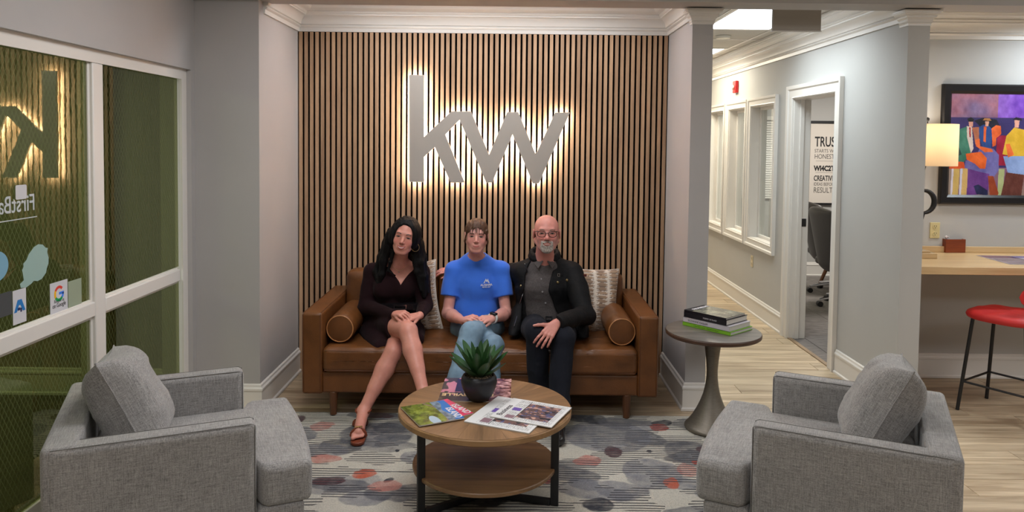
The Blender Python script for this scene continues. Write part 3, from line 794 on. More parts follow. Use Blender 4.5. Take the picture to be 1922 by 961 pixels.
# ------------------------------------------------------------------ coffee table
TC = Vector((-.115, 3.435, 0)); TR = .408
M_OAKT = wood('brown_oak_veneer', rgb(98, 72, 46), rgb(148, 112, 76), .4, grain=6, axis='X', rnd=.05, scale=1.4)
M_OAKE = wood('oak_edge', rgb(120, 90, 58), rgb(160, 124, 84), .45, axis='X', scale=1.2)
RUGZ = .0115
ct = thing('coffee_table', 'round oak coffee table with lower shelf and black metal legs on the rug', 'table', TC)
b = MB(); b.lathe([(0, .420), (TR - .004, .420), (TR, .424), (TR, .444), (TR - .003, .4485), (0, .4485)], 96, cap=False); top = b.build('tabletop', M_OAKE, ct, angle=30)
NW = 12
wd = MB(); a0 = PI / NW
pts2 = [(0.0008, 0)] + [((TR - .004) * math.cos(a), (TR - .004) * math.sin(a)) for a in np.linspace(-a0 + .0006, a0 - .0006, 9)]
wd.prism(pts2, .4486, .4500); wme = bpy.data.meshes.new('veneer_wedge'); wme.from_pydata(wd.v, [], wd.f); wme.materials.append(M_OAKT)
for i in range(NW):
    o = bpy.data.objects.new('veneer_wedge', wme); COL.objects.link(o); o.parent = top; o.rotation_euler.z = R(-90 + 360 / NW * i)
b = MB(); b.lathe([(0, .168), (.336, .168), (.340, .172), (.340, .184), (.337, .188), (0, .188)], 96, cap=False); b.build('shelf', M_OAKT, ct, angle=30)
for ang in (-14, 215, 100):
    a = R(ang); u = Vector((math.cos(a), math.sin(a), 0)); v = Vector((-u.y, u.x, 0)); Mx = frame((0, 0, 0), u, v)
    b = MB(); b.box((.321, -.007, RUGZ + .001), (.358, .007, .4195), Mx); b.build('leg', M_BLACK, ct, bevel=.0015)
    b = MB(); b.box((.02, -.012, RUGZ + .0012), (.320, .012, RUGZ + .030), Mx); b.build('base_bar', M_BLACK, ct, bevel=.0015)

# ------------------------------------------------------------------ side table
M_HAMM = mat('brushed_pewter', rgb(120, 113, 102), .42, metal=.55, noise=.15, nscale=30, nstretch=(1, 1, 8), bump=.15, bscale=90, bstretch=(1, 1, 6))
M_STOP = wood('grey_stained_table_top', rgb(84, 78, 72), rgb(128, 120, 110), .35, axis='X', scale=1.3)
M_SRIM = wood('dark_stained_rim', rgb(58, 40, 30), rgb(84, 60, 46), .4)
stb = thing('side_table', 'round side table with flared pewter pedestal beside the sofa', 'table', (1.20, 4.305, 0))
b = MB(); b.lathe([(0, .0125), (.148, .0125), (.154, .018), (.155, .026), (.150, .036), (.143, .040), (.128, .060), (.108, .090), (.086, .130), (.066, .175), (.050, .220), (.039, .270), (.033, .320), (.032, .360), (.036, .420), (.043, .480), (.051, .540), (.056, .574), (0, .574)], 64, cap=False)
b.build('pedestal', M_HAMM, stb, angle=60)
b = MB(); b.lathe([(0, .574), (.268, .574), (.276, .580), (.277, .594), (.274, .600), (0, .600)], 96, cap=False); b.mi = 0
b.build('table_rim', M_SRIM, stb, angle=30)
b = MB(); b.lathe([(0, .5995), (.272, .5995), (.272, .6012), (.268, .602), (0, .602)], 96, cap=False); b.build('tabletop', M_STOP, stb, angle=30)

# books on the side table
M_PAGES = mat('book_pages', rgb(205, 200, 192), .85, noise=.15, nscale=60, nstretch=(1, 1, 14))
def book(name, label, P, ux, uy, Lx, Ly, z0, T, cover, spine_txt=None, tcol=None, tsize=.012, group=None, coverfn=None, xoff=.5, hard=.003):
    """P: world xy of the spine's start corner at the table; ux along the spine, uy away from it"""
    t = thing(name, label, 'book', (P[0], P[1], z0), 0, group)
    t.rotation_euler.z = math.atan2(ux.y, ux.x)
    b = MB(); b.box((0, 0, 0), (Lx, Ly, hard)); b.box((0, 0, T - hard), (Lx, Ly, T)); b.box((0, 0, 0), (Lx, hard, T)); cv = b.build('cover', cover, t, bevel=.0006)
    b = MB(); b.box((.003, hard, hard), (Lx - .003, Ly - .004, T - hard)); b.build('page_block', M_PAGES, t)
    if spine_txt:
        text(spine_txt, tsize, tcol, cv, frame((xoff * Lx, -.0004, T * .5 - tsize * .36), (1, 0, 0), (0, 0, 1)), align='CENTER', ext=.0002)
    if coverfn: painted('cover_print', Lx - .004, Ly - .004, 90, 110, coverfn, M_PRINT, cv, Matrix.Translation((.002, .002, T + .0004)))
    return t
M_PRINT = mat('printed_gloss_paper', (1, 1, 1), .22, vcol='Col', spec=.5)
M_NEWS = mat('newsprint_paper', (1, 1, 1), .8, vcol='Col')
p1_ = WZ(1281, 610, .602); p2_ = WZ(1371, 631, .602)
u_ = (p2_ - p1_); LB = u_.length; u_.z = 0; u_.normalize(); v_ = Vector((-u_.y, u_.x, 0))
MBK = mat('book_black', rgb(26, 22, 30), .35); MWH = mat('book_white', rgb(190, 184, 190), .4); MGR = mat('book_green', rgb(120, 176, 40), .4)
TXB = mat('print_black', rgb(40, 30, 40), .5); TXW = mat('print_white', rgb(225, 222, 226), .5)
z = .6025
book('book', 'lime green book at the bottom of the stack on the side table', p1_, u_, v_, LB, .235, z, .021, MGR, 'LIVING WITH COLOR   DESIGNS FOR TODAY', TXB, .0085, 'books on the side table', xoff=.5); z += .0215
book('book', 'white book with a grey title second from the bottom of the stack', p1_ + v_ * .003, u_, v_, LB * .97, .228, z, .029, MWH, 'SUZANNE KASLER', TXB, .017, 'books on the side table', xoff=.33); z += .0295
def book_cov(U, V):
    n = noise2(U, V, 4, 11)[..., None]; c = np.array([.10, .09, .11]) * (1 - n) + np.array([.62, .62, .52]) * n
    c = np.where((U < .18)[..., None], np.array([.10, .08, .11]), c); c += (noise2(U, V, 25, 5)[..., None] - .5) * .25
    return c
book('book', 'black book with white lettering on its spine third from the bottom of the stack', p1_ + u_ * .004 + v_ * .006, u_, v_, LB * .89, .225, z, .033, MBK, 'POETRY OF PLACE', TXW, .011, 'books on the side table', xoff=.62); z += .0335
tb = book('book', 'thin black photo book on top of the stack with white cover lettering', p1_ + u_ * .004 + v_ * .008, u_, v_, LB * .88, .205, z, .010, MBK, None, None, group='books on the side table', coverfn=book_cov, hard=.0012)
text('INTERIORS', .030, TXW, tb, frame((.026, .19, .0112), (0, -1, 0), (1, 0, 0)), bold=.001, xs=1.05)

# ------------------------------------------------------------------ plant on the coffee table
PC = WZ(898, 757, .45); PC = Vector((PC.x, PC.y + .045, .4502))
M_POT = mat('matt_black_ceramic', (.018, .018, .022), .42, spec=.4)
M_LEAF = mat('agave_green', rgb(46, 84, 42), .42, noise=.55, nscale=9, nstretch=(1, 1, 1), spec=.45)
M_PEB = mat('tan_gravel', rgb(150, 130, 104), .9, rnd=.2, noise=.6, nscale=90)
plant = thing('potted_plant', 'green agave plant in a black bowl pot on the coffee table', 'plant', PC)
b = MB(); b.lathe([(0, 0), (.040, 0), (.050, .004), (.068, .030), (.082, .062), (.088, .090), (.085, .108), (.078, .120), (.072, .122), (.070, .118), (.078, .100), (0, .098)], 48, cap=False); b.build('pot', M_POT, plant, angle=50)
b = MB(); rr = random.Random(3)
for i in range(420):
    a = rr.random() * 2 * PI; q = math.sqrt(rr.random()) * .071; s_ = rr.uniform(.0025, .0045); p = Vector((q * math.cos(a), q * math.sin(a), .109 + rr.uniform(-.002, .006)))
    dv = [Vector((s_ * rr.uniform(.7, 1.2), 0, 0)), Vector((0, s_ * rr.uniform(.7, 1.2), 0)), Vector((0, 0, s_ * .8))]
    vv = [p + dv[0], p - dv[0], p + dv[1], p - dv[1], p + dv[2], p - dv[2]]
    b.add(vv, [(0, 2, 4), (2, 1, 4), (1, 3, 4), (3, 0, 4), (2, 0, 5), (1, 2, 5), (3, 1, 5), (0, 3, 5)])
g = b.build('gravel', M_PEB, plant, smooth=False); g['kind'] = 'stuff'
def agave_leaf(Lf, Wd, az, el, curl, base=(0, 0, .112)):
    nu, nv = 16, 7; P = np.zeros((nu, nv, 3)); x = 0; z_ = 0; e = el
    for i in range(nu):
        t_ = i / (nu - 1)
        wdt = Wd * (.55 + 1.05 * t_ - .2 * t_ ** 2) * (1 - t_ ** 2.6) ** .8 if t_ < 1 else 0
        for j in range(nv):
            s_ = (j / (nv - 1) - .5) * 2; fold = .35 * (abs(s_) ** 1.4) * wdt * .5
            P[i, j] = (x - math.sin(e) * fold, s_ * wdt / 2, z_ + math.cos(e) * fold)
        x += math.cos(e) * Lf / nu; z_ += math.sin(e) * Lf / nu; e += curl / nu
    r0 = .012; P[..., 0] += r0
    P2 = P.copy(); th = .0045 * (1 - (np.linspace(0, 1, nu)) ** 2)[:, None] * (1 - np.abs(np.linspace(-1, 1, nv)) ** 2)[None]
    P2[..., 2] -= th + .0006; P2[..., 0] += th * .5
    ca, sa = math.cos(az), math.sin(az)
    Rm = np.array([[ca, -sa, 0], [sa, ca, 0], [0, 0, 1]])
    Q = np.vstack([P.reshape(-1, 3), P2.reshape(-1, 3)]) @ Rm.T + np.array(base)
    idx = np.arange(nu * nv).reshape(nu, nv)
    q = np.stack([idx[:-1, :-1], idx[1:, :-1], idx[1:, 1:], idx[:-1, 1:]], -1).reshape(-1, 4)
    F = np.vstack([q, q[:, ::-1] + nu * nv])
    np_mesh('leaf', Q, F, M_LEAF, plant)
rr = random.Random(5)
for k in range(8): agave_leaf(.185 + rr.uniform(-.012, .012), .060, R(k * 45 + 12 + rr.uniform(-8, 8)), R(28 + rr.uniform(-5, 6)), R(20))
for k in range(8): agave_leaf(.192 + rr.uniform(-.015, .015), .055, R(k * 45 + 35 + rr.uniform(-8, 8)), R(50 + rr.uniform(-6, 6)), R(8), (0, 0, .115))
for k in range(6): agave_leaf(.178 + rr.uniform(-.015, .02), .038, R(k * 60 + 20 + rr.uniform(-8, 8)), R(72 + rr.uniform(-6, 4)), R(4), (0, 0, .118))
agave_leaf(.085, .046, R(-85), R(58), R(10), (0, 0, .11))

# ------------------------------------------------------------------ paper on the coffee table
def sheet_from_px(name, label, cat, o_, x_, y_, fn, m, z0, thick, nx=160, ny=200, group=None, pages=None):
    """print whose lower-left, lower-right and upper-left corners were located on the table top"""
    a = WZ(*o_, z0); b_ = WZ(*x_, z0); c_ = WZ(*y_, z0)
    ux = (b_ - a); w_ = ux.length; ux.normalize(); uy = (c_ - a); uy -= ux * uy.dot(ux); h_ = uy.length; uy.normalize()
    Mx = frame(a, ux, uy)
    flip = Mx.to_3x3().determinant() < 0 or ux.cross(uy).z < 0
    t = empty(name); tag(t, label, cat, group); t.matrix_world = Mx
    b = MB(); b.box((0, 0, -thick), (w_, h_, -.0003)); b.build('pages', pages or M_PAGES, t)
    painted('cover_print', w_, h_, nx, ny, fn, m, t)
    return t, w_, h_
def mix(c, m, col): c[m] = col; return c
def land_cover(U, V):
    # the title runs along the right hand edge: U across the photo part
    n = noise2(U * 1.3, V * 1.3, 5, 21, 4)[..., None]; n2 = noise2(U, V, 14, 22)[..., None]
    c = np.array([.16, .22, .08]) * (1 - n) + np.array([.55, .62, .20]) * n; c = c + (n2 - .5) * .35
    lake = ((U - .40) / .10) ** 2 + ((V - .12) / .22) ** 2 < 1; c[lake] = [.62, .72, .80]
    road = np.abs(U - .62 - .15 * np.sin(V * 4)) < .03; c[road] = [.50, .44, .38]
    rocks = U > .66; c = np.where(rocks[..., None], np.array([.40, .50, .58]) + (n2 - .5) * .5, c)
    bl = U > .80 + .05 * np.sin(V * 9); c[bl] = [.10, .45, .78]
    return c
mg1, w1, h1 = sheet_from_px('magazine', 'pink magazine lying under the landscape magazine on the coffee table', 'magazine', (803, 797), (889, 775), (773, 764), lambda U, V: np.where((U > .0)[..., None], np.array([.85, .26, .40]) + (noise2(U, V, 6, 3)[..., None] - .5) * .2, 0), M_PRINT, .4545, .004, 60, 60)
text('ISLAND', .050, TXW, mg1, frame((w1 * .86, h1 * .05, .0004), (0, -1, 0), (1, 0, 0)), bold=.0008, xs=.8, align='RIGHT')
mg2, w2, h2 = sheet_from_px('magazine', 'travel magazine with a green valley and blue title band at left on the coffee table', 'magazine', (787, 799), (872, 784), (751, 764), land_cover, M_PRINT, .4600, .005, 150, 150)
text('ISLAND', .050, TXW, mg2, frame((w2 * .84, h2 * .05, .0005), (0, -1, 0), (1, 0, 0)), bold=.0008, xs=.8, align='RIGHT')
def city_cover(U, V):
    n = noise2(U, V, 9, 31)[..., None]; c = np.array([.20, .17, .16]) * (1 - n) + np.array([.42, .36, .32]) * n
    pk = ((noise2(U, V, 8, 33) > .56) & (V < .75)); c[pk] = np.array([.80, .52, .58])
    nv = (U > .45) & (U < .8) & (V > .05) & (V < .62); c[nv] = np.array([.17, .16, .27])
    rt = U < .32; c = np.where(rt[..., None], np.array([.62, .44, .42]) + (noise2(U, V, 16, 36)[..., None] - .5) * 1.1, c)
    return c
mg3, w3, h3 = sheet_from_px('magazine', 'dark city magazine with pink flowers lying under the plant pot', 'magazine', (960, 711), (836, 709), (945, 754), city_cover, M_PRINT, .4530, .0028, 160, 120)
text('HUNTSVILLE', .048, mat('gold_print', rgb(228, 196, 150), .4), mg3, frame((w3 * .97, h3 * .70, .0006), (1, 0, 0), (0, 1, 0)), bold=.0012, xs=.95, align='RIGHT')
plant.location.z = .4538
def news(seed):
    def fn(U, V):
        c = np.ones(U.shape + (3,)) * .84
        col = (U * 5) % 1; line = (V * 70) % 1
        tx = (line < .5) & (col > .06) & (col < .94) & (noise2(U * 9, V * 40, 6, seed) > .42) & (U > .04) & (U < .96) & (V > .04) & (V < .84); c[tx] = .52
        ph = (U > .16) & (U < .86) & (V > .12) & (V < .64); n = noise2(U, V, 7, seed + 1)[..., None]; n2 = noise2(U, V, 18, seed + 2)[..., None]
        pc = np.array([.22, .18, .22]) * (1 - n) + np.array([.62, .42, .36]) * n; n3 = noise2(U * 2, V, 11, seed + 7)[..., None]; pc = np.where(n2 > .60, np.array([.30, .32, .48]), pc); pc = np.where(n3 > .66, np.array([.74, .58, .52]), pc); pc = np.where(n3 < .34, np.array([.12, .10, .14]), pc)
        c = np.where(ph[..., None], pc, c)
        r1 = (U > .08) & (U < .22) & (V > .66) & (V < .80); c[r1] = [.52, .40, .44]
        r2 = (U > .44) & (U < .58) & (V > .68) & (V < .82); c[r2] = [.40, .30, .62]
        ln = (np.abs(V - .645) < .006) & (U > .05) & (U < .95); c[ln] = .15
        hd = (V > 2) & (V < .94) & (((U * 30) % 1) < .7) & (U > .1) & (U < .9); c[hd] = .22
        return c
    return fn
n2_, wa, ha = sheet_from_px('newspaper', 'folded newspaper underneath at right on the coffee table', 'newspaper', (993, 813), (1048, 762), (881, 783), news(50), M_NEWS, .4560, .0055, 200, 240)
n1_, wb, hb = sheet_from_px('newspaper', 'newspaper with a group photo lying uppermost at right on the coffee table', 'newspaper', (1035, 802), (1073, 765), (925, 777), news(60), M_NEWS, .4610, .0045, 200, 240)
text('Business', .040, TXB, n1_, frame((wb * .12, hb * .86, .0004), (1, 0, 0), (0, 1, 0)))

# ------------------------------------------------------------------ rug
RX0, RX1, RY0, RY1 = -1.50, 1.475, 2.05, 4.505
def rug_cols():
    nx, ny = 520, 430
    x = np.linspace(RX0, RX1, nx); y = np.linspace(RY0, RY1, ny); X, Y = np.meshgrid(x, y, indexing='ij')
    wob = (noise2(X + 4, Y + 4, 9, 1) - .5) * .06; Xw = X + wob; Yw = Y + (noise2(X + 9, Y + 9, 9, 2) - .5) * .06
    c = np.ones(X.shape + (3,)) * np.array(rgb(188, 184, 172))
    def ell(cx, cy, a, b_, col, al=1.0, rot=0.0, soft=.07):
        ca, sa = math.cos(R(rot)), math.sin(R(rot)); dx = Xw - cx; dy = Yw - cy
        q = np.sqrt(((dx * ca + dy * sa) / a) ** 2 + ((-dx * sa + dy * ca) / b_) ** 2)
        m = np.clip((1 - q) / soft, 0, 1) * al * (.50 + .75 * noise2(X + cx * 3 + 9, Y + cy * 5 + 9, 26, int(abs(cx * 77)) % 50)); m = np.clip(m, 0, 1)[..., None]
        c[:] = c * (1 - m) + np.array(col) * m
    G1, G2, NV = rgb(70, 73, 84), rgb(108, 110, 118), rgb(30, 34, 48)
    BU, CO, PK, RE = rgb(74, 34, 42), rgb(178, 82, 54), rgb(180, 112, 100), rgb(150, 58, 44)
    rr = random.Random(12)
    for i in range(60):
        ell(rr.uniform(RX0, RX1), rr.uniform(RY0, RY1), rr.uniform(.08, .24), rr.uniform(.04, .11), rr.choice([G1, G2, G2, NV]), rr.uniform(.5, .9), rr.uniform(-25, 25))
    px = [  # pixel centre, half width px, half height px, colour
        (707, 820, 75, 25, G1), (600, 850, 60, 14, G2), (680, 940, 50, 15, G2), (640, 915, 60, 14, G1), (1140, 822, 85, 32, G2), (1227, 893, 58, 30, G2), (1294, 854, 50, 24, G1), (1105, 790, 40, 10, NV),
        (1133, 924, 90, 22, G2), (1123, 954, 34, 14, NV), (1180, 800, 60, 12, G2), (1240, 797, 18, 6, NV), (1222, 851, 6, 3, NV), (745, 849, 6, 3, NV), (728, 903, 7, 4, NV), (560, 820, 40, 16, G2), (740, 930, 60, 18, G1),
        (682, 892, 18, 10, CO), (610, 866, 32, 8, PK), (557, 790, 18, 7, BU), (605, 802, 19, 9, PK), (618, 907, 30, 9, BU), (710, 783, 28, 5, BU), (722, 915, 30, 12, PK),
        (1237, 805, 18, 7, RE), (1150, 852, 19, 10, BU), (1100, 868, 28, 9, PK), (1324, 849, 17, 7, BU), (1290, 885, 23, 13, PK), (1259, 910, 18, 12, CO), (1310, 870, 10, 5, RE), (1020, 900, 26, 12, RE), (900, 940, 60, 14, NV)]
    for x_, y_, a, b_, col in px:
        p = WZ(x_, y_, 0); q1 = WZ(x_ + a, y_, 0); q2 = WZ(x_, y_ + b_, 0)
        ell(p.x, p.y, abs(q1.x - p.x), abs(q2.y - p.y), col, 1.0 if col in (BU, CO, RE, NV) else .8, rr.uniform(-12, 12))
    # pale river like gaps
    stripe = np.clip((noise2(X * 1.0 + 20, Y * 2.0 + 20, 5.2, 44, 2) - .42) * 9, 0, 1)
    return X, Y, np.concatenate([c, stripe[..., None]], -1)
X, Y, cc = rug_cols()
M_RUG = bpy.data.materials.new('printed_rug'); M_RUG.use_nodes = True
nt = M_RUG.node_tree; N = nt.nodes; L = nt.links; bs = N['Principled BSDF']; bs.inputs['Roughness'].default_value = .95; bs.inputs['Sheen Weight'].default_value = .2
at = N.new('ShaderNodeAttribute'); at.attribute_name = 'Col'; tc = N.new('ShaderNodeTexCoord'); sx = N.new('ShaderNodeSeparateXYZ'); L.new(tc.outputs['Object'], sx.inputs[0])
mp = N.new('ShaderNodeMapping'); mp.inputs['Scale'].default_value = (1.0, 3, 1); L.new(tc.outputs['Object'], mp.inputs[0])
nz = N.new('ShaderNodeTexNoise'); nz.inputs['Scale'].default_value = 2.5; L.new(mp.outputs[0], nz.inputs['Vector'])
a1 = N.new('ShaderNodeMath'); a1.operation = 'MULTIPLY_ADD'; a1.inputs[1].default_value = .035; L.new(nz.outputs['Fac'], a1.inputs[0]); L.new(sx.outputs['Y'], a1.inputs[2])
a2 = N.new('ShaderNodeMath'); a2.operation = 'MULTIPLY'; a2.inputs[1].default_value = 40.0; L.new(a1.outputs[0], a2.inputs[0])
a3 = N.new('ShaderNodeMath'); a3.operation = 'FRACT'; L.new(a2.outputs[0], a3.inputs[0])
fl_ = N.new('ShaderNodeMath'); fl_.operation = 'FLOOR'; L.new(a2.outputs[0], fl_.inputs[0])
cb = N.new('ShaderNodeCombineXYZ'); L.new(fl_.outputs[0], cb.inputs[1]); m7 = N.new('ShaderNodeMath'); m7.operation = 'MULTIPLY'; m7.inputs[1].default_value = 2.2; L.new(sx.outputs['X'], m7.inputs[0]); L.new(m7.outputs[0], cb.inputs[0])
nb = N.new('ShaderNodeTexNoise'); nb.inputs['Scale'].default_value = 1.7; nb.inputs['Detail'].default_value = 0; L.new(cb.outputs[0], nb.inputs['Vector'])   # per line breaks
a4 = N.new('ShaderNodeMath'); a4.operation = 'LESS_THAN'; a4.inputs[1].default_value = .34; L.new(a3.outputs[0], a4.inputs[0])
al = N.new('ShaderNodeMath'); al.operation = 'ADD'; L.new(at.outputs['Alpha'], al.inputs[0]); L.new(nb.outputs['Fac'], al.inputs[1])
a5 = N.new('ShaderNodeMath'); a5.operation = 'GREATER_THAN'; a5.inputs[1].default_value = .80; L.new(al.outputs[0], a5.inputs[0])
a6 = N.new('ShaderNodeMath'); a6.operation = 'MULTIPLY'; L.new(a4.outputs[0], a6.inputs[0]); L.new(a5.outputs[0], a6.inputs[1])
a7 = N.new('ShaderNodeMath'); a7.operation = 'MULTIPLY'; a7.inputs[1].default_value = .96; L.new(a6.outputs[0], a7.inputs[0])
mx = N.new('ShaderNodeMix'); mx.data_type = 'RGBA'; L.new(a7.outputs[0], mx.inputs[0]); L.new(at.outputs['Color'], mx.inputs[6]); mx.inputs[7].default_value = (*rgb(34, 32, 42), 1)
nf = N.new('ShaderNodeTexNoise'); nf.inputs['Scale'].default_value = 160; L.new(tc.outputs['Object'], nf.inputs['Vector'])
mr = N.new('ShaderNodeMapRange'); mr.inputs[1].default_value = .3; mr.inputs[2].default_value = .7; mr.inputs[3].default_value = .78; mr.inputs[4].default_value = 1.1; L.new(nf.outputs['Fac'], mr.inputs[0])
m3 = N.new('ShaderNodeMix'); m3.data_type = 'RGBA'; m3.blend_type = 'MULTIPLY'; m3.inputs[0].default_value = 1; L.new(mx.outputs[2], m3.inputs[6]); L.new(mr.outputs[0], m3.inputs[7]); L.new(m3.outputs[2], bs.inputs['Base Color'])
bp = N.new('ShaderNodeBump'); bp.inputs['Strength'].default_value = .5; bp.inputs['Distance'].default_value = .003; L.new(nf.outputs['Fac'], bp.inputs['Height']); L.new(bp.outputs[0], bs.inputs['Normal'])
Zr = np.full(X.shape, .011); Zr[0, :] = Zr[-1, :] = 0.0006; Zr[:, 0] = Zr[:, -1] = 0.0006
rug = grid_mesh('rug', np.stack([X, Y, Zr], -1), M_RUG, col=cc, smooth=False)
tag(rug, 'grey and cream patterned area rug with red and navy blotches and black lines', 'rug')
# ------------------------------------------------------------------ desk area on the right
M_DESK = wood('maple_desk', rgb(196, 160, 112), rgb(226, 196, 150), .35, axis='X', scale=.7)
desk = thing('desk', 'long light maple desk counter fixed along the wall at right', 'desk', (3.6, 5.03, 0))
b = MB(); b.box((-.995, -.325, .878), (1.6, .338, .93)); b.build('desktop', M_DESK, desk, bevel=.004)
b = MB(); b.box((-.995, .318, .9305), (1.6, .338, .975)); b.build('backsplash', M_DESK, desk, bevel=.003)
b = MB(); b.box((1.40, -.25, 0.0012), (1.45, .30, .877)); b.build('support_panel', M_DESK, desk, bevel=.003)
b = MB(); b.box((-.975, .30, .80), (1.38, .33, .877)); b.build('wall_cleat', M_DESK, desk)

# framed painting
M_FRAME = mat('black_frame', (.010, .009, .010), .35, spec=.5)
M_ART = mat('painted_canvas', (1, 1, 1), .55, vcol='Col', bump=.15, bscale=80)
px0, pz0, pw, ph = 3.115, 1.285, 1.18, .872
pic = thing('framed_painting', 'colourful painting of seated figures in a wide black frame above the desk', 'painting', (px0, 5.369, pz0))
b = MB(); b.sweep2d([(0, 0), (0, ph), (pw, ph), (pw, 0)], [(0, 0), (0, .026), (-.010, .034), (-.050, .028), (-.068, .016), (-.068, 0)], lambda u, v, w: (u, -w, v), closed=True); b.build('frame', M_FRAME, pic, angle=25)
def art(U, V):
    n = noise2(U, V, 6, 71)[..., None]; n2 = noise2(U * 1.6, V * .8, 18, 72)[..., None]
    XX = 215 + U * 730; YY = 572 - V * 480
    c = np.array([.16, .13, .34]) * (1 - n) + np.array([.26, .20, .46]) * n + 0 * U[..., None]
    def S_(m, col, v=.16): c[m] = (np.array(col) + (n2[m] - .5) * v)
    m = (YY < 205) & (XX < 455); c[m] = (np.array([.40, .40, .62]) * (1 - n[m]) + np.array([.70, .40, .42]) * n[m]) + (n2[m] - .5) * .2
    m = (YY < 205) & (XX >= 455); c[m] = (np.array([.38, .16, .66]) * (1 - n[m]) + np.array([.62, .45, .80]) * n[m]) + (n2[m] - .5) * .2
    m = YY > 440; c[m] = np.array([.46, .26, .50]) * (1 - n[m]) + np.array([.66, .60, .44]) * n[m]
    def P(pts, col, v=.18): S_(inpoly(XX, YY, pts), col, v)
    for x0_, x1_, y0_, y1_ in ((205, 228, 350, 448), (455, 505, 288, 430), (640, 690, 280, 430), (820, 860, 290, 430)): P([(x0_, y0_), (x1_, y0_), (x1_, y1_), (x0_, y1_)], (.62, .06, .22))
    for i, (x0_, col) in enumerate(((205, (.62, .55, .50)), (232, (.86, .84, .90)), (242, (.82, .70, .40)), (276, (.84, .84, .92)), (287, (.86, .72, .44)), (470, (.70, .74, .52)), (700, (.80, .70, .42)), (760, (.84, .84, .90)))): P([(x0_, 446), (x0_ + 30, 446), (x0_ + 26, 575), (x0_ - 3, 575)], col, .1)
    P([(205, 395), (290, 412), (302, 446), (205, 448)], (.90, .36, .14))
    P([(222, 292), (262, 262), (300, 248), (332, 300), (328, 372), (292, 415), (248, 412), (224, 380)], (.24, .50, .42))
    P([(228, 310), (250, 300), (262, 340), (280, 380), (250, 392), (232, 360)], (.10, .26, .24))
    P([(300, 246), (326, 250), (338, 352), (326, 372), (304, 300)], (.88, .82, .78)); P([(312, 252), (320, 252), (322, 300), (315, 296)], (.70, .10, .12))
    P([(308, 222), (332, 222), (330, 248), (312, 250)], (.86, .62, .54)); P([(300, 212), (320, 204), (336, 214), (332, 226), (308, 226)], (.06, .05, .08))
    P([(326, 252), (362, 250), (372, 300), (362, 334), (346, 330), (338, 290)], (.72, .44, .32))
    P([(336, 220), (380, 206), (450, 214), (470, 250), (440, 262), (370, 250)], (.06, .05, .14))
    P([(362, 250), (384, 238), (404, 238), (432, 262), (426, 352), (384, 342), (364, 300)], (.13, .28, .54)); P([(386, 246), (400, 250), (398, 322), (386, 316)], (.90, .40, .16))
    P([(392, 222), (412, 222), (408, 246), (394, 246)], (.88, .66, .56)); P([(380, 218), (388, 208), (414, 208), (424, 220)], (.72, .50, .28))
    P([(425, 256), (448, 240), (472, 244), (476, 282), (452, 300), (450, 336), (434, 342), (430, 300)], (.92, .40, .16))
    P([(372, 340), (440, 352), (468, 380), (470, 452), (436, 500), (380, 470), (296, 442), (300, 408), (350, 400)], (.44, .42, .68))
    P([(346, 310), (366, 304), (372, 340), (430, 352), (440, 366), (396, 368), (350, 340)], (.92, .42, .18))
    P([(300, 376), (376, 366), (408, 396), (402, 446), (376, 446), (350, 424), (306, 404)], (.94, .42, .14))
    P([(314, 446), (372, 460), (424, 470), (420, 562), (312, 574)], (.42, .22, .54)); P([(346, 528), (370, 520), (418, 548), (420, 572), (362, 566)], (.10, .12, .30))
    P([(416, 480), (444, 480), (474, 560), (470, 572), (430, 572)], (.62, .26, .12))
    for dx in (0, 215):
        P([(dx + 486, 376), (dx + 502, 290), (dx + 540, 250), (dx + 600, 262), (dx + 622, 382), (dx + 540, 388)], (.88, .70, .18) if dx == 0 else (.22, .46, .50)); P([(dx + 540, 215), (dx + 566, 215), (dx + 562, 250), (dx + 542, 250)], (.86, .62, .54)); P([(dx + 530, 214), (dx + 546, 202), (dx + 574, 206), (dx + 578, 218)], (.08, .06, .10) if dx == 0 else (.72, .5, .3))
        P([(dx + 490, 386), (dx + 620, 384), (dx + 604, 474), (dx + 516, 462)], (.56, .66, .86)); P([(dx + 508, 462), (dx + 600, 472), (dx + 590, 572), (dx + 486, 572)], (.40, .20, .16)); P([(dx + 500, 330), (dx + 520, 326), (dx + 545, 378), (dx + 515, 392)], (.92, .42, .18))
    return c
painted('canvas', pw - .13, ph - .13, 420, 330, art, M_ART, pic, frame((.065, -.012, .065), (1, 0, 0), (0, 0, 1)))

# table lamp with a looping black base
LX, LY = 2.872, 5.10
lamp = thing('table_lamp', 'table lamp with white drum shade and black looped base on the desk', 'lamp', (LX, LY, .9305))
b = MB(); b.box((-.085, -.065, 0), (.065, .065, .038)); b.box((-.06, -.045, .038), (.03, .045, .05)); b.build('base', M_DESK, lamp, bevel=.004)
b = MB(); pts_ = [(-.03, 0, .05), (-.028, 0, .16), (-.02, 0, .26), (-.006, 0, .31)] + [(-.006 + .072 * math.sin(a) , 0, .388 - .078 * math.cos(a)) for a in np.linspace(.1, PI, 14)] + [(-.03, 0, .475), (-.034, 0, .56), (-.01, 0, .64), (0, 0, .70)]
b.tube(pts_, [.014, .013, .012, .012] + [.012 + .006 * math.sin(k / 13 * PI) for k in range(14)] + [.012, .014, .011, .008], 12)
b.tube([(-.03 + .05 * math.sin(a), .01, .40 - .05 * math.cos(a)) for a in np.linspace(PI, 2 * PI, 10)], .008, 10)
b.build('stem', M_BLACK, lamp)
m = bpy.data.materials.new('glowing_linen_shade'); m.use_nodes = True; nt = m.node_tree; bs = nt.nodes['Principled BSDF']
bs.inputs['Base Color'].default_value = (*rgb(238, 226, 205), 1); bs.inputs['Roughness'].default_value = .9
tl = nt.nodes.new('ShaderNodeBsdfTranslucent'); tl.inputs[0].default_value = (*rgb(255, 240, 215), 1); ms = nt.nodes.new('ShaderNodeMixShader'); ms.inputs[0].default_value = .55
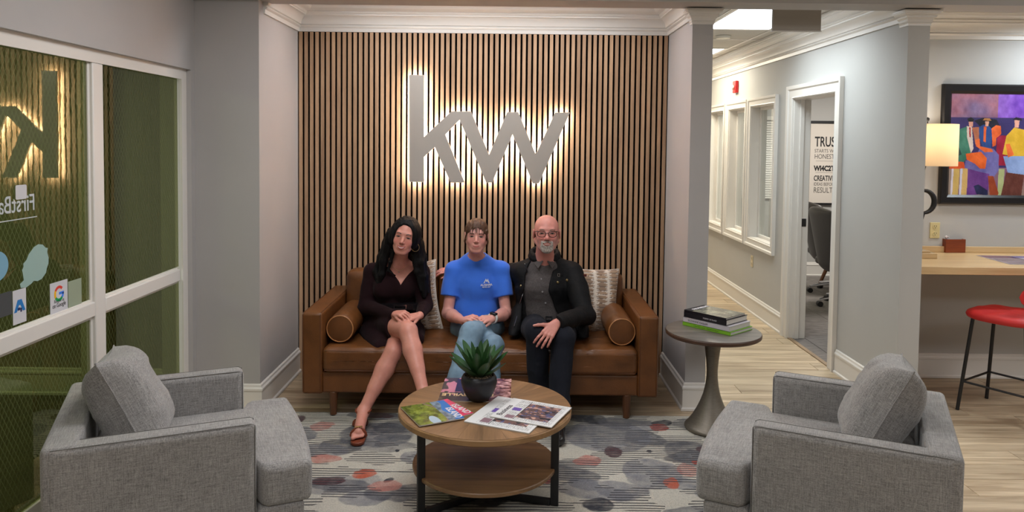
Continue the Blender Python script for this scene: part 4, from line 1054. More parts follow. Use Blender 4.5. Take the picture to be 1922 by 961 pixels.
nt.links.new(bs.outputs[0], ms.inputs[1]); nt.links.new(tl.outputs[0], ms.inputs[2]); nt.links.new(ms.outputs[0], nt.nodes['Material Output'].inputs[0])
b = MB(); b.lathe([(.186, .640), (.190, .640), (.190, .925), (.186, .925), (.186, .640)], 64, cap=False); b.build('lamp_shade', m, lamp, angle=60)
b = MB()
for k in range(3): a = k * 2.094; b.cyl((0, 0, .90), (.187 * math.cos(a), .187 * math.sin(a), .915), .0022, n=6)
b.cyl((0, 0, .70), (0, 0, .955), .004, n=8); b.build('harp', M_BLACK, lamp)
b = MB(); b.lathe([(0, .945), (.008, .947), (.012, .958), (.011, .968), (0, .975)], 16, cap=False); b.build('finial', M_BLACK, lamp)
b = MB(); b.lathe([(0, .75), (.02, .755), (.03, .79), (.022, .83), (0, .84)], 16, cap=False); b.build('bulb', mat('lit_bulb', (1, 1, 1), emit=(1.0, .88, .70), estr=9.0), lamp)
pl = bpy.data.lights.new('lamp_light', 'POINT'); pl.energy = 4.6; pl.color = (1.0, .88, .72); pl.shadow_soft_size = .035
po = bpy.data.objects.new('lamp_light', pl); COL.objects.link(po); po.location = (LX, LY, .93 + .875)

def outlet(name, label, M, col):
    t = empty(name); tag(t, label, 'outlet'); t.matrix_world = M
    m = mat('plate_plastic', col, .4); b = MB(); b.box((-.036, -.058, .0005), (.036, .058, .006)); b.build('cover_plate', m, t, bevel=.002)
    for dy in (-.026, .026):
        b = MB(); b.prism([(.017 * math.cos(a) , dy + .019 * math.sin(a)) for a in np.linspace(0, 2 * PI, 20, endpoint=False)], .0062, .0085); r = b.build('receptacle', m, t)
        b = MB(); b.box((-.009, dy, .0085), (-.006, dy + .010, .0092)); b.box((.006, dy, .0085), (.009, dy + .010, .0092)); b.cyl((0, dy - .008, .0085), (0, dy - .008, .0092), .003, n=10); b.build('slot', M_BLACK, r)
outlet('wall_outlet', 'ivory duplex wall outlet above the desk between lamp and wooden box', frame((3.103, 5.3695, 1.09), (1, 0, 0), (0, 0, 1)), rgb(214, 200, 150))
pxo = WX(1412, 490, 2.45)
outlet('wall_outlet', 'small beige wall outlet low on the corridor wall beneath the windows', frame((2.4495, pxo.y, pxo.z), (0, -1, 0), (0, 0, 1)), rgb(214, 200, 170))

# wooden box of sweets on the desk
bc = WZ(1790, 474, .931); M_BOX = wood('reddish_box_wood', rgb(104, 44, 20), rgb(150, 72, 36), .4, axis='X')
bx = thing('wooden_box', 'small reddish wooden box holding wrapped sweets on the desk', 'box', (bc.x + .005, bc.y + .045, .9312), 0.05)
w2, d2, h2b = .074, .055, .098
for nm, lo, hi in (('front_panel', (-w2, -d2, 0), (w2, -d2 + .006, h2b)), ('back_panel', (-w2, d2 - .006, 0), (w2, d2, h2b)), ('side_panel', (-w2, -d2 + .0065, 0), (-w2 + .006, d2 - .0065, h2b)), ('side_panel', (w2 - .006, -d2 + .0065, 0), (w2, d2 - .0065, h2b)), ('bottom_panel', (-w2 + .0065, -d2 + .0065, 0), (w2 - .0065, d2 - .0065, .006))):
    b = MB(); b.box(lo, hi); b.build(nm, M_BOX, bx, bevel=.001)
rr = random.Random(9); cols_ = [mat('sweet_wrapper', c, .25) for c in (rgb(220, 210, 215), rgb(190, 40, 50), rgb(235, 225, 225))]
for k in range(9):
    x_, y_ = rr.uniform(-.045, .045), rr.uniform(-.03, .03); q = MB(); s_ = .013
    q.lathe([(0, -s_), (s_ * .7, -s_ * .7), (s_, 0), (s_ * .7, s_ * .7), (0, s_)], 12, cap=False); q.box((-s_ * 2, -s_ * .5, -.002), (s_ * 2, s_ * .5, .002))
    o = q.build('wrapped_sweet', cols_[k % 3], None); o.location = (bc.x + x_, bc.y + .045 + y_, .9305 + .080 + (k % 3) * .016); o.rotation_euler = (rr.uniform(-.5, .5), rr.uniform(-.5, .5), rr.uniform(0, 3))
    tag(o, 'wrapped sweet lying in the small reddish wooden box on the desk', 'sweet', 'wrapped sweets in the wooden box')

def flyer(U, V):
    n = noise2(U, V, 6, 91)[..., None]; c = np.array([.42, .34, .42]) * (1 - n) + np.array([.72, .66, .70]) * n
    c[(V > .70)] = [.36, .22, .42]; tx = (((V * 22) % 1) < .4) & (U > .1) & (U < .85) & (V < .6); c[tx] = [.30, .26, .34]; c[(U < .03) | (U > .97) | (V < .03) | (V > .97)] = [.75, .72, .74]
    return c
fa = WZ(1905, 500, .931)
fb = empty('flyer'); tag(fb, 'purple printed flyer lying flat on the desk', 'flyer'); fb.matrix_world = frame((3.29, 4.82, .932), (1, -.06, 0), (.06, 1, 0))
b = MB(); b.box((0, 0, -.0010), (.42, .40, -.0002)); b.build('sheet', M_PAGES, fb); painted('print', .42, .40, 90, 80, flyer, M_PRINT, fb)
fb = empty('flyer'); tag(fb, 'white and blue leaflet on top of the purple flyer at the right edge', 'flyer'); fb.matrix_world = frame((3.54, 5.00, .9345), (1, .15, 0), (-.15, 1, 0))
b = MB(); b.box((0, 0, -.0012), (.22, .16, -.0002)); b.build('sheet', M_PAGES, fb); painted('print', .22, .16, 60, 50, lambda U, V: np.where((V > .55)[..., None], np.array([.35, .36, .70]), np.array([.82, .82, .88])) + 0 * flyer(U, V), M_PRINT, fb)

# red bar stool
M_RED = mat('red_leather', rgb(206, 44, 44), .5, noise=.15, nscale=10, bump=.05, bscale=120)
SR = math.atan2(.3, -.2)
st = thing('bar_stool', 'red padded bar stool with black metal legs under the desk', 'stool', (3.18, 4.64, 0), SR)
feet = [(.20, .20), (.20, -.20), (-.20, .20), (-.20, -.20)]
tops = [(.15, .15), (.15, -.15), (-.15, .15), (-.15, -.15)]
for (fx, fy), (tx_, ty_) in zip(feet, tops):
    b = MB(); b.cyl((fx, fy, .0012), (tx_, ty_, .600), .011, n=14); b.build('leg', M_BLACK, st)
def lp(i, z_): k = z_ / .60; return (feet[i][0] * (1 - k) + tops[i][0] * k, feet[i][1] * (1 - k) + tops[i][1] * k, z_)
b = MB()
for i, j in ((0, 1), (1, 3), (3, 2), (2, 0)): b.cyl(lp(i, .19), lp(j, .19), .007, n=10)
b.build('foot_rest', M_BLACK, st)
nu, nv = 44, 12; P = []
V_ = []; th = np.linspace(0, 2 * PI, 48, endpoint=False)
rows = [(0, .012), (.5, .012), (.85, .006), (.97, -.006), (1.0, -.022), (.97, -.038), (.9, -.046), (0, -.046)]
G = np.zeros((48, len(rows), 3))
for j, (rr_, zz) in enumerate(rows):
    r_ = .235 * (1 + .05 * np.cos(4 * th) * -1)
    G[:, j, 0] = rr_ * r_ * np.cos(th); G[:, j, 1] = rr_ * r_ * 1.0 * np.sin(th); G[:, j, 2] = .650 + zz + (.003 * np.cos(th * 8) * (rr_ > .3) * (rr_ < .9) if zz > 0 else 0)
grid_mesh('seat', G, M_RED, st, closed_u=True)
for s_ in (-1, 1):
    b = MB(); b.cyl((-.15, .14 * s_, .60), (-.215, .16 * s_, .80), .010, n=12); b.build('back_support', M_BLACK, st)
nu, nv = 28, 14; a_ = np.linspace(-1, 1, nu); t_ = np.linspace(0, 2 * PI, nv, endpoint=False); G = np.zeros((nu, nv, 3))
for i, s_ in enumerate(a_):
    ang = s_ * .95; w_ = (1 - abs(s_) ** 4) ** .5 if abs(s_) < 1 else 0
    for j, t in enumerate(t_):
        G[i, j] = ((-.245 + .02) * math.cos(ang) - .0 + .020 * math.cos(t) * w_ * math.cos(ang), .245 * math.sin(ang) * 1.05 + .020 * math.cos(t) * w_ * math.sin(ang), .795 + .072 * math.sin(t) * w_)
grid_mesh('backrest', G, M_RED, st, closed_v=True)

# ------------------------------------------------------------------ corridor fittings
def troffer(y0, label):
    t = thing('ceiling_light', label, 'ceiling light', (1.89, y0 + .6, CZ - .005), 0, 'corridor ceiling lights')
    b = MB(); b.sweep2d([(-.30, -.60), (-.30, .60), (.30, .60), (.30, -.60)], [(0, 0), (0, .022), (-.03, .022), (-.03, 0)], lambda u, v, w: (u, v, w), closed=True); b.build('frame', M_TRIM, t)
    b = MB(); b.box((-.268, -.568, .004), (.268, .568, .010)); b.build('diffuser', mat('lit_diffuser', (1, 1, 1), emit=(.86, .93, 1.0), estr=4.5), t)
troffer(5.10, 'bright white rectangular ceiling light nearest in the corridor')
troffer(7.54, 'rectangular corridor ceiling light second from the front')
troffer(9.98, 'rectangular corridor ceiling light far down the corridor')
b = MB(); b.lathe([(0, 0), (.062, 0), (.066, .012), (.07, .020), (0, .020)], 32, cap=False); o = b.build('smoke_detector', M_WHITEPL, None); d_ = WZ(1357, 72, CZ - .02); o.location = (d_.x, d_.y, CZ - .021)
tag(o, 'white round smoke detector on the corridor ceiling behind the first light', 'smoke detector')
# hanging panel seen from its blank side
hs = thing('hanging_sign', 'blank beige hanging sign panel below the beam at the corridor mouth', 'sign', (1.868, 4.90, 2.452))
b = MB(); b.box((-.160, -.012, 0), (.160, .012, .185)); b.build('panel', mat('beige_sign_back', rgb(176, 168, 158), .5), hs, bevel=.004)
b = MB(); b.box((-.163, -.014, -.004), (.163, .014, .004)); b.build('edge_strip', M_TRIM, hs, bevel=.001)
b = MB(); b.box((-.05, -.02, .185), (.05, .02, .227)); b.build('mounting_canopy', M_TRIM, hs, bevel=.003)
# fire alarm
fa_ = thing('fire_alarm', 'red fire alarm strobe on the corridor wall above the windows', 'fire alarm', (2.4495, 8.07, 2.33))
b = MB(); b.box((-.035, -.055, -.065), (0, .055, .065)); b.build('housing', mat('red_plastic', rgb(196, 26, 30), .35), fa_, bevel=.008, seg=3)
b = MB(); b.lathe([(0, 0), (.026, .002), (.024, .018), (.012, .028), (0, .030)], 20, Matrix.Translation((-.036, .01, -.005)) @ Matrix.Rotation(-PI / 2, 4, 'Y'), cap=False); b.build('strobe_lens', M_WHITEPL, fa_)

# ------------------------------------------------------------------ office seen through the door
M_POSTER = mat('poster_paper', rgb(222, 214, 204), .7)
po_ = thing('wall_poster', 'white office poster with black lettering and black rails seen through the door', 'poster', (3.86, 9.53, .945))
b = MB(); b.box((0, 0, 0), (1.15, .006, 1.065)); b.build('sheet', M_POSTER, po_)
b = MB(); b.box((-.005, -.008, 1.04), (1.155, .010, 1.075)); b.build('rail', M_BLACK, po_); b = MB(); b.box((-.005, -.008, -.015), (1.155, .010, .012)); b.build('rail', M_BLACK, po_)
M_INK = mat('poster_ink', (.012, .012, .014), .6); M_INK2 = mat('poster_grey_ink', rgb(96, 92, 90), .6)
def ptext(s, z_, size, m, xs=1.0, bold=0.0): text(s, size, m, po_, frame((.055, -.001, z_), (1, 0, 0), (0, 0, 1)), xs=xs, bold=bold)
ptext('TRUST', .745, .180, M_INK, .62, .003); ptext('STARTS WITH', .665, .066, M_INK2, .80); ptext('HONESTY', .585, .088, M_INK2, .76)
ptext('WI4C2TS', .430, .092, M_INK, .80, .004); ptext('CREATIVITY', .300, .096, M_INK, .62, .002); ptext('IDEAS BEFORE', .236, .060, M_INK2, .74); ptext('RESULTS', .145, .100, M_INK2, .74)
b = MB(); b.box((.075, -.001, .555), (1.08, 0, .558)); b.box((.075, -.001, .405), (1.08, 0, .408)); b.build('rule_line', M_INK2, po_)
M_BLEATH = mat('black_office_leather', (.055, .048, .045), .4, bump=.05, bscale=80)
def office_chair(label, loc, rz):
    t = thing('office_chair', label, 'chair', loc, rz, 'black office chairs')
    V, F = puffy(.50, .50, .09, 16, .15, .035); V += np.array([0, 0, .47]); np_mesh('seat', V, F, M_BLEATH, t)
    # back shell, curved, leaning back (chair faces +X)
    nz_, ny_ = 16, 10; G = np.zeros((nz_, ny_, 3)); Z2 = np.linspace(0, 1, nz_)
    V, F = puffy(.075, .47, .62, 18, 0.1, .035); h_ = (V[:, 2] + .31) / .62
    V[:, 1] *= .72 + .34 * h_ - .10 * h_ ** 3; V[:, 0] += -.24 - .13 * h_ + .10 * (V[:, 1] / .24) ** 2 * .6; V[:, 2] += .72
    np_mesh('backrest', V, F, M_BLEATH, t)
    for s_ in (-1, 1):
        b = MB(); b.tube([(-.22, s_ * .23, .60), (-.20, s_ * .27, .66), (0, s_ * .28, .67), (.16, s_ * .27, .66), (.14, s_ * .24, .50)], .012, 10); a = b.build('armrest', M_CHROME, t)
        b = MB(); b.box((-.12, s_ * .28 - .025, .675), (.14, s_ * .28 + .025, .695)); b.build('arm_pad', M_BLEATH, a, bevel=.006)
    b = MB(); b.cyl((0, 0, .10), (0, 0, .43), .025, n=16); b.build('gas_lift', M_CHROME, t)
    for k in range(5):
        a = k * 2 * PI / 5 + .5; u = Vector((math.cos(a), math.sin(a), 0))
        b = MB(); b.tube([(0, 0, .12), u * .15 + Vector((0, 0, .105)), u * .30 + Vector((0, 0, .075))], [.022, .018, .013], 10); l_ = b.build('base_arm', M_CHROME, t)
        b = MB(); v = Vector((-u.y, u.x, 0)); c = u * .30 + Vector((0, 0, .0295)); b.cyl(c - v * .024, c + v * .024, .029, n=18); b.build('caster', M_BLACK, l_)
    return t
office_chair('black high back office chair nearest the open office door', (3.57, 7.72, 0), .15)
office_chair('black high back office chair further inside the office', (3.76, 8.42, 0), .05)
tb_ = thing('conference_table', 'dark wooden conference table leg and edge inside the office', 'table', (4.31, 8.05, 0))
b = MB(); b.box((-.34, -.9, .72), (.9, .9, .76)); b.build('tabletop', M_WALNUT, tb_, bevel=.004)
for sx in (-.30, .80):
    for sy in (-.75, .75):
        b = MB(); b.cyl((sx * (1.9 if sx < 0 else 1.1), sy * 1.08, .003), (sx, sy, .72), .018, .032, 16); b.build('leg', M_WALNUT, tb_)

# ------------------------------------------------------------------ stickers on the glazed partition (room side of the glass)
SXP = -1.9995
def sticker(label, px4, name='glass_sticker', cat='sticker', m=None, shape=None, ext=.0009):
    l_, t_, r_, b_ = px4; p = WX((l_ + r_) / 2, (t_ + b_) / 2, SXP)
    a = WX(l_, (t_ + b_) / 2, SXP); c = WX(r_, (t_ + b_) / 2, SXP); d = WX((l_ + r_) / 2, t_, SXP); e = WX((l_ + r_) / 2, b_, SXP)
    w_ = abs(c.y - a.y); h_ = abs(d.z - e.z); o = empty(name); tag(o, label, cat); o.matrix_world = frame(p, (0, 1, 0), (0, 0, 1))
    if m:
        pol = shape or [(-1, -1), (1, -1), (1, 1), (-1, 1)]
        q = MB(); q.prism([(x_ * w_ / 2, y_ * h_ / 2) for x_, y_ in pol], 0, ext); q.build('sticker_sheet', m, o, smooth=False)
    return o, w_, h_
def rrect(r=.25, n=5): return [(sx * (1 - r) + r * math.cos(a), sy * (1 - r) + r * math.sin(a)) for sx, sy, a0_ in ((1, 1, 0), (-1, 1, PI / 2), (-1, -1, PI), (1, -1, 1.5 * PI)) for a in np.linspace(a0_, a0_ + PI / 2, n)]
M_SW = mat('white_vinyl', rgb(205, 205, 210), .5); M_SG = mat('grey_white_vinyl', rgb(190, 196, 200), .5); M_SBL = mat('pale_blue_vinyl', rgb(120, 166, 190), .5); M_SMI = mat('pale_mint_vinyl', rgb(150, 178, 172), .55)
M_SPG = mat('pale_green_vinyl', rgb(150, 162, 140), .55); M_SDK = mat('dark_smoky_vinyl', rgb(74, 78, 80), .4)
sticker('white rounded square decal above the mirrored lettering on the glass', (29, 347, 50, 374), m=M_SW, shape=rrect())
o, w_, h_ = sticker('white mirrored serif lettering decal on the glass', (0, 366, 67, 402))
tx = text('FirstBank', .098, M_SG, o, Matrix.Translation((w_ / 2, -.030, 0)) @ Matrix.Scale(-1, 4, (1, 0, 0)), bold=.0006, xs=.82)
b = MB(); b.box((-.30, -.062, 0), (w_ / 2 + .01, -.058, .0008)); b.build('underline', M_SG, o)
o, w_, h_ = sticker('pale blue round sticker at the left edge of the glass', (-32, 472, 16, 530), m=M_SBL, shape=[(math.cos(a), math.sin(a)) for a in np.linspace(0, 2 * PI, 40, endpoint=False)])
sp = [(-.55, -1), (-.9, -.95), (-.95, -.75), (-.7, -.62), (-.75, -.3), (-.8, -.1), (-.7, .05), (-.72, .2), (-.5, .35), (-.35, .6), (0, .9), (.3, 1), (.6, .93), (.78, .75), (.95, .7), (.9, .5), (1, .2), (.98, -.1), (.85, -.35), (.8, -.55), (.5, -.8), (.2, -.85), (-.05, -.78), (-.2, -.88)]
sticker('pale mint blob shaped sticker with a tail on the glass', (36, 460, 92, 535), m=M_SMI, shape=sp)
o, w_, h_ = sticker('white sticker with a blue house shaped emblem on the glass', (24, 543, 49, 607), m=M_SW)
MBL = mat('sticker_blue', rgb(36, 120, 190), .5); MDB = mat('sticker_navy', rgb(30, 40, 90), .5)
b = MB(); b.prism([(-.85 * w_ / 2, -.3 * h_ / 2), (-.3 * w_ / 2, .40 * h_ / 2), (.3 * w_ / 2, .40 * h_ / 2), (.85 * w_ / 2, -.3 * h_ / 2), (.45 * w_ / 2, -.3 * h_ / 2), (.12 * w_ / 2, .08 * h_ / 2), (-.12 * w_ / 2, .08 * h_ / 2), (-.45 * w_ / 2, -.3 * h_ / 2)], .001, .0016); b.build('emblem', MBL, o, smooth=False)
b = MB(); b.box((-.3 * w_ / 2, -.22 * h_ / 2, .0011), (.05 * w_ / 2, -.06 * h_ / 2, .0018)); b.box((.1 * w_ / 2, -.34 * h_ / 2, .0011), (.3 * w_ / 2, -.10 * h_ / 2, .0018)); b.build('emblem_detail', MDB, o, smooth=False)
o, w_, h_ = sticker('white sticker with a four colour letter G on the glass', (94, 528, 127, 586), m=M_SW)
gr = .46 * w_ / 2; gy = .22 * h_ / 2
for c_, a0_, a1_ in (((219, 68, 55), 42, 150), ((244, 180, 0), 150, 212), ((15, 157, 88), 212, 318), ((66, 133, 244), 318, 360)):
    A = np.linspace(R(a0_), R(a1_), 14); q = MB()
    q.prism([(gr * 1.2 * math.cos(a), gy + gr * 1.2 * math.sin(a)) for a in A] + [(gr * .78 * math.cos(a), gy + gr * .78 * math.sin(a)) for a in A[::-1]], .001, .0016); q.build('letter_arc', mat('g_colour', rgb(*c_), .5), o, smooth=False)
q = MB(); q.box((0, gy - gr * .02, .001), (gr * 1.2, gy + gr * .34 - gr * .34, .0016)); q.box((0, gy - gr * .2, .001), (gr * 1.18, gy + gr * .2, .0016)); q.build('letter_bar', mat('g_blue', rgb(66, 133, 244), .5), o, smooth=False)
text('Review us', .022, M_INK2, o, Matrix.Translation((0, -.34 * h_ / 2, .001)), align='CENTER', xs=.8); text('on Google', .028, M_INK, o, Matrix.Translation((0, -.64 * h_ / 2, .001)), align='CENTER', xs=.8)
sticker('pale greenish square sticker beside the letter G sticker', (128, 525, 153, 574), m=M_SPG)
sticker('dark smoky label sticker at the lower left of the glass', (-30, 553, 23, 598), m=M_SDK)

bl = thing('window_blind', 'pale slatted window blind on the office back wall behind the corridor windows', 'blind', (3.02, 9.52, 1.0))
b = MB(); b.box((-.36, -.02, 1.02), (.36, .02, 1.07)); b.build('head_rail', M_TRIM, bl, bevel=.002)
sm_ = MB(); sm_.box((-.35, -.012, 0), (.35, .012, .002)); sme = bpy.data.meshes.new('slat'); sme.from_pydata(sm_.v, [], sm_.f); sme.materials.append(M_TRIM)
for k in range(34):
    o = bpy.data.objects.new('slat', sme); COL.objects.link(o); o.parent = bl; o.location = (0, 0, .02 + k * .0295); o.rotation_euler = (R(72), 0, 0)
# ------------------------------------------------------------------ distance-field modelling for bodies and clothes
def A3(p): return np.array([p[0], p[1], p[2]], dtype=np.float64)
class Cone:
    def __init__(s, a, b, ra, rb):
        s.a = A3(a); s.b = A3(b); s.ra = ra; s.rb = rb; r = max(ra, rb)
        s.lo = np.minimum(s.a, s.b) - r; s.hi = np.maximum(s.a, s.b) + r
    def __call__(s, X, Y, Z):
        d = s.b - s.a; L2 = max(float(d @ d), 1e-12)
        t = ((X - s.a[0]) * d[0] + (Y - s.a[1]) * d[1] + (Z - s.a[2]) * d[2]) / L2
        t = np.clip(t, 0, 1)
        return np.sqrt((X - s.a[0] - t * d[0]) ** 2 + (Y - s.a[1] - t * d[1]) ** 2 + (Z - s.a[2] - t * d[2]) ** 2) - (s.ra + (s.rb - s.ra) * t)
class Ell:
    def __init__(s, c, r, Rm=None):
        s.c = A3(c); s.r = A3(r); s.R = np.eye(3) if Rm is None else np.array(Rm); m = float(s.r.max())
        s.lo = s.c - m; s.hi = s.c + m
    def __call__(s, X, Y, Z):
        x, y, z = X - s.c[0], Y - s.c[1], Z - s.c[2]; R_ = s.R
        u = x * R_[0, 0] + y * R_[1, 0] + z * R_[2, 0]; v = x * R_[0, 1] + y * R_[1, 1] + z * R_[2, 1]; w = x * R_[0, 2] + y * R_[1, 2] + z * R_[2, 2]
        k0 = np.sqrt((u / s.r[0]) ** 2 + (v / s.r[1]) ** 2 + (w / s.r[2]) ** 2); k1 = np.sqrt((u / s.r[0] ** 2) ** 2 + (v / s.r[1] ** 2) ** 2 + (w / s.r[2] ** 2) ** 2)
        return k0 * (k0 - 1) / np.maximum(k1, 1e-6)
class Loft:
    """elliptical segment between a and b; half widths (wa, da) and (wb, db), width along u"""
    def __init__(s, a, b, wa, da, wb, db, u=(1, 0, 0)):
        s.a = A3(a); s.b = A3(b); s.p = (wa, da, wb, db); d = s.b - s.a; s.L = np.linalg.norm(d); s.d = d / s.L
        u = A3(u); u = u - s.d * (u @ s.d); s.u = u / np.linalg.norm(u); s.w = np.cross(s.d, s.u); m = max(s.p)
        s.lo = np.minimum(s.a, s.b) - m; s.hi = np.maximum(s.a, s.b) + m
    def __call__(s, X, Y, Z):
        x, y, z = X - s.a[0], Y - s.a[1], Z - s.a[2]
        t = x * s.d[0] + y * s.d[1] + z * s.d[2]; tc = np.clip(t, 0, s.L); q = tc / s.L; e = t - tc
        wu = s.p[0] + (s.p[2] - s.p[0]) * q; wd = s.p[1] + (s.p[3] - s.p[1]) * q
        a = (x * s.u[0] + y * s.u[1] + z * s.u[2]) / wu; b = (x * s.w[0] + y * s.w[1] + z * s.w[2]) / wd; m = np.minimum(wu, wd)
        return (np.sqrt(a * a + b * b + (e / m) ** 2) - 1) * m
class Clip:
    """a shape kept only where (p - o).n < 0 for each plane"""
    def __init__(s, f, *planes): s.f = f; s.pl = planes; s.lo, s.hi = f.lo, f.hi
    def __call__(s, X, Y, Z):
        d = s.f(X, Y, Z)
        for o, n in s.pl:
            n = A3(n); n = n / np.linalg.norm(n); d = np.maximum(d, (X - o[0]) * n[0] + (Y - o[1]) * n[1] + (Z - o[2]) * n[2])
        return d
class PolyY:
    """2D polygon in XZ taken through all y below ymax"""
    def __init__(s, poly, ymax, ymin=-1e3): 
        s.p = poly; s.y1 = ymax; s.y0 = ymin; a = np.array(poly); s.lo = np.array([a[:, 0].min(), -9, a[:, 1].min()]); s.hi = np.array([a[:, 0].max(), 9, a[:, 1].max()])
    def __call__(s, X, Y, Z):
        d = np.full(np.broadcast(X, Z).shape, 1e3); n = len(s.p)
        for i in range(n):
            a = s.p[i - 1]; b = s.p[i]; ex, ez = b[0] - a[0], b[1] - a[1]; wx, wz = X - a[0], Z - a[1]
            t = np.clip((wx * ex + wz * ez) / (ex * ex + ez * ez), 0, 1); d = np.minimum(d, (wx - ex * t) ** 2 + (wz - ez * t) ** 2)
        d = np.sqrt(d); d = np.where(inpoly(X + 0 * Z, Z + 0 * X, s.p), -d, d)
        return np.maximum(d, Y - s.y1)
class Fn:
    def __init__(s, f, lo, hi): s.f = f; s.lo = A3(lo); s.hi = A3(hi)
    def __call__(s, X, Y, Z): return s.f(X, Y, Z)
class Local:
    """a shape given in local coordinates: world = c + Rm @ (sc * local)"""
    def __init__(s, f, c, Rm, sc):
        s.f = f; s.c = A3(c); s.R = np.array(Rm); s.s = sc
        m = np.abs(np.vstack([f.lo, f.hi])).max(0); r = np.linalg.norm(m) * sc
        cc = s.c + s.R @ (sc * (f.lo + f.hi) / 2); r = np.linalg.norm((f.hi - f.lo) / 2) * sc
        s.lo = cc - r; s.hi = cc + r
    def __call__(s, X, Y, Z):
        x, y, z = (X - s.c[0]) / s.s, (Y - s.c[1]) / s.s, (Z - s.c[2]) / s.s; R_ = s.R
        return s.f(x * R_[0, 0] + y * R_[1, 0] + z * R_[2, 0], x * R_[0, 1] + y * R_[1, 1] + z * R_[2, 1], x * R_[0, 2] + y * R_[1, 2] + z * R_[2, 2]) * s.s
def smin(a, b, k):
    h = np.maximum(k - np.abs(a - b), 0) / k
    return np.minimum(a, b) - h * h * k * .25
def ev(ops, X, Y, Z):
    D = np.full(np.broadcast(X, Y, Z).shape, 1.0)
    for md, f, k in ops: D = comb(D, f(X, Y, Z), md, k)
    return D
def comb(D, v, md, k):
    if md == '+': return smin(D, v, k)
    if md == '-': return -smin(-D, v, k)
    if md == '&': return -smin(-D, -v, k)
    if md == 'd': return D + v
def axis(lo, hi, fine, step):
    out = [lo]
    while out[-1] < hi:
        x = out[-1]; s = step
        for a, b, st in fine:
            if a - step < x < b: s = min(s, st)
        out.append(x + s)
    return np.array(out)
def solve(ops, xs, ys, zs, blocks=True):
    D = np.ones((len(xs), len(ys), len(zs)), np.float32)
    for md, f, k in ops:
        pad = k + .02
        if md == '+' or md == '-':
            i0, i1 = np.searchsorted(xs, (f.lo[0] - pad, f.hi[0] + pad)); j0, j1 = np.searchsorted(ys, (f.lo[1] - pad, f.hi[1] + pad)); k0, k1 = np.searchsorted(zs, (f.lo[2] - pad, f.hi[2] + pad))
        else: i0, i1, j0, j1, k0, k1 = 0, len(xs), 0, len(ys), 0, len(zs)
        if i0 >= i1 or j0 >= j1 or k0 >= k1: continue
        X = xs[i0:i1, None, None]; Y = ys[None, j0:j1, None]; Z = zs[None, None, k0:k1]; sl = (slice(i0, i1), slice(j0, j1), slice(k0, k1))
        if md == 'd':
            near = np.abs(D) < .03; idx = np.nonzero(near)
            D[idx] += f(xs[idx[0]], ys[idx[1]], zs[idx[2]]).astype(np.float32)
        else: D[sl] = comb(D[sl], f(X, Y, Z), md, k)
    return D
def nets(D, xs, ys, zs, smooth=1):
    S_ = D < 0
    c = np.zeros(tuple(n - 1 for n in D.shape), np.uint8)
    for a in (0, 1):
        for b in (0, 1):
            for d in (0, 1): c += S_[a:a + c.shape[0], b:b + c.shape[1], d:d + c.shape[2]]
    act = (c > 0) & (c < 8); I, J, K = np.nonzero(act); n = len(I)
    ids = np.full(c.shape, -1, np.int32); ids[I, J, K] = np.arange(n)
    P = np.zeros((n, 3)); C = np.zeros(n)
    off = [(a, b, d) for a in (0, 1) for b in (0, 1) for d in (0, 1)]
    vals = {o: D[I + o[0], J + o[1], K + o[2]].astype(np.float64) for o in off}
    pos = {o: (xs[I + o[0]], ys[J + o[1]], zs[K + o[2]]) for o in off}
    for o in off:
        for ax in range(3):
            if o[ax]: continue
            o2 = list(o); o2[ax] = 1; o2 = tuple(o2); a, b = vals[o], vals[o2]; m = (a < 0) != (b < 0)
            t = np.where(m, a / np.where(m, a - b, 1), 0)
            for q in range(3): P[:, q] += np.where(m, pos[o][q] + (pos[o2][q] - pos[o][q]) * t, 0)
            C += m
    P /= C[:, None]
    Fs = []
    for ax in range(3):
        sl0 = [slice(None)] * 3; sl1 = [slice(None)] * 3; sl0[ax] = slice(0, -1); sl1[ax] = slice(1, None)
        A, B = S_[tuple(sl0)], S_[tuple(sl1)]; ch = A != B
        o1, o2 = (ax + 1) % 3, (ax + 2) % 3
        ix = np.array(np.nonzero(ch)); ok = (ix[o1] > 0) & (ix[o2] > 0) & (ix[o1] < c.shape[o1]) & (ix[o2] < c.shape[o2]); ix = ix[:, ok]
        inside = A[tuple(ix)]
        def cell(d1, d2):
            q = ix.copy(); q[o1] -= d1; q[o2] -= d2; return ids[tuple(q)]
        q = np.stack([cell(1, 1), cell(0, 1), cell(0, 0), cell(1, 0)], -1)
        q = np.where(inside[:, None], q, q[:, ::-1]); Fs.append(q)
    F = np.vstack(Fs); F = F[(F >= 0).all(1)]
    for _ in range(smooth):
        acc = np.zeros_like(P); cnt = np.zeros(len(P))
        for a in range(4):
            b = (a + 1) % 4
            for q in range(3):
                acc[:, q] += np.bincount(F[:, a], P[F[:, b], q], len(P)); acc[:, q] += np.bincount(F[:, b], P[F[:, a], q], len(P))
            cnt += np.bincount(F[:, a], minlength=len(P)) + np.bincount(F[:, b], minlength=len(P))
        P = P * .4 + .6 * acc / np.maximum(cnt, 1)[:, None]
    return P, F
def sculpt(name, ops, lo, hi, fine, step, mats, root, colfn=None, smooth=1):
    """fine: three lists of (from, to, step) for x, y, z"""
    xs, ys, zs = [axis(lo[i], hi[i], fine[i] if fine else [], step) for i in range(3)]
    D = solve(ops, xs, ys, zs); P, F = nets(D, xs, ys, zs, smooth)
    col = colfn(P) if colfn else None
    P = P - np.array(root.location)
    return np_mesh(name, P, F, mats, root, col)
def bounds(ops, pad=.02):
    L = [f for m, f, k in ops if m == '+']
    return np.min([f.lo for f in L], 0) - pad, np.max([f.hi for f in L], 0) + pad

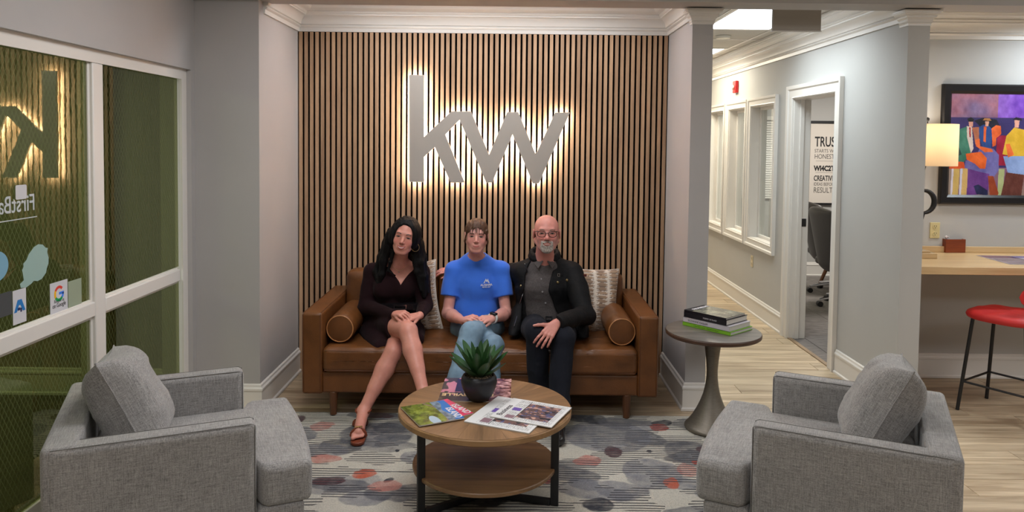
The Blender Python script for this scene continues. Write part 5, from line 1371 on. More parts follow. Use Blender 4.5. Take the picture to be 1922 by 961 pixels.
# ------------------------------------------------------------------ anatomy
def rotm(yaw=0, pitch=0, roll=0):
    m = Matrix.Rotation(R(yaw), 3, 'Z') @ Matrix.Rotation(R(pitch), 3, 'X') @ Matrix.Rotation(R(roll), 3, 'Y')
    B = Matrix(((1, 0, 0), (0, -1, 0), (0, 0, 1)))
    return np.array(m @ B)
def head_ops(male=False):
    w = 1.04 if male else 1.0; j = 1.12 if male else 1.0
    o = [('+', Ell((0, -.014, .036), (.073 * w, .092, .079)), .01),
         ('+', Ell((0, .020, -.006), (.0645 * w, .066, .088)), .02),
         ('+', Ell((0, .040, -.070), (.047 * j, .040, .040)), .025),
         ('+', Ell((0, .062, -.097), (.024 * j, .018, .015)), .015)]
    for s in (-1, 1):
        o += [('+', Cone((s * .054 * j, -.012, -.045), (s * .022, .054, -.092), .020, .016), .02),
              ('+', Ell((s * .036, .054, -.030), (.0205, .020, .022)), .02)]
    o += [('+', Cone((-.034, .073, .026), (.034, .073, .026), .0115, .0115), .014)]
    for s in (-1, 1): o += [('-', Ell((s * .032, .100, .006), (.016, .020, .011)), .010), ('+', Ell((s * .0315, .0655, .004), (.0155, .0150, .0125)), .004)]
    nz = 1.15 if male else 1.0
    o += [('+', Cone((0, .080, .010), (0, .104 * (1.01 if male else 1), -.025), .0075, .0105 * nz), .010)]
    for s in (-1, 1): o += [('+', Ell((s * .0115 * nz, .092, -.031), (.0072, .010, .0068)), .006)]
    o += [('+', Ell((0, .074, -.062), (.028, .018, .020)), .014)]
    for s in (-1, 1):
        o += [('-', Cone((s * .021, .101, -.042), (s * .034, .086, -.060), .0030, .0030), .008)]     # smile fold
        Re = np.array(Matrix.Rotation(R(-18 * s), 3, 'Z'))
        o += [('+', Ell((s * .079 * w, -.006, -.002), (.0075, .017, .030), Re), .007), ('-', Ell((s * .087 * w, .002, .002), (.006, .010, .018), Re), .006)]
    return o
def place(ops, c, Rm, s): return [(m, Local(f, c, Rm, s) if f is not None else None, k * s) for m, f, k in ops]
class Face:
    def __init__(s, ops, c, Rm, sc, root): s.ops = ops; s.c = A3(c); s.R = Rm; s.s = sc; s.root = root
    def surf(s, x, z, y1=.135, y0=.0):
        ys = np.linspace(y1, y0, 160); D = ev(s.ops, x[..., None], ys, z[..., None]); n = D < 0; i = np.argmax(n, -1); i = np.clip(i, 1, 159)
        a = np.take_along_axis(D, (i - 1)[..., None], -1)[..., 0]; b = np.take_along_axis(D, i[..., None], -1)[..., 0]
        return ys[i - 1] + (ys[i] - ys[i - 1]) * np.clip(a / np.where(a - b == 0, 1, a - b), 0, 1)
    def world(s, P): return s.c + (P * s.s) @ s.R.T - np.array(s.root.location)
    def strip(s, name, cx, cz, hw, m, off=.0012, n=18, nv=5, col=None, parent=None):
        """raised ribbon: centre line (cx(t), cz(t)), half width hw(t), t 0..1"""
        t = np.linspace(0, 1, n); v = np.linspace(-1, 1, nv); T, V = np.meshgrid(t, v, indexing='ij')
        X = cx(T); Zc = cz(T); X2 = cx(T + .01); Z2 = cz(T + .01); dx, dz = X2 - X, Z2 - Zc; L = np.sqrt(dx * dx + dz * dz) + 1e-9
        x = X - dz / L * hw(T) * V; z = Zc + dx / L * hw(T) * V; y = s.surf(x, z)
        y = y + off * (1 - V ** 2) - .0006 * np.abs(V) ** 4 - .0006 * (np.abs(T * 2 - 1) ** 8)
        return grid_mesh(name, s.world(np.stack([x, y, z], -1).reshape(-1, 3)).reshape(n, nv, 3), m, parent or s.root, col=col)
    def patch(s, name, x0, z0, rx, rz, colfn, m, off=.0005, n=17, shape=None, parent=None):
        a = np.linspace(-1, 1, n); U, V = np.meshgrid(a, a, indexing='ij')
        vv = V * np.sqrt((1 - U ** 2).clip(0.0)) if shape is None else shape(U, V)
        x = x0 + U * rx; z = z0 + vv * rz; y = s.surf(x, z); y = y + off - .0012 * np.maximum(np.abs(U), np.abs(V)) ** 6
        c = colfn(U * rx, vv * rz)
        return grid_mesh(name, s.world(np.stack([x, y, z], -1).reshape(-1, 3)).reshape(n, n, 3), m, parent or s.root, col=c)
M_EYE = mat('eye_surface', (1, 1, 1), .15, vcol='Col', spec=.6)
def eyes(fc, iris=(.05, .03, .02), sq=1.0, brow_m=None, brow_th=.0028, lash_m=None, brow_z=.025, z0=.004):
    for s in (-1, 1):
        def ec(x, z):
            c = np.ones(x.shape + (3,)) * np.array([.30, .25, .235]); q = np.sqrt(x ** 2 + (z - .0005) ** 2)
            c[q < .0068] = iris; c[q < .0032] = (.004, .004, .004); return c
        e = fc.patch('eye', s * .0315, z0, .0135, .0062 * sq, ec, M_EYE, off=.0010)
        tilt = s
        fc.strip('eyelashes', lambda t: s * .0315 + (t * 2 - 1) * .0150, lambda t: z0 + .0066 * sq * np.sqrt((1 - (t * 2 - 1) ** 2).clip(0)) - .0008, lambda t: .0025 * (1 - .6 * np.abs(t * 2 - 1) ** 2), lash_m, off=.0022, n=14)
        fc.strip('eyebrow', lambda t: s * (.0155 + t * .033), lambda t: brow_z + .006 * np.sin(t * PI * .75) - .003 * t ** 2, lambda t: brow_th * (1 - .65 * t ** 2), brow_m, off=.0022, n=16)
def nostril_shades(fc, m, k=1.0):  # shade inside each nostril laid on the nose as a dark patch, no hole
    for s in (-1, 1): fc.patch('nostril_shade', s * .0065 * k, -.0365, .0030, .0018, lambda x, z: np.ones(x.shape + (3,)) * .01, m, off=.0009, n=7)
def hand_ops(w, d, n, side, curl=(20, 25, 20), thumb=(35, 10, 10), s=1.0, spread=4.0, curls=None, tn=.25):
    """w wrist, d to the knuckles, n back of the hand, side towards the thumb"""
    w = Vector(w); d = Vector(d).normalized(); n = Vector(n); n = (n - d * n.dot(d)).normalized(); t = d.cross(n); t = t if t.dot(Vector(side)) > 0 else -t
    o = []; lat = (.030, .0105, -.0100, -.0285); ln = (.95, 1.0, .94, .76); kf = (.082, .086, .081, .073)
    for i in range(4):
        K = w + (d * kf[i] + t * lat[i]) * s; B = w + (d * .008 + t * lat[i] * .55) * s
        o.append(('+', Cone(B, K, .0155 * s, .0105 * s), .010 * s))
        c = (curls[i] if curls else curl); ang = 0; p = K; sp = R((1.5 - i) * spread); dd = d * math.cos(sp) + t * math.sin(sp)
        for j, L_ in enumerate((.044, .027, .021)):
            ang += R(c[j]); v = dd * math.cos(ang) - n * math.sin(ang); q = p + v * L_ * ln[i] * s
            r0 = (.0090, .0080, .0072)[j] * s * (.94 if i == 3 else 1); r1 = (.0080, .0072, .0058)[j] * s * (.94 if i == 3 else 1)
            o.append(('+', Cone(p, q, r0, r1), .0035 * s if j else .006 * s)); p = q
    p = w + (d * .022 + t * .020 - n * .004) * s; a = R(thumb[0])
    for j, (L_, r0, r1) in enumerate(((.044, .0145, .0112), (.032, .0105, .0092), (.026, .0092, .0070))):
        v = (d * math.cos(a) + t * math.sin(a)) - n * (tn + .12 * j); v.normalize(); q = p + v * L_ * s
        o.append(('+', Cone(p, q, r0 * s, r1 * s), .009 * s if j == 0 else .004 * s)); p = q; a -= R(thumb[1])
    return o
def limb(a, b, c, ra, rb, rc, bulge=0.0, bdir=(0, 1, 0), k=.02, mid=None):
    """two tapered segments with a muscle swelling on the second"""
    a, b, c = Vector(a), Vector(b), Vector(c); o = [('+', Cone(a, b, ra, rb), k), ('+', Cone(b, c, rb * .96, rc), k)]
    if bulge: 
        bd = Vector(bdir); p = b.lerp(c, .30) + bd * bulge * .3; q = b.lerp(c, .14) + bd * bulge * .15
        o.append(('+', Cone(q, p, rb * .80, rb * .92), .03)); o.append(('+', Cone(p, b.lerp(c, .62), rb * .92, rc * 1.05), .03))
    return o
M_SKIN = mat('skin', (1, 1, 1), .42, vcol='Col', sss=.12, spec=.35, noise=.06, nscale=60)
def skin_col(base, fc, blush=.12, extra=None):
    def f(P):
        c = np.ones((len(P), 3)) * np.array(base)
        L = (P - fc.c) @ fc.R / fc.s; x, y, z = L[:, 0], L[:, 1], L[:, 2]
        for s in (-1, 1):
            g = np.exp(-(((x - s * .040) / .02) ** 2 + ((z + .024) / .017) ** 2)) * (y > .03) * blush * 2; c *= 1 + g[:, None] * np.array([.10, -.35, -.30])
        g = np.exp(-((x / .012) ** 2 + ((z + .026) / .012) ** 2)) * (y > .08) * blush * 1.5; c *= 1 + g[:, None] * np.array([.08, -.30, -.25])
        n = noise3(P[:, 0] + 3, P[:, 1] + 3, P[:, 2] + 3, 30, 3)[:, None]; c *= 1 + (n - .5) * np.array([.08, .14, .14])
        if extra: c = extra(c, x, y, z, P)
        return c.clip(0, 1)
    return f
def person(label, loc):
    return thing('person', label, 'person', loc)
def wrinkle(amp, fx=(14, 14, 6), seed=1, amp2=0.0):
    def f(X, Y, Z):
        a = noise3(X * fx[0] / 10 + 5, Y * fx[1] / 10 + 5, Z * fx[2] / 10 + 5, 10, seed) - .5
        r = a * amp * 2
        if amp2: r = r + (np.abs(noise3(X * fx[0] / 10 + 9, Y * fx[1] / 10 + 2, Z * fx[2] / 10 + 7, 19, seed + 5) - .5) - .2) * amp2
        return r
    return ('d', Fn(f, (0, 0, 0), (0, 0, 0)), 0)
# ================================================================== woman in the dark dress (left on the sofa)
def woman_dark():
    root = person('woman with long black hair in dark burgundy dress at left on the sofa', (-.76, 4.86, 0))
    hc = W(760, 444, 4.70); Rm = rotm(0, 4, 0); Rm = np.array(Matrix.Rotation(R(-0), 3, 'Z')) @ rotm(yaw=0, pitch=-1, roll=0)
    # roll about the view axis: top of the head leans to image right
    Rm = np.array(Matrix.Rotation(R(12), 3, 'Y')) @ Rm
    sc = 1.0; ho = head_ops(False); fc = Face(ho, hc, Rm, sc, root)
    neck, nb = W(753, 476, 4.76), W(747, 498, 4.84)
    chest, waist, pel = W(743, 530, 4.86), W(738, 576, 4.88), W(736, 606, 4.90)
    shL, shR = W(700, 511, 4.87), W(789, 511, 4.87); elL, elR = W(686, 576, 4.80), W(797, 574, 4.80); wrL, wrR = W(741, 591, 4.56), W(788, 592, 4.56)
    hiL, hiR = W(712, 604, 4.86), W(762, 606, 4.86)
    knT, anT = W(766, 621, 4.40), W(795, 738, 4.16)        # upper, crossing leg
    knB, anB = W(738, 660, 4.43), W(682, 771, 4.26)        # lower leg standing on the floor
    body = place(ho, hc, Rm, sc)
    body += [('+', Cone(neck + Vector((0, .02, .03)), nb, .048, .056), .025), ('+', Loft(nb + Vector((0, 0, -.01)), chest, .075, .06, .145, .095), .04), ('+', Loft(chest, waist, .145, .10, .120, .085), .04), ('+', Loft(waist, pel, .12, .09, .165, .11), .04)]
    body += [('+', Cone(nb, shL, .045, .047), .04), ('+', Cone(nb, shR, .045, .047), .04)]
    for sx in (-1, 1): body += [('+', Ell(chest + Vector((sx * .066, -.075, -.030)), (.062, .055, .060)), .025)]
    for p, q, r in ((shL, elL, wrL), (shR, elR, wrR)): body += limb(p, q, r, .045, .037, .025, k=.02)
    body += limb(hiL, knT, anT, .088, .055, .033, .05, (0, .35, -.6), k=.02)
    body += limb(hiR, knB, anB, .088, .054, .033, .05, (0, .6, -.2), k=.012)
    body += [('+', Ell(knT + Vector((0, -.012, -.012)), (.046, .046, .050)), .02), ('+', Ell(knB + Vector((0, -.012, -.01)), (.044, .044, .05)), .02)]
    # hands folded on the knee
    hR = hand_ops(wrR + Vector((-.006, -.01, 0)), W(752, 598, 4.44) - wrR, (-.15, -.55, .8), (0, -.5, .5), curl=(12, 14, 12), thumb=(30, 8, 8), s=.92)
    hL = hand_ops(wrL + Vector((.004, -.016, .012)), W(778, 590, 4.42) - wrL, (.1, -.45, .85), (0, -.5, .5), curl=(28, 32, 22), thumb=(28, 10, 8), s=.92)
    # feet: floor foot pitched down in the sandal, free foot pointing forwards
    ball = WZ(673, 814, .050); toe = ball + Vector((.006, -.062, -.004))
    heel = anB + Vector((-.012, .036, -.044))
    body += [('+', Cone(anB, heel, .033, .029), .02), ('+', Cone(anB + Vector((0, -.01, -.01)), ball + Vector((0, 0, .012)), .034, .027), .02), ('+', Cone(heel, ball, .026, .024), .02)]
    fd = (toe - ball).normalized(); fs = Vector((fd.y, -fd.x, 0)).normalized()
    for i in range(5):
        a = ball + fs * (-.026 + i * .013) + Vector((0, 0, .004)); L_ = (.050, .046, .040, .034, .028)[i if fs.x < 0 else 4 - i] if False else (.030 + .006 * i if i < 4 else .058)
        body.append(('+', Cone(a, a + fd * L_ * .9 + Vector((0, 0, -.006)), .011 if i < 4 else .013, .0085 if i < 4 else .0115), .005))
    tb = anT + Vector((.035, -.11, -.075)); body += [('+', Cone(anT, tb, .032, .027), .02), ('+', Cone(anT + Vector((.005, .035, -.035)), tb, .027, .022), .02), ('+', Cone(tb, tb + Vector((.015, -.055, -.022)), .022, .013), .015)]
    ops = body + hR + hL
    lo, hi = bounds(ops); fine = [[(hc.x - .10, hc.x + .10, .0028), (wrL.x - .02, wrR.x + .02, .0032)], [(hc.y - .12, hc.y + .03, .0028), (4.36, 4.62, .0034)], [(hc.z - .13, hc.z + .13, .0028), (wrL.z - .06, wrL.z + .06, .0032)]]
    base = rgb(206, 142, 126)
    sculpt('body', ops, lo, hi, fine, .0055, M_SKIN, root, skin_col(base, fc, .22))
    # face details
    HB = mat('black_hair', (.004, .0035, .004), .5, spec=.18, noise=.5, nscale=30, nstretch=(6, 6, .6), bump=.4, bscale=40, bstretch=(8, 8, .5))
    DK = mat('dark_lash_nostril_shade', (.012, .008, .008), .5); LIP = mat('rose_lips', rgb(168, 74, 76), .35, spec=.5); TEETH = mat('teeth', rgb(214, 200, 190), .4)
    eyes(fc, sq=.62, brow_m=DK, lash_m=DK, brow_th=.0031, brow_z=.0235)
    nostril_shades(fc, DK)
    fc.strip('teeth', lambda t: (t * 2 - 1) * .0240, lambda t: -.0620 + .0095 * (t * 2 - 1) ** 2, lambda t: .0046 * (1 - .75 * (t * 2 - 1) ** 2), TEETH, off=.0008)
    fc.strip('upper_lip', lambda t: (t * 2 - 1) * .0280, lambda t: -.0560 + .0080 * (t * 2 - 1) ** 2, lambda t: .0034 * (1 - .7 * (t * 2 - 1) ** 2), LIP, off=.0028)
    fc.strip('lower_lip', lambda t: (t * 2 - 1) * .0265, lambda t: -.0695 + .0190 * (t * 2 - 1) ** 2, lambda t: .0044 * (1 - .7 * (t * 2 - 1) ** 2), LIP, off=.0030)
    # hair
    hl = [('+', Ell((0, -.020, .040), (.088, .104, .092)), .01), ('+', Ell((-.055, -.01, .0), (.045, .07, .075)), .03), ('+', Ell((.055, -.01, .0), (.045, .07, .075)), .03), ('-', Ell((-.002, .118, -.010), (.0665, .105, .106)), .012)]
    H = place(hl, hc, Rm, sc)
    def lock(pts, r0, r1, k=.02):
        n = len(pts)
        return [('+', Cone(pts[i], pts[i + 1], r0 + (r1 - r0) * i / (n - 1), r0 + (r1 - r0) * (i + 1) / (n - 1)), k) for i in range(n - 1)]
    H += lock([W(734, 440, 4.74), W(727, 466, 4.76), W(720, 490, 4.76), W(716, 515, 4.755), W(712, 538, 4.76)], .034, .016) + lock([W(736, 436, 4.80), W(727, 456, 4.80), W(716, 482, 4.80), W(706, 510, 4.80), W(712, 546, 4.755)], .036, .014) + lock([W(738, 470, 4.74), W(733, 492, 4.735), W(728, 508, 4.74), W(742, 517, 4.735)], .014, .003, .01)
    H += lock([W(780, 440, 4.75), W(783, 466, 4.77), W(789, 492, 4.77), W(795, 520, 4.765), W(796, 556, 4.76)], .032, .016) + lock([W(779, 438, 4.80), W(787, 458, 4.80), W(794, 482, 4.80), W(798, 515, 4.79), W(803, 548, 4.775)], .034, .012) + lock([W(776, 480, 4.76), W(782, 510, 4.75), W(790, 545, 4.745)], .018, .008)
    H += [('+', Loft(W(757, 455, 4.86), W(755, 510, 4.93), .10, .05, .11, .04), .03)]
    H += [('d', Fn(lambda X, Y, Z: (noise3(X * 3.2 + .05 * np.sin(Z * 16) + 5, Y * 3.2 + 5, Z * .22 + 5, 30, 9) - .5) * .0065, (0, 0, 0), (0, 0, 0)), 0)]
    lo, hi = bounds(H); sculpt('hair', H, lo, hi, None, .0034, HB, root)
    # dress
    M_D = mat('dark_burgundy_jersey', rgb(31, 13, 17), .9, spec=.15, sheen=.02, noise=.15, nscale=12, bump=.1, bscale=300)
    o = [('+', Loft(W(746, 502, 4.85), chest, .085, .070, .158, .112), .03), ('+', Loft(chest, waist, .158, .112, .132, .100), .04), ('+', Loft(waist, pel, .132, .102, .178, .128), .04)]
    for sx in (-1, 1): o += [('+', Ell(chest + Vector((sx * .064, -.078, -.030)), (.070, .063, .068)), .025)]
    o += [('+', Cone(W(735, 503, 4.86), shL, .046, .060), .03), ('+', Cone(W(762, 503, 4.86), shR, .046, .060), .03)]
    for p, q, r in ((shL, elL, wrL), (shR, elR, wrR)):
        e = (r - q).normalized(); o += [('+', Cone(p, q, .058, .052), .02), ('+', Clip(Cone(q, r, .050, .033), (r, e)), .02)]
    kk = hiL.lerp(knT, .66); e = (knT - hiL).normalized(); e2 = Vector((e.x, e.y, e.z + .3))
    o += [('+', Clip(Cone(hiL, kk, .100, .082), (kk, e2)), .02)]
    k2 = hiR.lerp(knB, .62); eb = (knB - hiR).normalized(); o += [('+', Clip(Cone(hiR, k2, .100, .082), (k2, eb)), .02)]
    o += [('+', Cone(W(700, 625, 4.80), W(714, 652, 4.50), .085, .050), .03), ('+', Cone(W(778, 622, 4.75), W(783, 636, 4.54), .07, .045), .02)]
    vb = W(752, 536, 4.74)
    vx0, vz = vb.x, vb.z; cv = W(747, 497, 4.8)
    V1 = [(vx0, vz), (W(781, 500, 4.8).x, W(781, 497, 4.8).z), (W(778, 470, 4.8).x, W(778, 470, 4.8).z), (W(722, 470, 4.8).x, W(722, 470, 4.8).z), (W(731, 497, 4.8).x, W(731, 500, 4.8).z)]
    o += [('-', PolyY(V1, 4.86), .006), ('-', Cone(nb + Vector((0, 0, .03)), nb + Vector((0, -.03, .1)), .062, .09), .01)]
    o += [wrinkle(.0045, (10, 10, 16), 4, .004)]
    lo, hi = bounds(o); sculpt('dress', o, lo, hi, None, .0052, M_D, root)
    # belt buckle, necklace, earring, watch, ring
    bc_ = W(752, 575, 4.74); M_G = mat('gold_metal', (.75, .55, .28), .3, metal=1.0); M_PAT = mat('black_patent_leather', (.012, .01, .012), .2)
    b = MB(); loc = lambda p: Vector(p) - root.location
    q = [loc(W(x_, 575, 4.765 - .020 * (1 - ((x_ - 752) / 40) ** 2))) for x_ in (716, 725, 735, 745, 755, 765, 775, 788)]
    b = MB()
    for i in range(len(q) - 1):
        a_, c_ = q[i], q[i + 1]; b.add([a_ + Vector((0, -.012, -.020)), c_ + Vector((0, -.012, -.020)), c_ + Vector((0, -.012, .020)), a_ + Vector((0, -.012, .020)), a_ + Vector((0, .03, -.020)), c_ + Vector((0, .03, -.020)), c_ + Vector((0, .03, .020)), a_ + Vector((0, .03, .020))], [(0, 1, 2, 3), (4, 7, 6, 5), (0, 4, 5, 1), (3, 2, 6, 7)])
    bl = b.build('belt', M_PAT, root)
    c = loc(bc_) + Vector((0, -.028, 0)); b = MB(); b.sweep2d([(c.x - .042, c.z - .016), (c.x - .042, c.z + .016), (c.x + .042, c.z + .016), (c.x + .042, c.z - .016)], [(0, 0), (0, .006), (-.007, .006), (-.007, 0)], lambda u, v, w: (u, c.y - w + .01, v), closed=True); b.build('buckle', M_CHROME, bl)
    ec = fc.world(np.array([[.082, .012, -.052]]))[0]; b = MB(); b.tube([(ec[0] + .024 * math.sin(a), ec[1] + .006 * math.sin(a), ec[2] + .026 * math.cos(a)) for a in np.linspace(0, 2 * PI, 28, endpoint=False)], .0013, 6, closed=True); b.build('hoop_earring', M_G, root)
    pts_ = [loc(W(733, 497, 4.775)), loc(W(742, 504, 4.752)), loc(W(749, 508.5, 4.738)), loc(W(757, 505, 4.745)), loc(W(768, 495, 4.77))]
    b = MB(); b.tube([p_ + Vector((0, -.006, 0)) for p_ in pts_], .0009, 5); nk = b.build('necklace', M_G, root); b = MB(); pp = pts_[2] + Vector((0, -.010, -.006)); b.lathe([(0, -.005), (.004, -.002), (.004, .002), (0, .005)], 12, Matrix.Translation(pp), cap=False); b.build('pendant', M_CHROME, nk)
    # platform sandal on the floor foot
    M_TAN = mat('brown_sandal_leather', rgb(120, 58, 36), .42, noise=.2, nscale=30)
    sd = empty('sandal', (0, 0, 0), 0, root); sd.location = (0, 0, 0); bpy.data.objects.remove(sd)
    fdir = fd.copy(); fdir.z = 0; fdir.normalize(); lat = Vector((-fdir.y, fdir.x, 0))
    so_ = [('+', Clip(Cone(ball + fdir * -.045 + Vector((0, 0, -.026)), ball + fdir * .050 + Vector((0, 0, -.026)), .043, .038), ((0, 0, .0128), (0, 0, -1)), ((0, 0, ball.z - .018), (0, 0, 1))), .004),
           ('+', Clip(Cone(heel + Vector((0, 0, -.030)), ball + Vector((0, 0, -.022)) - fdir * .03, .024, .030), ((0, 0, .0128), (0, 0, -1))), .008),
           ('+', Clip(Cone(heel + Vector((0, 0, -.04)), (heel.x - .030, heel.y - .004, .02), .034, .031), ((0, 0, .0128), (0, 0, -1))), .008)]
    so_ = [(m_, f_, k_) for m_, f_, k_ in so_]
    lo, hi = bounds(so_); sculpt('platform_sandal', so_, lo, hi, None, .003, M_TAN, root)
    b = MB(); b.tube([loc(anB) + Vector((.043 * math.cos(a), .043 * math.sin(a), .004 + .006 * math.sin(a))) for a in np.linspace(0, 2 * PI, 24, endpoint=False)], .0065, 8, closed=True); b.build('ankle_strap', M_TAN, root)
    b = MB(); cb = loc(ball) + fdir * .004; b.tube([cb + lat * .040 * math.cos(a) + Vector((0, 0, -.012 + .042 * math.sin(a))) for a in np.linspace(0, PI, 16)], .010, 8); tp = b.build('toe_strap', M_TAN, root)
    b = MB()
    for i in range(3): b.tube([cb + lat * (-.014 + i * .014) + lat * .007 * math.cos(a) + Vector((0, 0, .0)) + fdir * .007 * math.sin(a) + Vector((0, 0, .042)) for a in np.linspace(0, 2 * PI, 12, endpoint=False)], .0022, 6, closed=True)
    ch = b.build('gold_chain_trim', M_G, tp); ch['kind'] = 'stuff'
    return root

# ================================================================== young woman in the blue t-shirt (middle)
def woman_blue():
    root = person('young woman in blue t-shirt and jeans in the middle of the sofa', (-.235, 4.88, 0))
    hc = W(894.5, 443, 4.78); sc = .94; Rm = np.array(Matrix.Rotation(R(2), 3, 'Y')) @ rotm(yaw=2, pitch=-1)
    ho = head_ops(False); fc = Face(ho, hc, Rm, sc, root)
    neck, nb = W(893, 474, 4.83), W(894, 492, 4.90); chest, waist, pel = W(894, 532, 4.92), W(893, 580, 4.93), W(893, 606, 4.93)
    shL, shR = W(853, 508, 4.91), W(939, 508, 4.91); elL, elR = W(840, 588, 4.84), W(950, 588, 4.84); wrL, wrR = W(871, 603, 4.60), W(923, 598, 4.60)
    hiL, hiR = W(870, 614, 4.88), W(922, 614, 4.88)
    knT, anT = W(884, 625, 4.42), W(852, 735, 4.26); knB, anB = W(925, 648, 4.45), W(918, 786, 4.40)
    body = place(ho, hc, Rm, sc)
    body += [('+', Cone(neck + Vector((0, .02, .03)), nb, .045, .052), .025), ('+', Loft(nb, chest, .08, .055, .135, .085), .04), ('+', Loft(chest, waist, .135, .09, .115, .08), .04), ('+', Loft(waist, pel, .12, .085, .15, .10), .04)]
    body += [('+', Cone(nb, shL, .04, .043), .04), ('+', Cone(nb, shR, .04, .043), .04)]
    for p, q, r in ((shL, elL, wrL), (shR, elR, wrR)): body += limb(p, q, r, .042, .036, .0245, .03, (0, 0, 0), k=.02)
    body += limb(hiL, knB, anB, .078, .05, .035, k=.02) + limb(hiR, knT, anT, .078, .05, .035, k=.012)
    hR = hand_ops(wrR, W(888, 600, 4.47) - wrR, (-.1, -.6, .75), (0, -.4, .6), curl=(22, 30, 20), thumb=(26, 10, 8), s=.90)
    hL = hand_ops(wrL + Vector((0, -.012, .012)), W(908, 592, 4.47) - wrL, (.1, -.5, .8), (0, -.4, .6), curl=(26, 36, 24), thumb=(26, 10, 8), s=.90)
    for an in (anT, anB): body += [('+', Cone(an, an + Vector((0, -.09, -.055 if an is anB else -.06)), .033, .026), .02), ('+', Cone(an + Vector((0, .02, -.03)), an + Vector((0, -.12, -.065)), .028, .02), .02)]
    ops = body + hR + hL; lo, hi = bounds(ops)
    fine = [[(hc.x - .09, hc.x + .09, .0028), (wrL.x - .02, wrR.x + .02, .0032)], [(hc.y - .11, hc.y + .03, .0028), (4.42, 4.64, .0034)], [(hc.z - .12, hc.z + .12, .0028), (wrL.z - .06, wrL.z + .06, .0032)]]
    sculpt('body', ops, lo, hi, fine, .0055, M_SKIN, root, skin_col(rgb(216, 156, 144), fc, .20))
    DK = mat('brown_lash_nostril_shade', (.03, .016, .010), .5); LIP = mat('soft_pink_lips', rgb(180, 96, 92), .4); BR = mat('brown_brow', (.06, .032, .018), .7)
    eyes(fc, sq=.80, brow_m=BR, lash_m=DK, brow_th=.0029, brow_z=.022); nostril_shades(fc, DK)
    fc.strip('upper_lip', lambda t: (t * 2 - 1) * .0270, lambda t: -.0600 + .0060 * (t * 2 - 1) ** 2, lambda t: .0024 * (1 - .8 * (t * 2 - 1) ** 2), LIP, off=.0022)
    fc.strip('lower_lip', lambda t: (t * 2 - 1) * .0225, lambda t: -.0655 + .0085 * (t * 2 - 1) ** 2, lambda t: .0030 * (1 - .8 * (t * 2 - 1) ** 2), LIP, off=.0028)
    HB = mat('light_brown_hair', rgb(84, 56, 40), .45, spec=.4, noise=.6, nscale=26, nstretch=(6, 3, 1), bump=.4, bscale=40, bstretch=(8, 3, 2))
    hl = [('+', Ell((0, -.018, .038), (.081, .102, .086)), .01), ('+', Ell((0, -.085, .0), (.055, .035, .05)), .03), ('-', Ell((0, .120, -.030), (.062, .110, .098)), .008), ('-', Ell((.09, .02, -.05), (.03, .05, .05)), .01), ('-', Ell((-.09, .02, -.05), (.03, .05, .05)), .01), ('-', Ell((0, 0, -.12), (.12, .12, .07)), .02)]
    for s_ in (-1, 1):
        hl += [('+', Cone((s_ * .066, .040, .040), (s_ * .080, .020, -.035), .008, .005), .01), ('+', Cone((s_ * .080, .020, -.035), (s_ * .078, .018, -.095), .005, .003), .01)]
    H = place(hl, hc, Rm, sc) + [('d', Fn(lambda X, Y, Z: (noise3(X * 3 + 5, Y * 1.2 + 5, Z * 1.6 + 5, 26, 4) - .5) * .008, (0, 0, 0), (0, 0, 0)), 0)]
    lo, hi = bounds(H); hr = sculpt('hair', H, lo, hi, None, .003, HB, root)
    rr = random.Random(8); b = MB()
    for i in range(26):
        x0_ = rr.uniform(-.045, .045); x1_ = x0_ * 1.22 + rr.uniform(-.004, .004); zb = .026 - .016 * abs(x0_) / .045 + rr.uniform(-.006, .008)
        ts = np.linspace(0, 1, 7); xx = x0_ + (x1_ - x0_) * ts; zz = .082 + (zb - .082) * ts; yy = fc.surf(xx, zz) + .004
        P = fc.world(np.stack([xx, yy, zz], -1)); b.tube([tuple(p) for p in P], [.0016, .0015, .0014, .0012, .0010, .0008, .0004], 5)
    bg = b.build('fringe', HB, hr); bg['kind'] = 'stuff'
    # t-shirt
    M_T = mat('bright_blue_cotton', rgb(54, 114, 226), .85, sheen=.2, noise=.10, nscale=9, bump=.1, bscale=350)
    o = [('+', Loft(nb + Vector((0, 0, -.005)), chest, .105, .086, .155, .108), .03), ('+', Loft(chest, waist, .155, .108, .148, .108), .05), ('+', Clip(Loft(waist, pel + Vector((0, 0, -.03)), .148, .112, .175, .130), ((0, 0, .475), (0, 0, -1))), .04)]
    o += [('+', Cone(nb + Vector((-.03, 0, -.004)), shL, .048, .062), .03), ('+', Cone(nb + Vector((.03, 0, -.004)), shR, .048, .062), .03)]
    for p, q in ((shL, elL), (shR, elR)):
        e = (q - p).normalized(); c = p.lerp(q, .60); o.append(('+', Clip(Cone(p, p.lerp(q, .62), .064, .064), (c, e)), .02))
        sl = Cone(p.lerp(q, .50), p.lerp(q, .9), .048, .046)
    o += [('-', Cone(nb + Vector((0, -.025, .054)), nb + Vector((0, -.030, .14)), .058, .085), .006)]
    o += [wrinkle(.006, (9, 9, 7), 14, .007)]
    lo, hi = bounds(o); tee = sculpt('t_shirt', o, lo, hi, None, .005, M_T, root)
    loc = lambda p: Vector(p) - root.location
    # collar rib
    M_T2 = mat('blue_rib', rgb(44, 88, 170), .85)
    # chest print
    pc = W(913, 534, 4.795); M_PR = mat('white_shirt_print', rgb(226, 230, 238), .7); lp_ = loc(pc)
    Mx = frame((lp_.x, lp_.y - .002, lp_.z), (1, .28, 0), (0, -.05, 1))
    b = MB(); b.prism([(-.020, .010), (-.004, .040), (.004, .028), (.010, .040), (.012, .030), (.022, .010), (.014, .010), (.006, .022), (.001, .016), (-.006, .026), (-.012, .010)], 0, .0012, Mx); b.build('shirt_emblem', M_PR, tee, smooth=False)
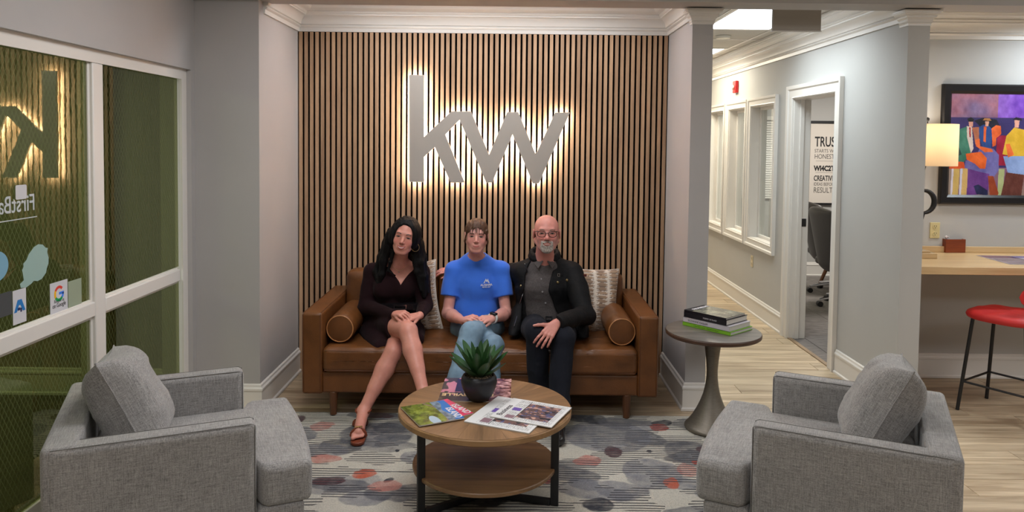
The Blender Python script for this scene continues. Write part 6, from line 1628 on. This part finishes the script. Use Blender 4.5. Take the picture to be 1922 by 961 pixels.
    text('ALABAMA', .019, M_PR, tee, Mx @ Matrix.Translation((0, -.008, 0)), align='CENTER', bold=.0006, xs=.92); text('METRO ART', .010, M_PR, tee, Mx @ Matrix.Translation((0, -.020, 0)), align='CENTER', bold=.0003)
    # jeans
    M_J = mat('light_blue_denim', rgb(122, 150, 172), .85, noise=.35, nscale=12, bump=.2, bscale=260)
    o = [('+', Loft(pel + Vector((0, 0, .03)), pel + Vector((0, 0, -.06)), .155, .115, .165, .125), .03)]
    kb = hiL.lerp(knB, 1.0); o += [('+', Cone(hiR, knT, .092, .066), .03), ('+', Cone(knT, anT.lerp(knT, .02), .066, .058), .02), ('+', Cone(anT.lerp(knT, .3), anT, .056, .066), .02)]
    o += [('+', Cone(hiL, knB, .092, .066), .02), ('+', Cone(knB, anB, .064, .054), .02)]
    o += [wrinkle(.006, (12, 8, 14), 24, .008), ('&', Fn(lambda X, Y, Z: -(Z - (anT.z + .0)) + 0 * X + 0 * Y if False else np.where((Z + 0 * X + 0 * Y) < .06, .02, -.02), (0, 0, 0), (9, 9, 9)), .001)]
    lo, hi = bounds([q_ for q_ in o]); lo[2] = .07; sculpt('jeans', o, lo, hi, None, .005, M_J, root)
    # white trainers, mostly behind the coffee table
    M_SH = mat('white_canvas_shoe', rgb(190, 188, 184), .6)
    for an, fl_ in ((anT, 0), (anB, 1)):
        t = an + Vector((0, -.13, -.075)); z_ = .0125 if fl_ else -9
        so_ = [('+', Clip(Cone(an + Vector((0, .03, -.045)), t, .040, .034), ((0, 0, z_), (0, 0, -1))), .01), ('+', Clip(Cone(an + Vector((0, .0, -.02)), an + Vector((0, -.05, -.05)), .042, .038), ((0, 0, z_), (0, 0, -1))), .01)]
        if fl_: so_ += [('+', Clip(Cone((an.x, an.y + .03, .045), (t.x, t.y, .045), .040, .036), ((0, 0, z_), (0, 0, -1))), .01)]
        lo, hi = bounds(so_); sculpt('shoe', so_, lo, hi, None, .005, M_SH, root)
    # watch with a white strap
    M_WS = mat('white_rubber_strap', rgb(222, 220, 216), .5); wv = (wrR - elR).normalized(); wc = loc(wrR) - wv * .012; u = wv.orthogonal().normalized(); v = wv.cross(u)
    b = MB(); ring = [wc + (u * math.cos(a) + v * math.sin(a)) * .0300 for a in np.linspace(0, 2 * PI, 28, endpoint=False)]
    for dd in (-.006, 0, .006): b.tube([p + wv * dd for p in ring], .0055, 8, closed=True)
    wt = b.build('watch_strap', M_WS, root); nrm = Vector((-.1, -.7, .7)); nrm = (nrm - wv * nrm.dot(wv)).normalized(); wy = nrm.cross(wv)
    b = MB(); b.box((-.018, -.021, .024), (.018, .021, .039), frame(wc, wv, wy)); b.build('watch_case', mat('black_watch_glass', (.01, .01, .012), .12), wt, bevel=.004, seg=3)
    return root

# ================================================================== bald man (right)
def man():
    root = person('bald man with glasses and white goatee in black jacket at right on the sofa', (.24, 4.88, 0))
    hc = W(1026, 438.5, 4.72); sc = 1.04; Rm = rotm(yaw=-1, pitch=-5)
    ho = head_ops(True); fc = Face(ho, hc, Rm, sc, root)
    neck, nb = W(1023, 476, 4.78), W(1022, 494, 4.86); chest, waist, pel = W(1024, 535, 4.87), W(1026, 590, 4.90), W(1028, 612, 4.91)
    shL, shR = W(984, 513, 4.88), W(1072, 513, 4.86); elL, wrL = W(925, 512, 5.09), W(858, 509, 5.085); elR, wrR = W(1099, 590, 4.64), W(1043, 608, 4.34)
    hiL, hiR = W(1003, 616, 4.86), W(1056, 618, 4.86); knL, knR = W(1008, 622, 4.37), W(1056, 636, 4.36); anL, anR = W(1012, 770, 4.44), W(1046, 806, 4.20)
    body = place(ho, hc, Rm, sc)
    body += [('+', Cone(neck + Vector((0, .02, .03)), nb, .058, .066), .025), ('+', Loft(nb, chest, .09, .06, .155, .10), .04), ('+', Loft(chest, waist, .155, .105, .14, .11), .04), ('+', Loft(waist, pel, .14, .11, .16, .115), .04)]
    body += [('+', Cone(nb, shL, .05, .055), .04), ('+', Cone(nb, shR, .05, .055), .04)]
    body += limb(shL, elL, wrL, .05, .04, .029, k=.02) + limb(shR, elR, wrR, .05, .042, .029, k=.02)
    body += limb(hiL, knL, anL, .085, .056, .04, k=.02) + limb(hiR, knR, anR, .085, .056, .04, k=.02)
    # hand hanging between the knees, fingers down and to the left
    hR = hand_ops(wrR + Vector((-.004, -.012, 0)), W(1020, 639, 4.26) - wrR, (-.35, -.85, -.1), (-.8, -.2, .5), curl=(16, 24, 16), thumb=(50, 4, 6), tn=-.25, s=1.02, spread=6)
    hL = hand_ops(wrL, W(825, 506, 5.06) - wrL, (0, -.35, .9), (0, -.8, -.3), curl=(15, 25, 20), thumb=(28, 8, 8), s=.98)
    for an in (anL, anR): body += [('+', Cone(an, an + Vector((0, -.12, -.055)), .035, .028), .02)]
    ops = body + hR + hL; lo, hi = bounds(ops)
    fine = [[(hc.x - .10, hc.x + .10, .0028), (wrR.x - .13, wrR.x + .02, .0032)], [(hc.y - .12, hc.y + .03, .0028), (4.18, 4.42, .0034)], [(hc.z - .13, hc.z + .13, .0028), (wrR.z - .18, wrR.z + .03, .0032)]]
    def stub(c, x, y, z, P):
        g = (1 / (1 + np.exp(-(np.abs(x) * .6 - z - .052) * 260))) * (y > .0) * (z > -.13); n = noise3(P[:, 0] + 3, P[:, 1] + 3, P[:, 2] + 3, 160, 8)
        m = (g * (.10 + .30 * n))[:, None]; return c * (1 - m) + np.array(rgb(150, 140, 134)) * m
    sculpt('body', ops, lo, hi, fine, .0055, M_SKIN, root, skin_col(rgb(206, 140, 128), fc, .26, stub))
    DK = mat('dark_brown_lash_nostril_shade', (.03, .02, .016), .5); LIP = mat('muted_lips', rgb(164, 92, 84), .45); BR = mat('greying_brow', rgb(110, 92, 80), .8); TEETH = mat('teeth', rgb(215, 205, 195), .3)
    eyes(fc, sq=.70, brow_m=BR, lash_m=DK, brow_th=.0032, brow_z=.023); nostril_shades(fc, DK, 1.15)
    fc.strip('teeth', lambda t: (t * 2 - 1) * .0185, lambda t: -.0625 + .0045 * (t * 2 - 1) ** 2, lambda t: .0022 * (1 - .75 * (t * 2 - 1) ** 2), TEETH, off=.0008)
    fc.strip('upper_lip', lambda t: (t * 2 - 1) * .0230, lambda t: -.0590 + .0050 * (t * 2 - 1) ** 2, lambda t: .0018 * (1 - .7 * (t * 2 - 1) ** 2), LIP, off=.0022)
    fc.strip('lower_lip', lambda t: (t * 2 - 1) * .0205, lambda t: -.0670 + .0090 * (t * 2 - 1) ** 2, lambda t: .0034 * (1 - .7 * (t * 2 - 1) ** 2), LIP, off=.0030)
    # goatee and moustache
    M_BD = mat('white_grey_beard', rgb(188, 178, 170), .85, noise=.6, nscale=180, nstretch=(1, 1, .4), bump=.8, bscale=220)
    def shell(X, Y, Z): return ev(ho, X, Y, Z) - .0050
    def region(X, Y, Z):
        a = Ell((0, .070, -.092), (.033, .05, .030))(X, Y, Z); b = Cone((-.030, .085, -.050), (-.030, .078, -.085), .008, .012)(X, Y, Z); c = Cone((.030, .085, -.050), (.030, .078, -.085), .008, .012)(X, Y, Z)
        d = Cone((-.024, .090, -.050), (0, .10, -.046), .0055, .0065)(X, Y, Z); e = Cone((.024, .090, -.050), (0, .10, -.046), .0055, .0065)(X, Y, Z)
        r = np.minimum(np.minimum(smin(a, b, .01), smin(c, a, .01)), np.minimum(d, e))
        m = Ell((0, .098, -.0640), (.0245, .03, .0082))(X, Y, Z)
        return np.maximum(r, -m)
    bf = Fn(lambda X, Y, Z: np.maximum(shell(X, Y, Z), region(X, Y, Z)), (-.05, .02, -.135), (.05, .13, -.03))
    B = [('+', Local(bf, hc, Rm, sc), .0001), ('d', Fn(lambda X, Y, Z: (noise3(X + 5, Y + 5, Z * .5 + 5, 230, 4) - .5) * .003, (0, 0, 0), (0, 0, 0)), 0)]
    lo, hi = bounds(B, .005); sculpt('beard', B, lo, hi, None, .0022, M_BD, root)
    # glasses
    M_GF = mat('dark_tortoise_frame', rgb(44, 20, 16), .25, spec=.6); b = MB(); yf = .100
    for s in (-1, 1):
        pts_ = []
        for a in np.linspace(0, 2 * PI, 30, endpoint=False):
            ca, sa = math.cos(a), math.sin(a); x = s * .0335 + .0245 * math.copysign(abs(ca) ** .75, ca); z = .001 + (.0170 if sa > 0 else .0185) * math.copysign(abs(sa) ** .8, sa)
            pts_.append((x, yf - .22 * max(0, abs(x) - .02) ** 1.0 * .6, z))
        P = fc.world(np.array(pts_)); b.tube([tuple(p) for p in P], .0021 * sc, 8, closed=True)
        P = fc.world(np.array([(s * .052, yf - .006, .015), (s * .061, yf - .010, .017)])); b.tube([tuple(p) for p in P], .003, 8)
    P = fc.world(np.array([(-.010, yf, .004), (0, yf + .002, .007), (.010, yf, .004)])); b.tube([tuple(p) for p in P], .0022, 8)
    gf = b.build('glasses', M_GF, root)
    for s in (-1, 1):
        b = MB(); P = fc.world(np.array([(s * .061, yf - .010, .016), (s * .073, .05, .013), (s * .0785, .004, .010), (s * .080, -.012, .0)])); b.tube([tuple(p) for p in P], .0018, 8); b.build('temple_arm', M_GF, gf)
    # shirt
    M_S = mat('dark_grey_check_shirt', rgb(84, 78, 78), .85, noise=.35, nscale=120, bump=.15, bscale=300)
    o = [('+', Loft(nb + Vector((0, 0, -.01)), chest, .10, .072, .165, .118), .03), ('+', Loft(chest, waist, .165, .118, .15, .124), .04), ('+', Clip(Loft(waist, pel, .15, .124, .165, .125), ((0, 0, .545), (0, 0, -1))), .04)]
    o += [('+', Cone(nb, shL, .056, .064), .03), ('+', Cone(nb, shR, .056, .060), .03), ('+', Cone(shL, shL.lerp(elL, .4), .062, .056), .03), ('+', Cone(nb + Vector((0, .01, .035)), nb + Vector((0, .0, -.03)), .070, .085), .02), ('-', Cone(nb + Vector((0, -.078, .050)), nb + Vector((0, -.10, .12)), .034, .060), .006), ('-', Cone(neck + Vector((0, .0, -.020)), neck + Vector((0, 0, .08)), .061, .075), .003)]
    o += [wrinkle(.005, (9, 9, 12), 31, .006)]
    lo, hi = bounds(o); lo[2] = .52; sh = sculpt('shirt', o, lo, hi, None, .0048, M_S, root)
    loc = lambda p: Vector(p) - root.location
    so_ops = [q_ for q_ in o if q_[0] != 'd']
    def shirt_y(x, z, ops_=None):
        ys = np.linspace(4.60, 4.95, 176); D = ev(ops_ or so_ops, np.array(x), ys, np.array(z)); i = int(np.argmax(D < 0)); return ys[i]
    M_BTN = mat('pale_button', rgb(150, 148, 150), .35)
    for (bx_, by_) in ((1020, 499), (1016, 524), (1018, 547), (1024, 569)):
        p = W(bx_, by_, 4.75); p.y = shirt_y(p.x, p.z) - .004; p = loc(p); b = MB(); b.cyl(p, p + Vector((0, -.0025, 0)), .0055, n=16); b.build('shirt_button', M_BTN, sh)
    # collar wings
    for s in (-1, 1):
        b = MB(); a0_ = loc(nb) + Vector((s * .060, -.030, .070)); b0 = loc(nb) + Vector((s * .012, -.088, .026)); c0 = loc(nb) + Vector((s * .046, -.100, -.020)); d0 = loc(nb) + Vector((s * .084, -.030, .022))
        n_ = Vector((s * .2, -1, .3)).normalized() * .004; b.add([a0_, b0, c0, d0, a0_ + n_, b0 + n_, c0 + n_, d0 + n_], [(0, 1, 2, 3), (7, 6, 5, 4), (0, 4, 5, 1), (1, 5, 6, 2), (2, 6, 7, 3), (3, 7, 4, 0)]); b.build('collar', M_S, sh, bevel=.0015)
    # trousers, belt, shoes
    M_P = mat('charcoal_trousers', rgb(30, 32, 40), .9, spec=.15, sheen=.02, noise=.15, nscale=14, bump=.15, bscale=300)
    o = [('+', Loft(pel + Vector((0, 0, .04)), pel + Vector((0, 0, -.05)), .165, .125, .17, .13), .03)]
    for h_, k_, a_ in ((hiL, knL, anL), (hiR, knR, anR)): o += [('+', Cone(h_, k_, .098, .074), .02), ('+', Cone(k_, a_, .071, .062), .02)]
    o += [wrinkle(.006, (12, 8, 12), 33, .007)]
    lo, hi = bounds(o); lo[2] = .085; sculpt('trousers', o, lo, hi, None, .005, M_P, root)
    M_BS = mat('black_shoe_leather', (.014, .013, .014), .25, spec=.6)
    for an in (anL, anR):
        z_ = .0125; t = an + Vector((0, -.165, 0)); so_ = [('+', Clip(Cone((an.x, an.y + .03, .05), (t.x, t.y, .042), .040, .034), ((0, 0, z_), (0, 0, -1))), .012), ('+', Cone(an + Vector((0, .012, .0)), (an.x, an.y - .03, .06), .043, .042), .02)]
        lo, hi = bounds(so_); sculpt('shoe', so_, lo, hi, None, .0042, M_BS, root)
    bc_ = loc(W(1030, 597, 4.765)); b = MB(); b.sweep2d([(bc_.x - .022, bc_.z - .014), (bc_.x - .022, bc_.z + .014), (bc_.x + .022, bc_.z + .014), (bc_.x + .022, bc_.z - .014)], [(0, 0), (0, .005), (-.005, .005), (-.005, 0)], lambda u, v, w: (u, bc_.y - w, v), closed=True); b.build('belt_buckle', M_CHROME, root)
    # jacket: body, sleeves, open front
    M_JK = mat('black_waxed_cotton', (.0065, .0065, .0075), .7, spec=.2, sheen=.0, noise=.3, nscale=16, bump=.2, bscale=60)
    o = [('+', Loft(nb + Vector((0, .01, -.02)), chest, .12, .085, .192, .138), .03), ('+', Loft(chest, waist, .192, .140, .205, .150), .04), ('+', Loft(waist, W(1030, 634, 4.90), .205, .150, .225, .165), .04)]
    o += [('+', Cone(nb + Vector((-.04, .01, -.01)), shL, .062, .078), .03), ('+', Cone(nb + Vector((.04, .01, -.01)), shR, .062, .078), .03)]
    o += [('+', Cone(shL, elL, .076, .060), .03), ('+', Clip(Cone(elL, wrL, .060, .044), (wrL + Vector((.012, 0, 0)), wrL - elL)), .02)]
    o += [('+', Cone(shR, elR, .076, .066), .02), ('+', Clip(Cone(elR, wrR, .064, .050), (wrR + (elR - wrR) * .02, wrR - elR)), .015)]
    o += [('+', Cone(W(1085, 600, 4.80), W(1094, 634, 4.66), .07, .045), .03), ('+', Cone(W(975, 590, 4.82), W(962, 628, 4.68), .06, .030), .03)]
    def XZ(px_, py_, Y_=4.74): p = W(px_, py_, Y_); return (p.x, p.z)
    op_ = [XZ(1011, 470), XZ(1041, 470), XZ(1040, 500), XZ(1030, 545), XZ(1040, 578), XZ(1052, 600), XZ(1052, 690), XZ(972, 690), XZ(978, 600), XZ(982, 560), XZ(986, 520), XZ(996, 492)]
    o += [('-', PolyY(op_, 4.83), .008), ('-', Cone(neck + Vector((0, .0, -.035)), neck + Vector((0, 0, .08)), .078, .090), .006)]
    o += [('-', Fn(lambda X, Y, Z: np.maximum(np.maximum(Y - 4.72, -(X - W(1000, 600, 4.7).x) + 0), .60 - Z) * 1.0 + 9, (0, 0, 0), (0, 0, 0)), .001)][:0]
    o += [wrinkle(.008, (9, 9, 9), 41, .010)]
    lo, hi = bounds(o); lo[2] = .46; jk = sculpt('jacket', o, lo, hi, None, .0052, M_JK, root)
    jo = [q_ for q_ in o if q_[0] != 'd']
    # stand collar
    col_o = []
    ring = [nb + Vector((.088 * math.sin(a), .005 - .080 * math.cos(a) * (1 if math.cos(a) < 0 else .75), .048 + .026 * (-math.cos(a)))) for a in np.linspace(R(28), R(332), 16)]
    col_o = [('+', Clip(Cone(ring[i], ring[i + 1], .020, .020), ), .01) for i in range(15)] + [('+', Cone(ring[i] + Vector((0, 0, .022)), ring[i + 1] + Vector((0, 0, .022)), .012, .012), .012) for i in range(15)]
    lo, hi = bounds(col_o); sculpt('jacket_collar', col_o, lo, hi, None, .004, M_JK, root)
    def jy(px_, py_):
        p = W(px_, py_, 4.72); y_ = shirt_y(p.x, p.z, jo); p = W(px_, py_, y_ - .004); return loc(p)
    M_BRS = mat('antique_brass', (.42, .33, .16), .35, metal=1.0); M_ZIP = mat('steel_zip', (.35, .35, .36), .35, metal=1.0)
    for bx_, by_ in ((1047, 530), (1031, 552), (1064, 526), (978, 537)):
        p = jy(bx_, by_); b = MB(); b.lathe([(0, .006), (.006, .005), (.0085, .002), (.0085, -.003), (0, -.003)], 16, Matrix.Translation(p) @ Matrix.Rotation(PI / 2, 4, 'X'), cap=False); b.build('jacket_stud', M_BRS, jk)
    zp = [jy(x_, y_) for x_, y_ in ((985, 495), (990, 507), (989, 522), (986, 538), (980, 556), (974, 575), (970, 595), (965, 612))]
    b = MB(); b.tube(zp, .0022, 6); b.build('zip', M_ZIP, jk)
    p = jy(1095, 517); b = MB(); b.box((-.022, -.003, -.008), (.022, .003, .008), Matrix.Translation(p) @ Matrix.Rotation(R(14), 4, 'Z')); b.build('sleeve_tab', mat('dark_red_leather_tab', rgb(92, 36, 30), .5), jk, bevel=.001)
    c1 = jy(1048, 516); b = MB(); b.box((-.030, -.003, -.006), (.030, .003, .006), Matrix.Translation(c1)); b.build('chest_strap', M_JK, jk, bevel=.001)
    b = MB(); b.sweep2d([(c1.x - .006, c1.z - .010), (c1.x - .006, c1.z + .010), (c1.x + .010, c1.z + .010), (c1.x + .010, c1.z - .010)], [(0, 0), (0, .003), (-.003, .003), (-.003, 0)], lambda u, v, w: (u, c1.y - .004 - w, v), closed=True); b.build('strap_buckle', M_ZIP, jk)
    pk = [jy(x_, y_) for x_, y_ in ((1036, 533), (1054, 531), (1056, 556), (1040, 560))]
    return root
import time as _t
_t0 = _t.time(); woman_dark(); print('A', _t.time() - _t0); woman_blue(); print('B', _t.time() - _t0); man(); print('C', _t.time() - _t0)
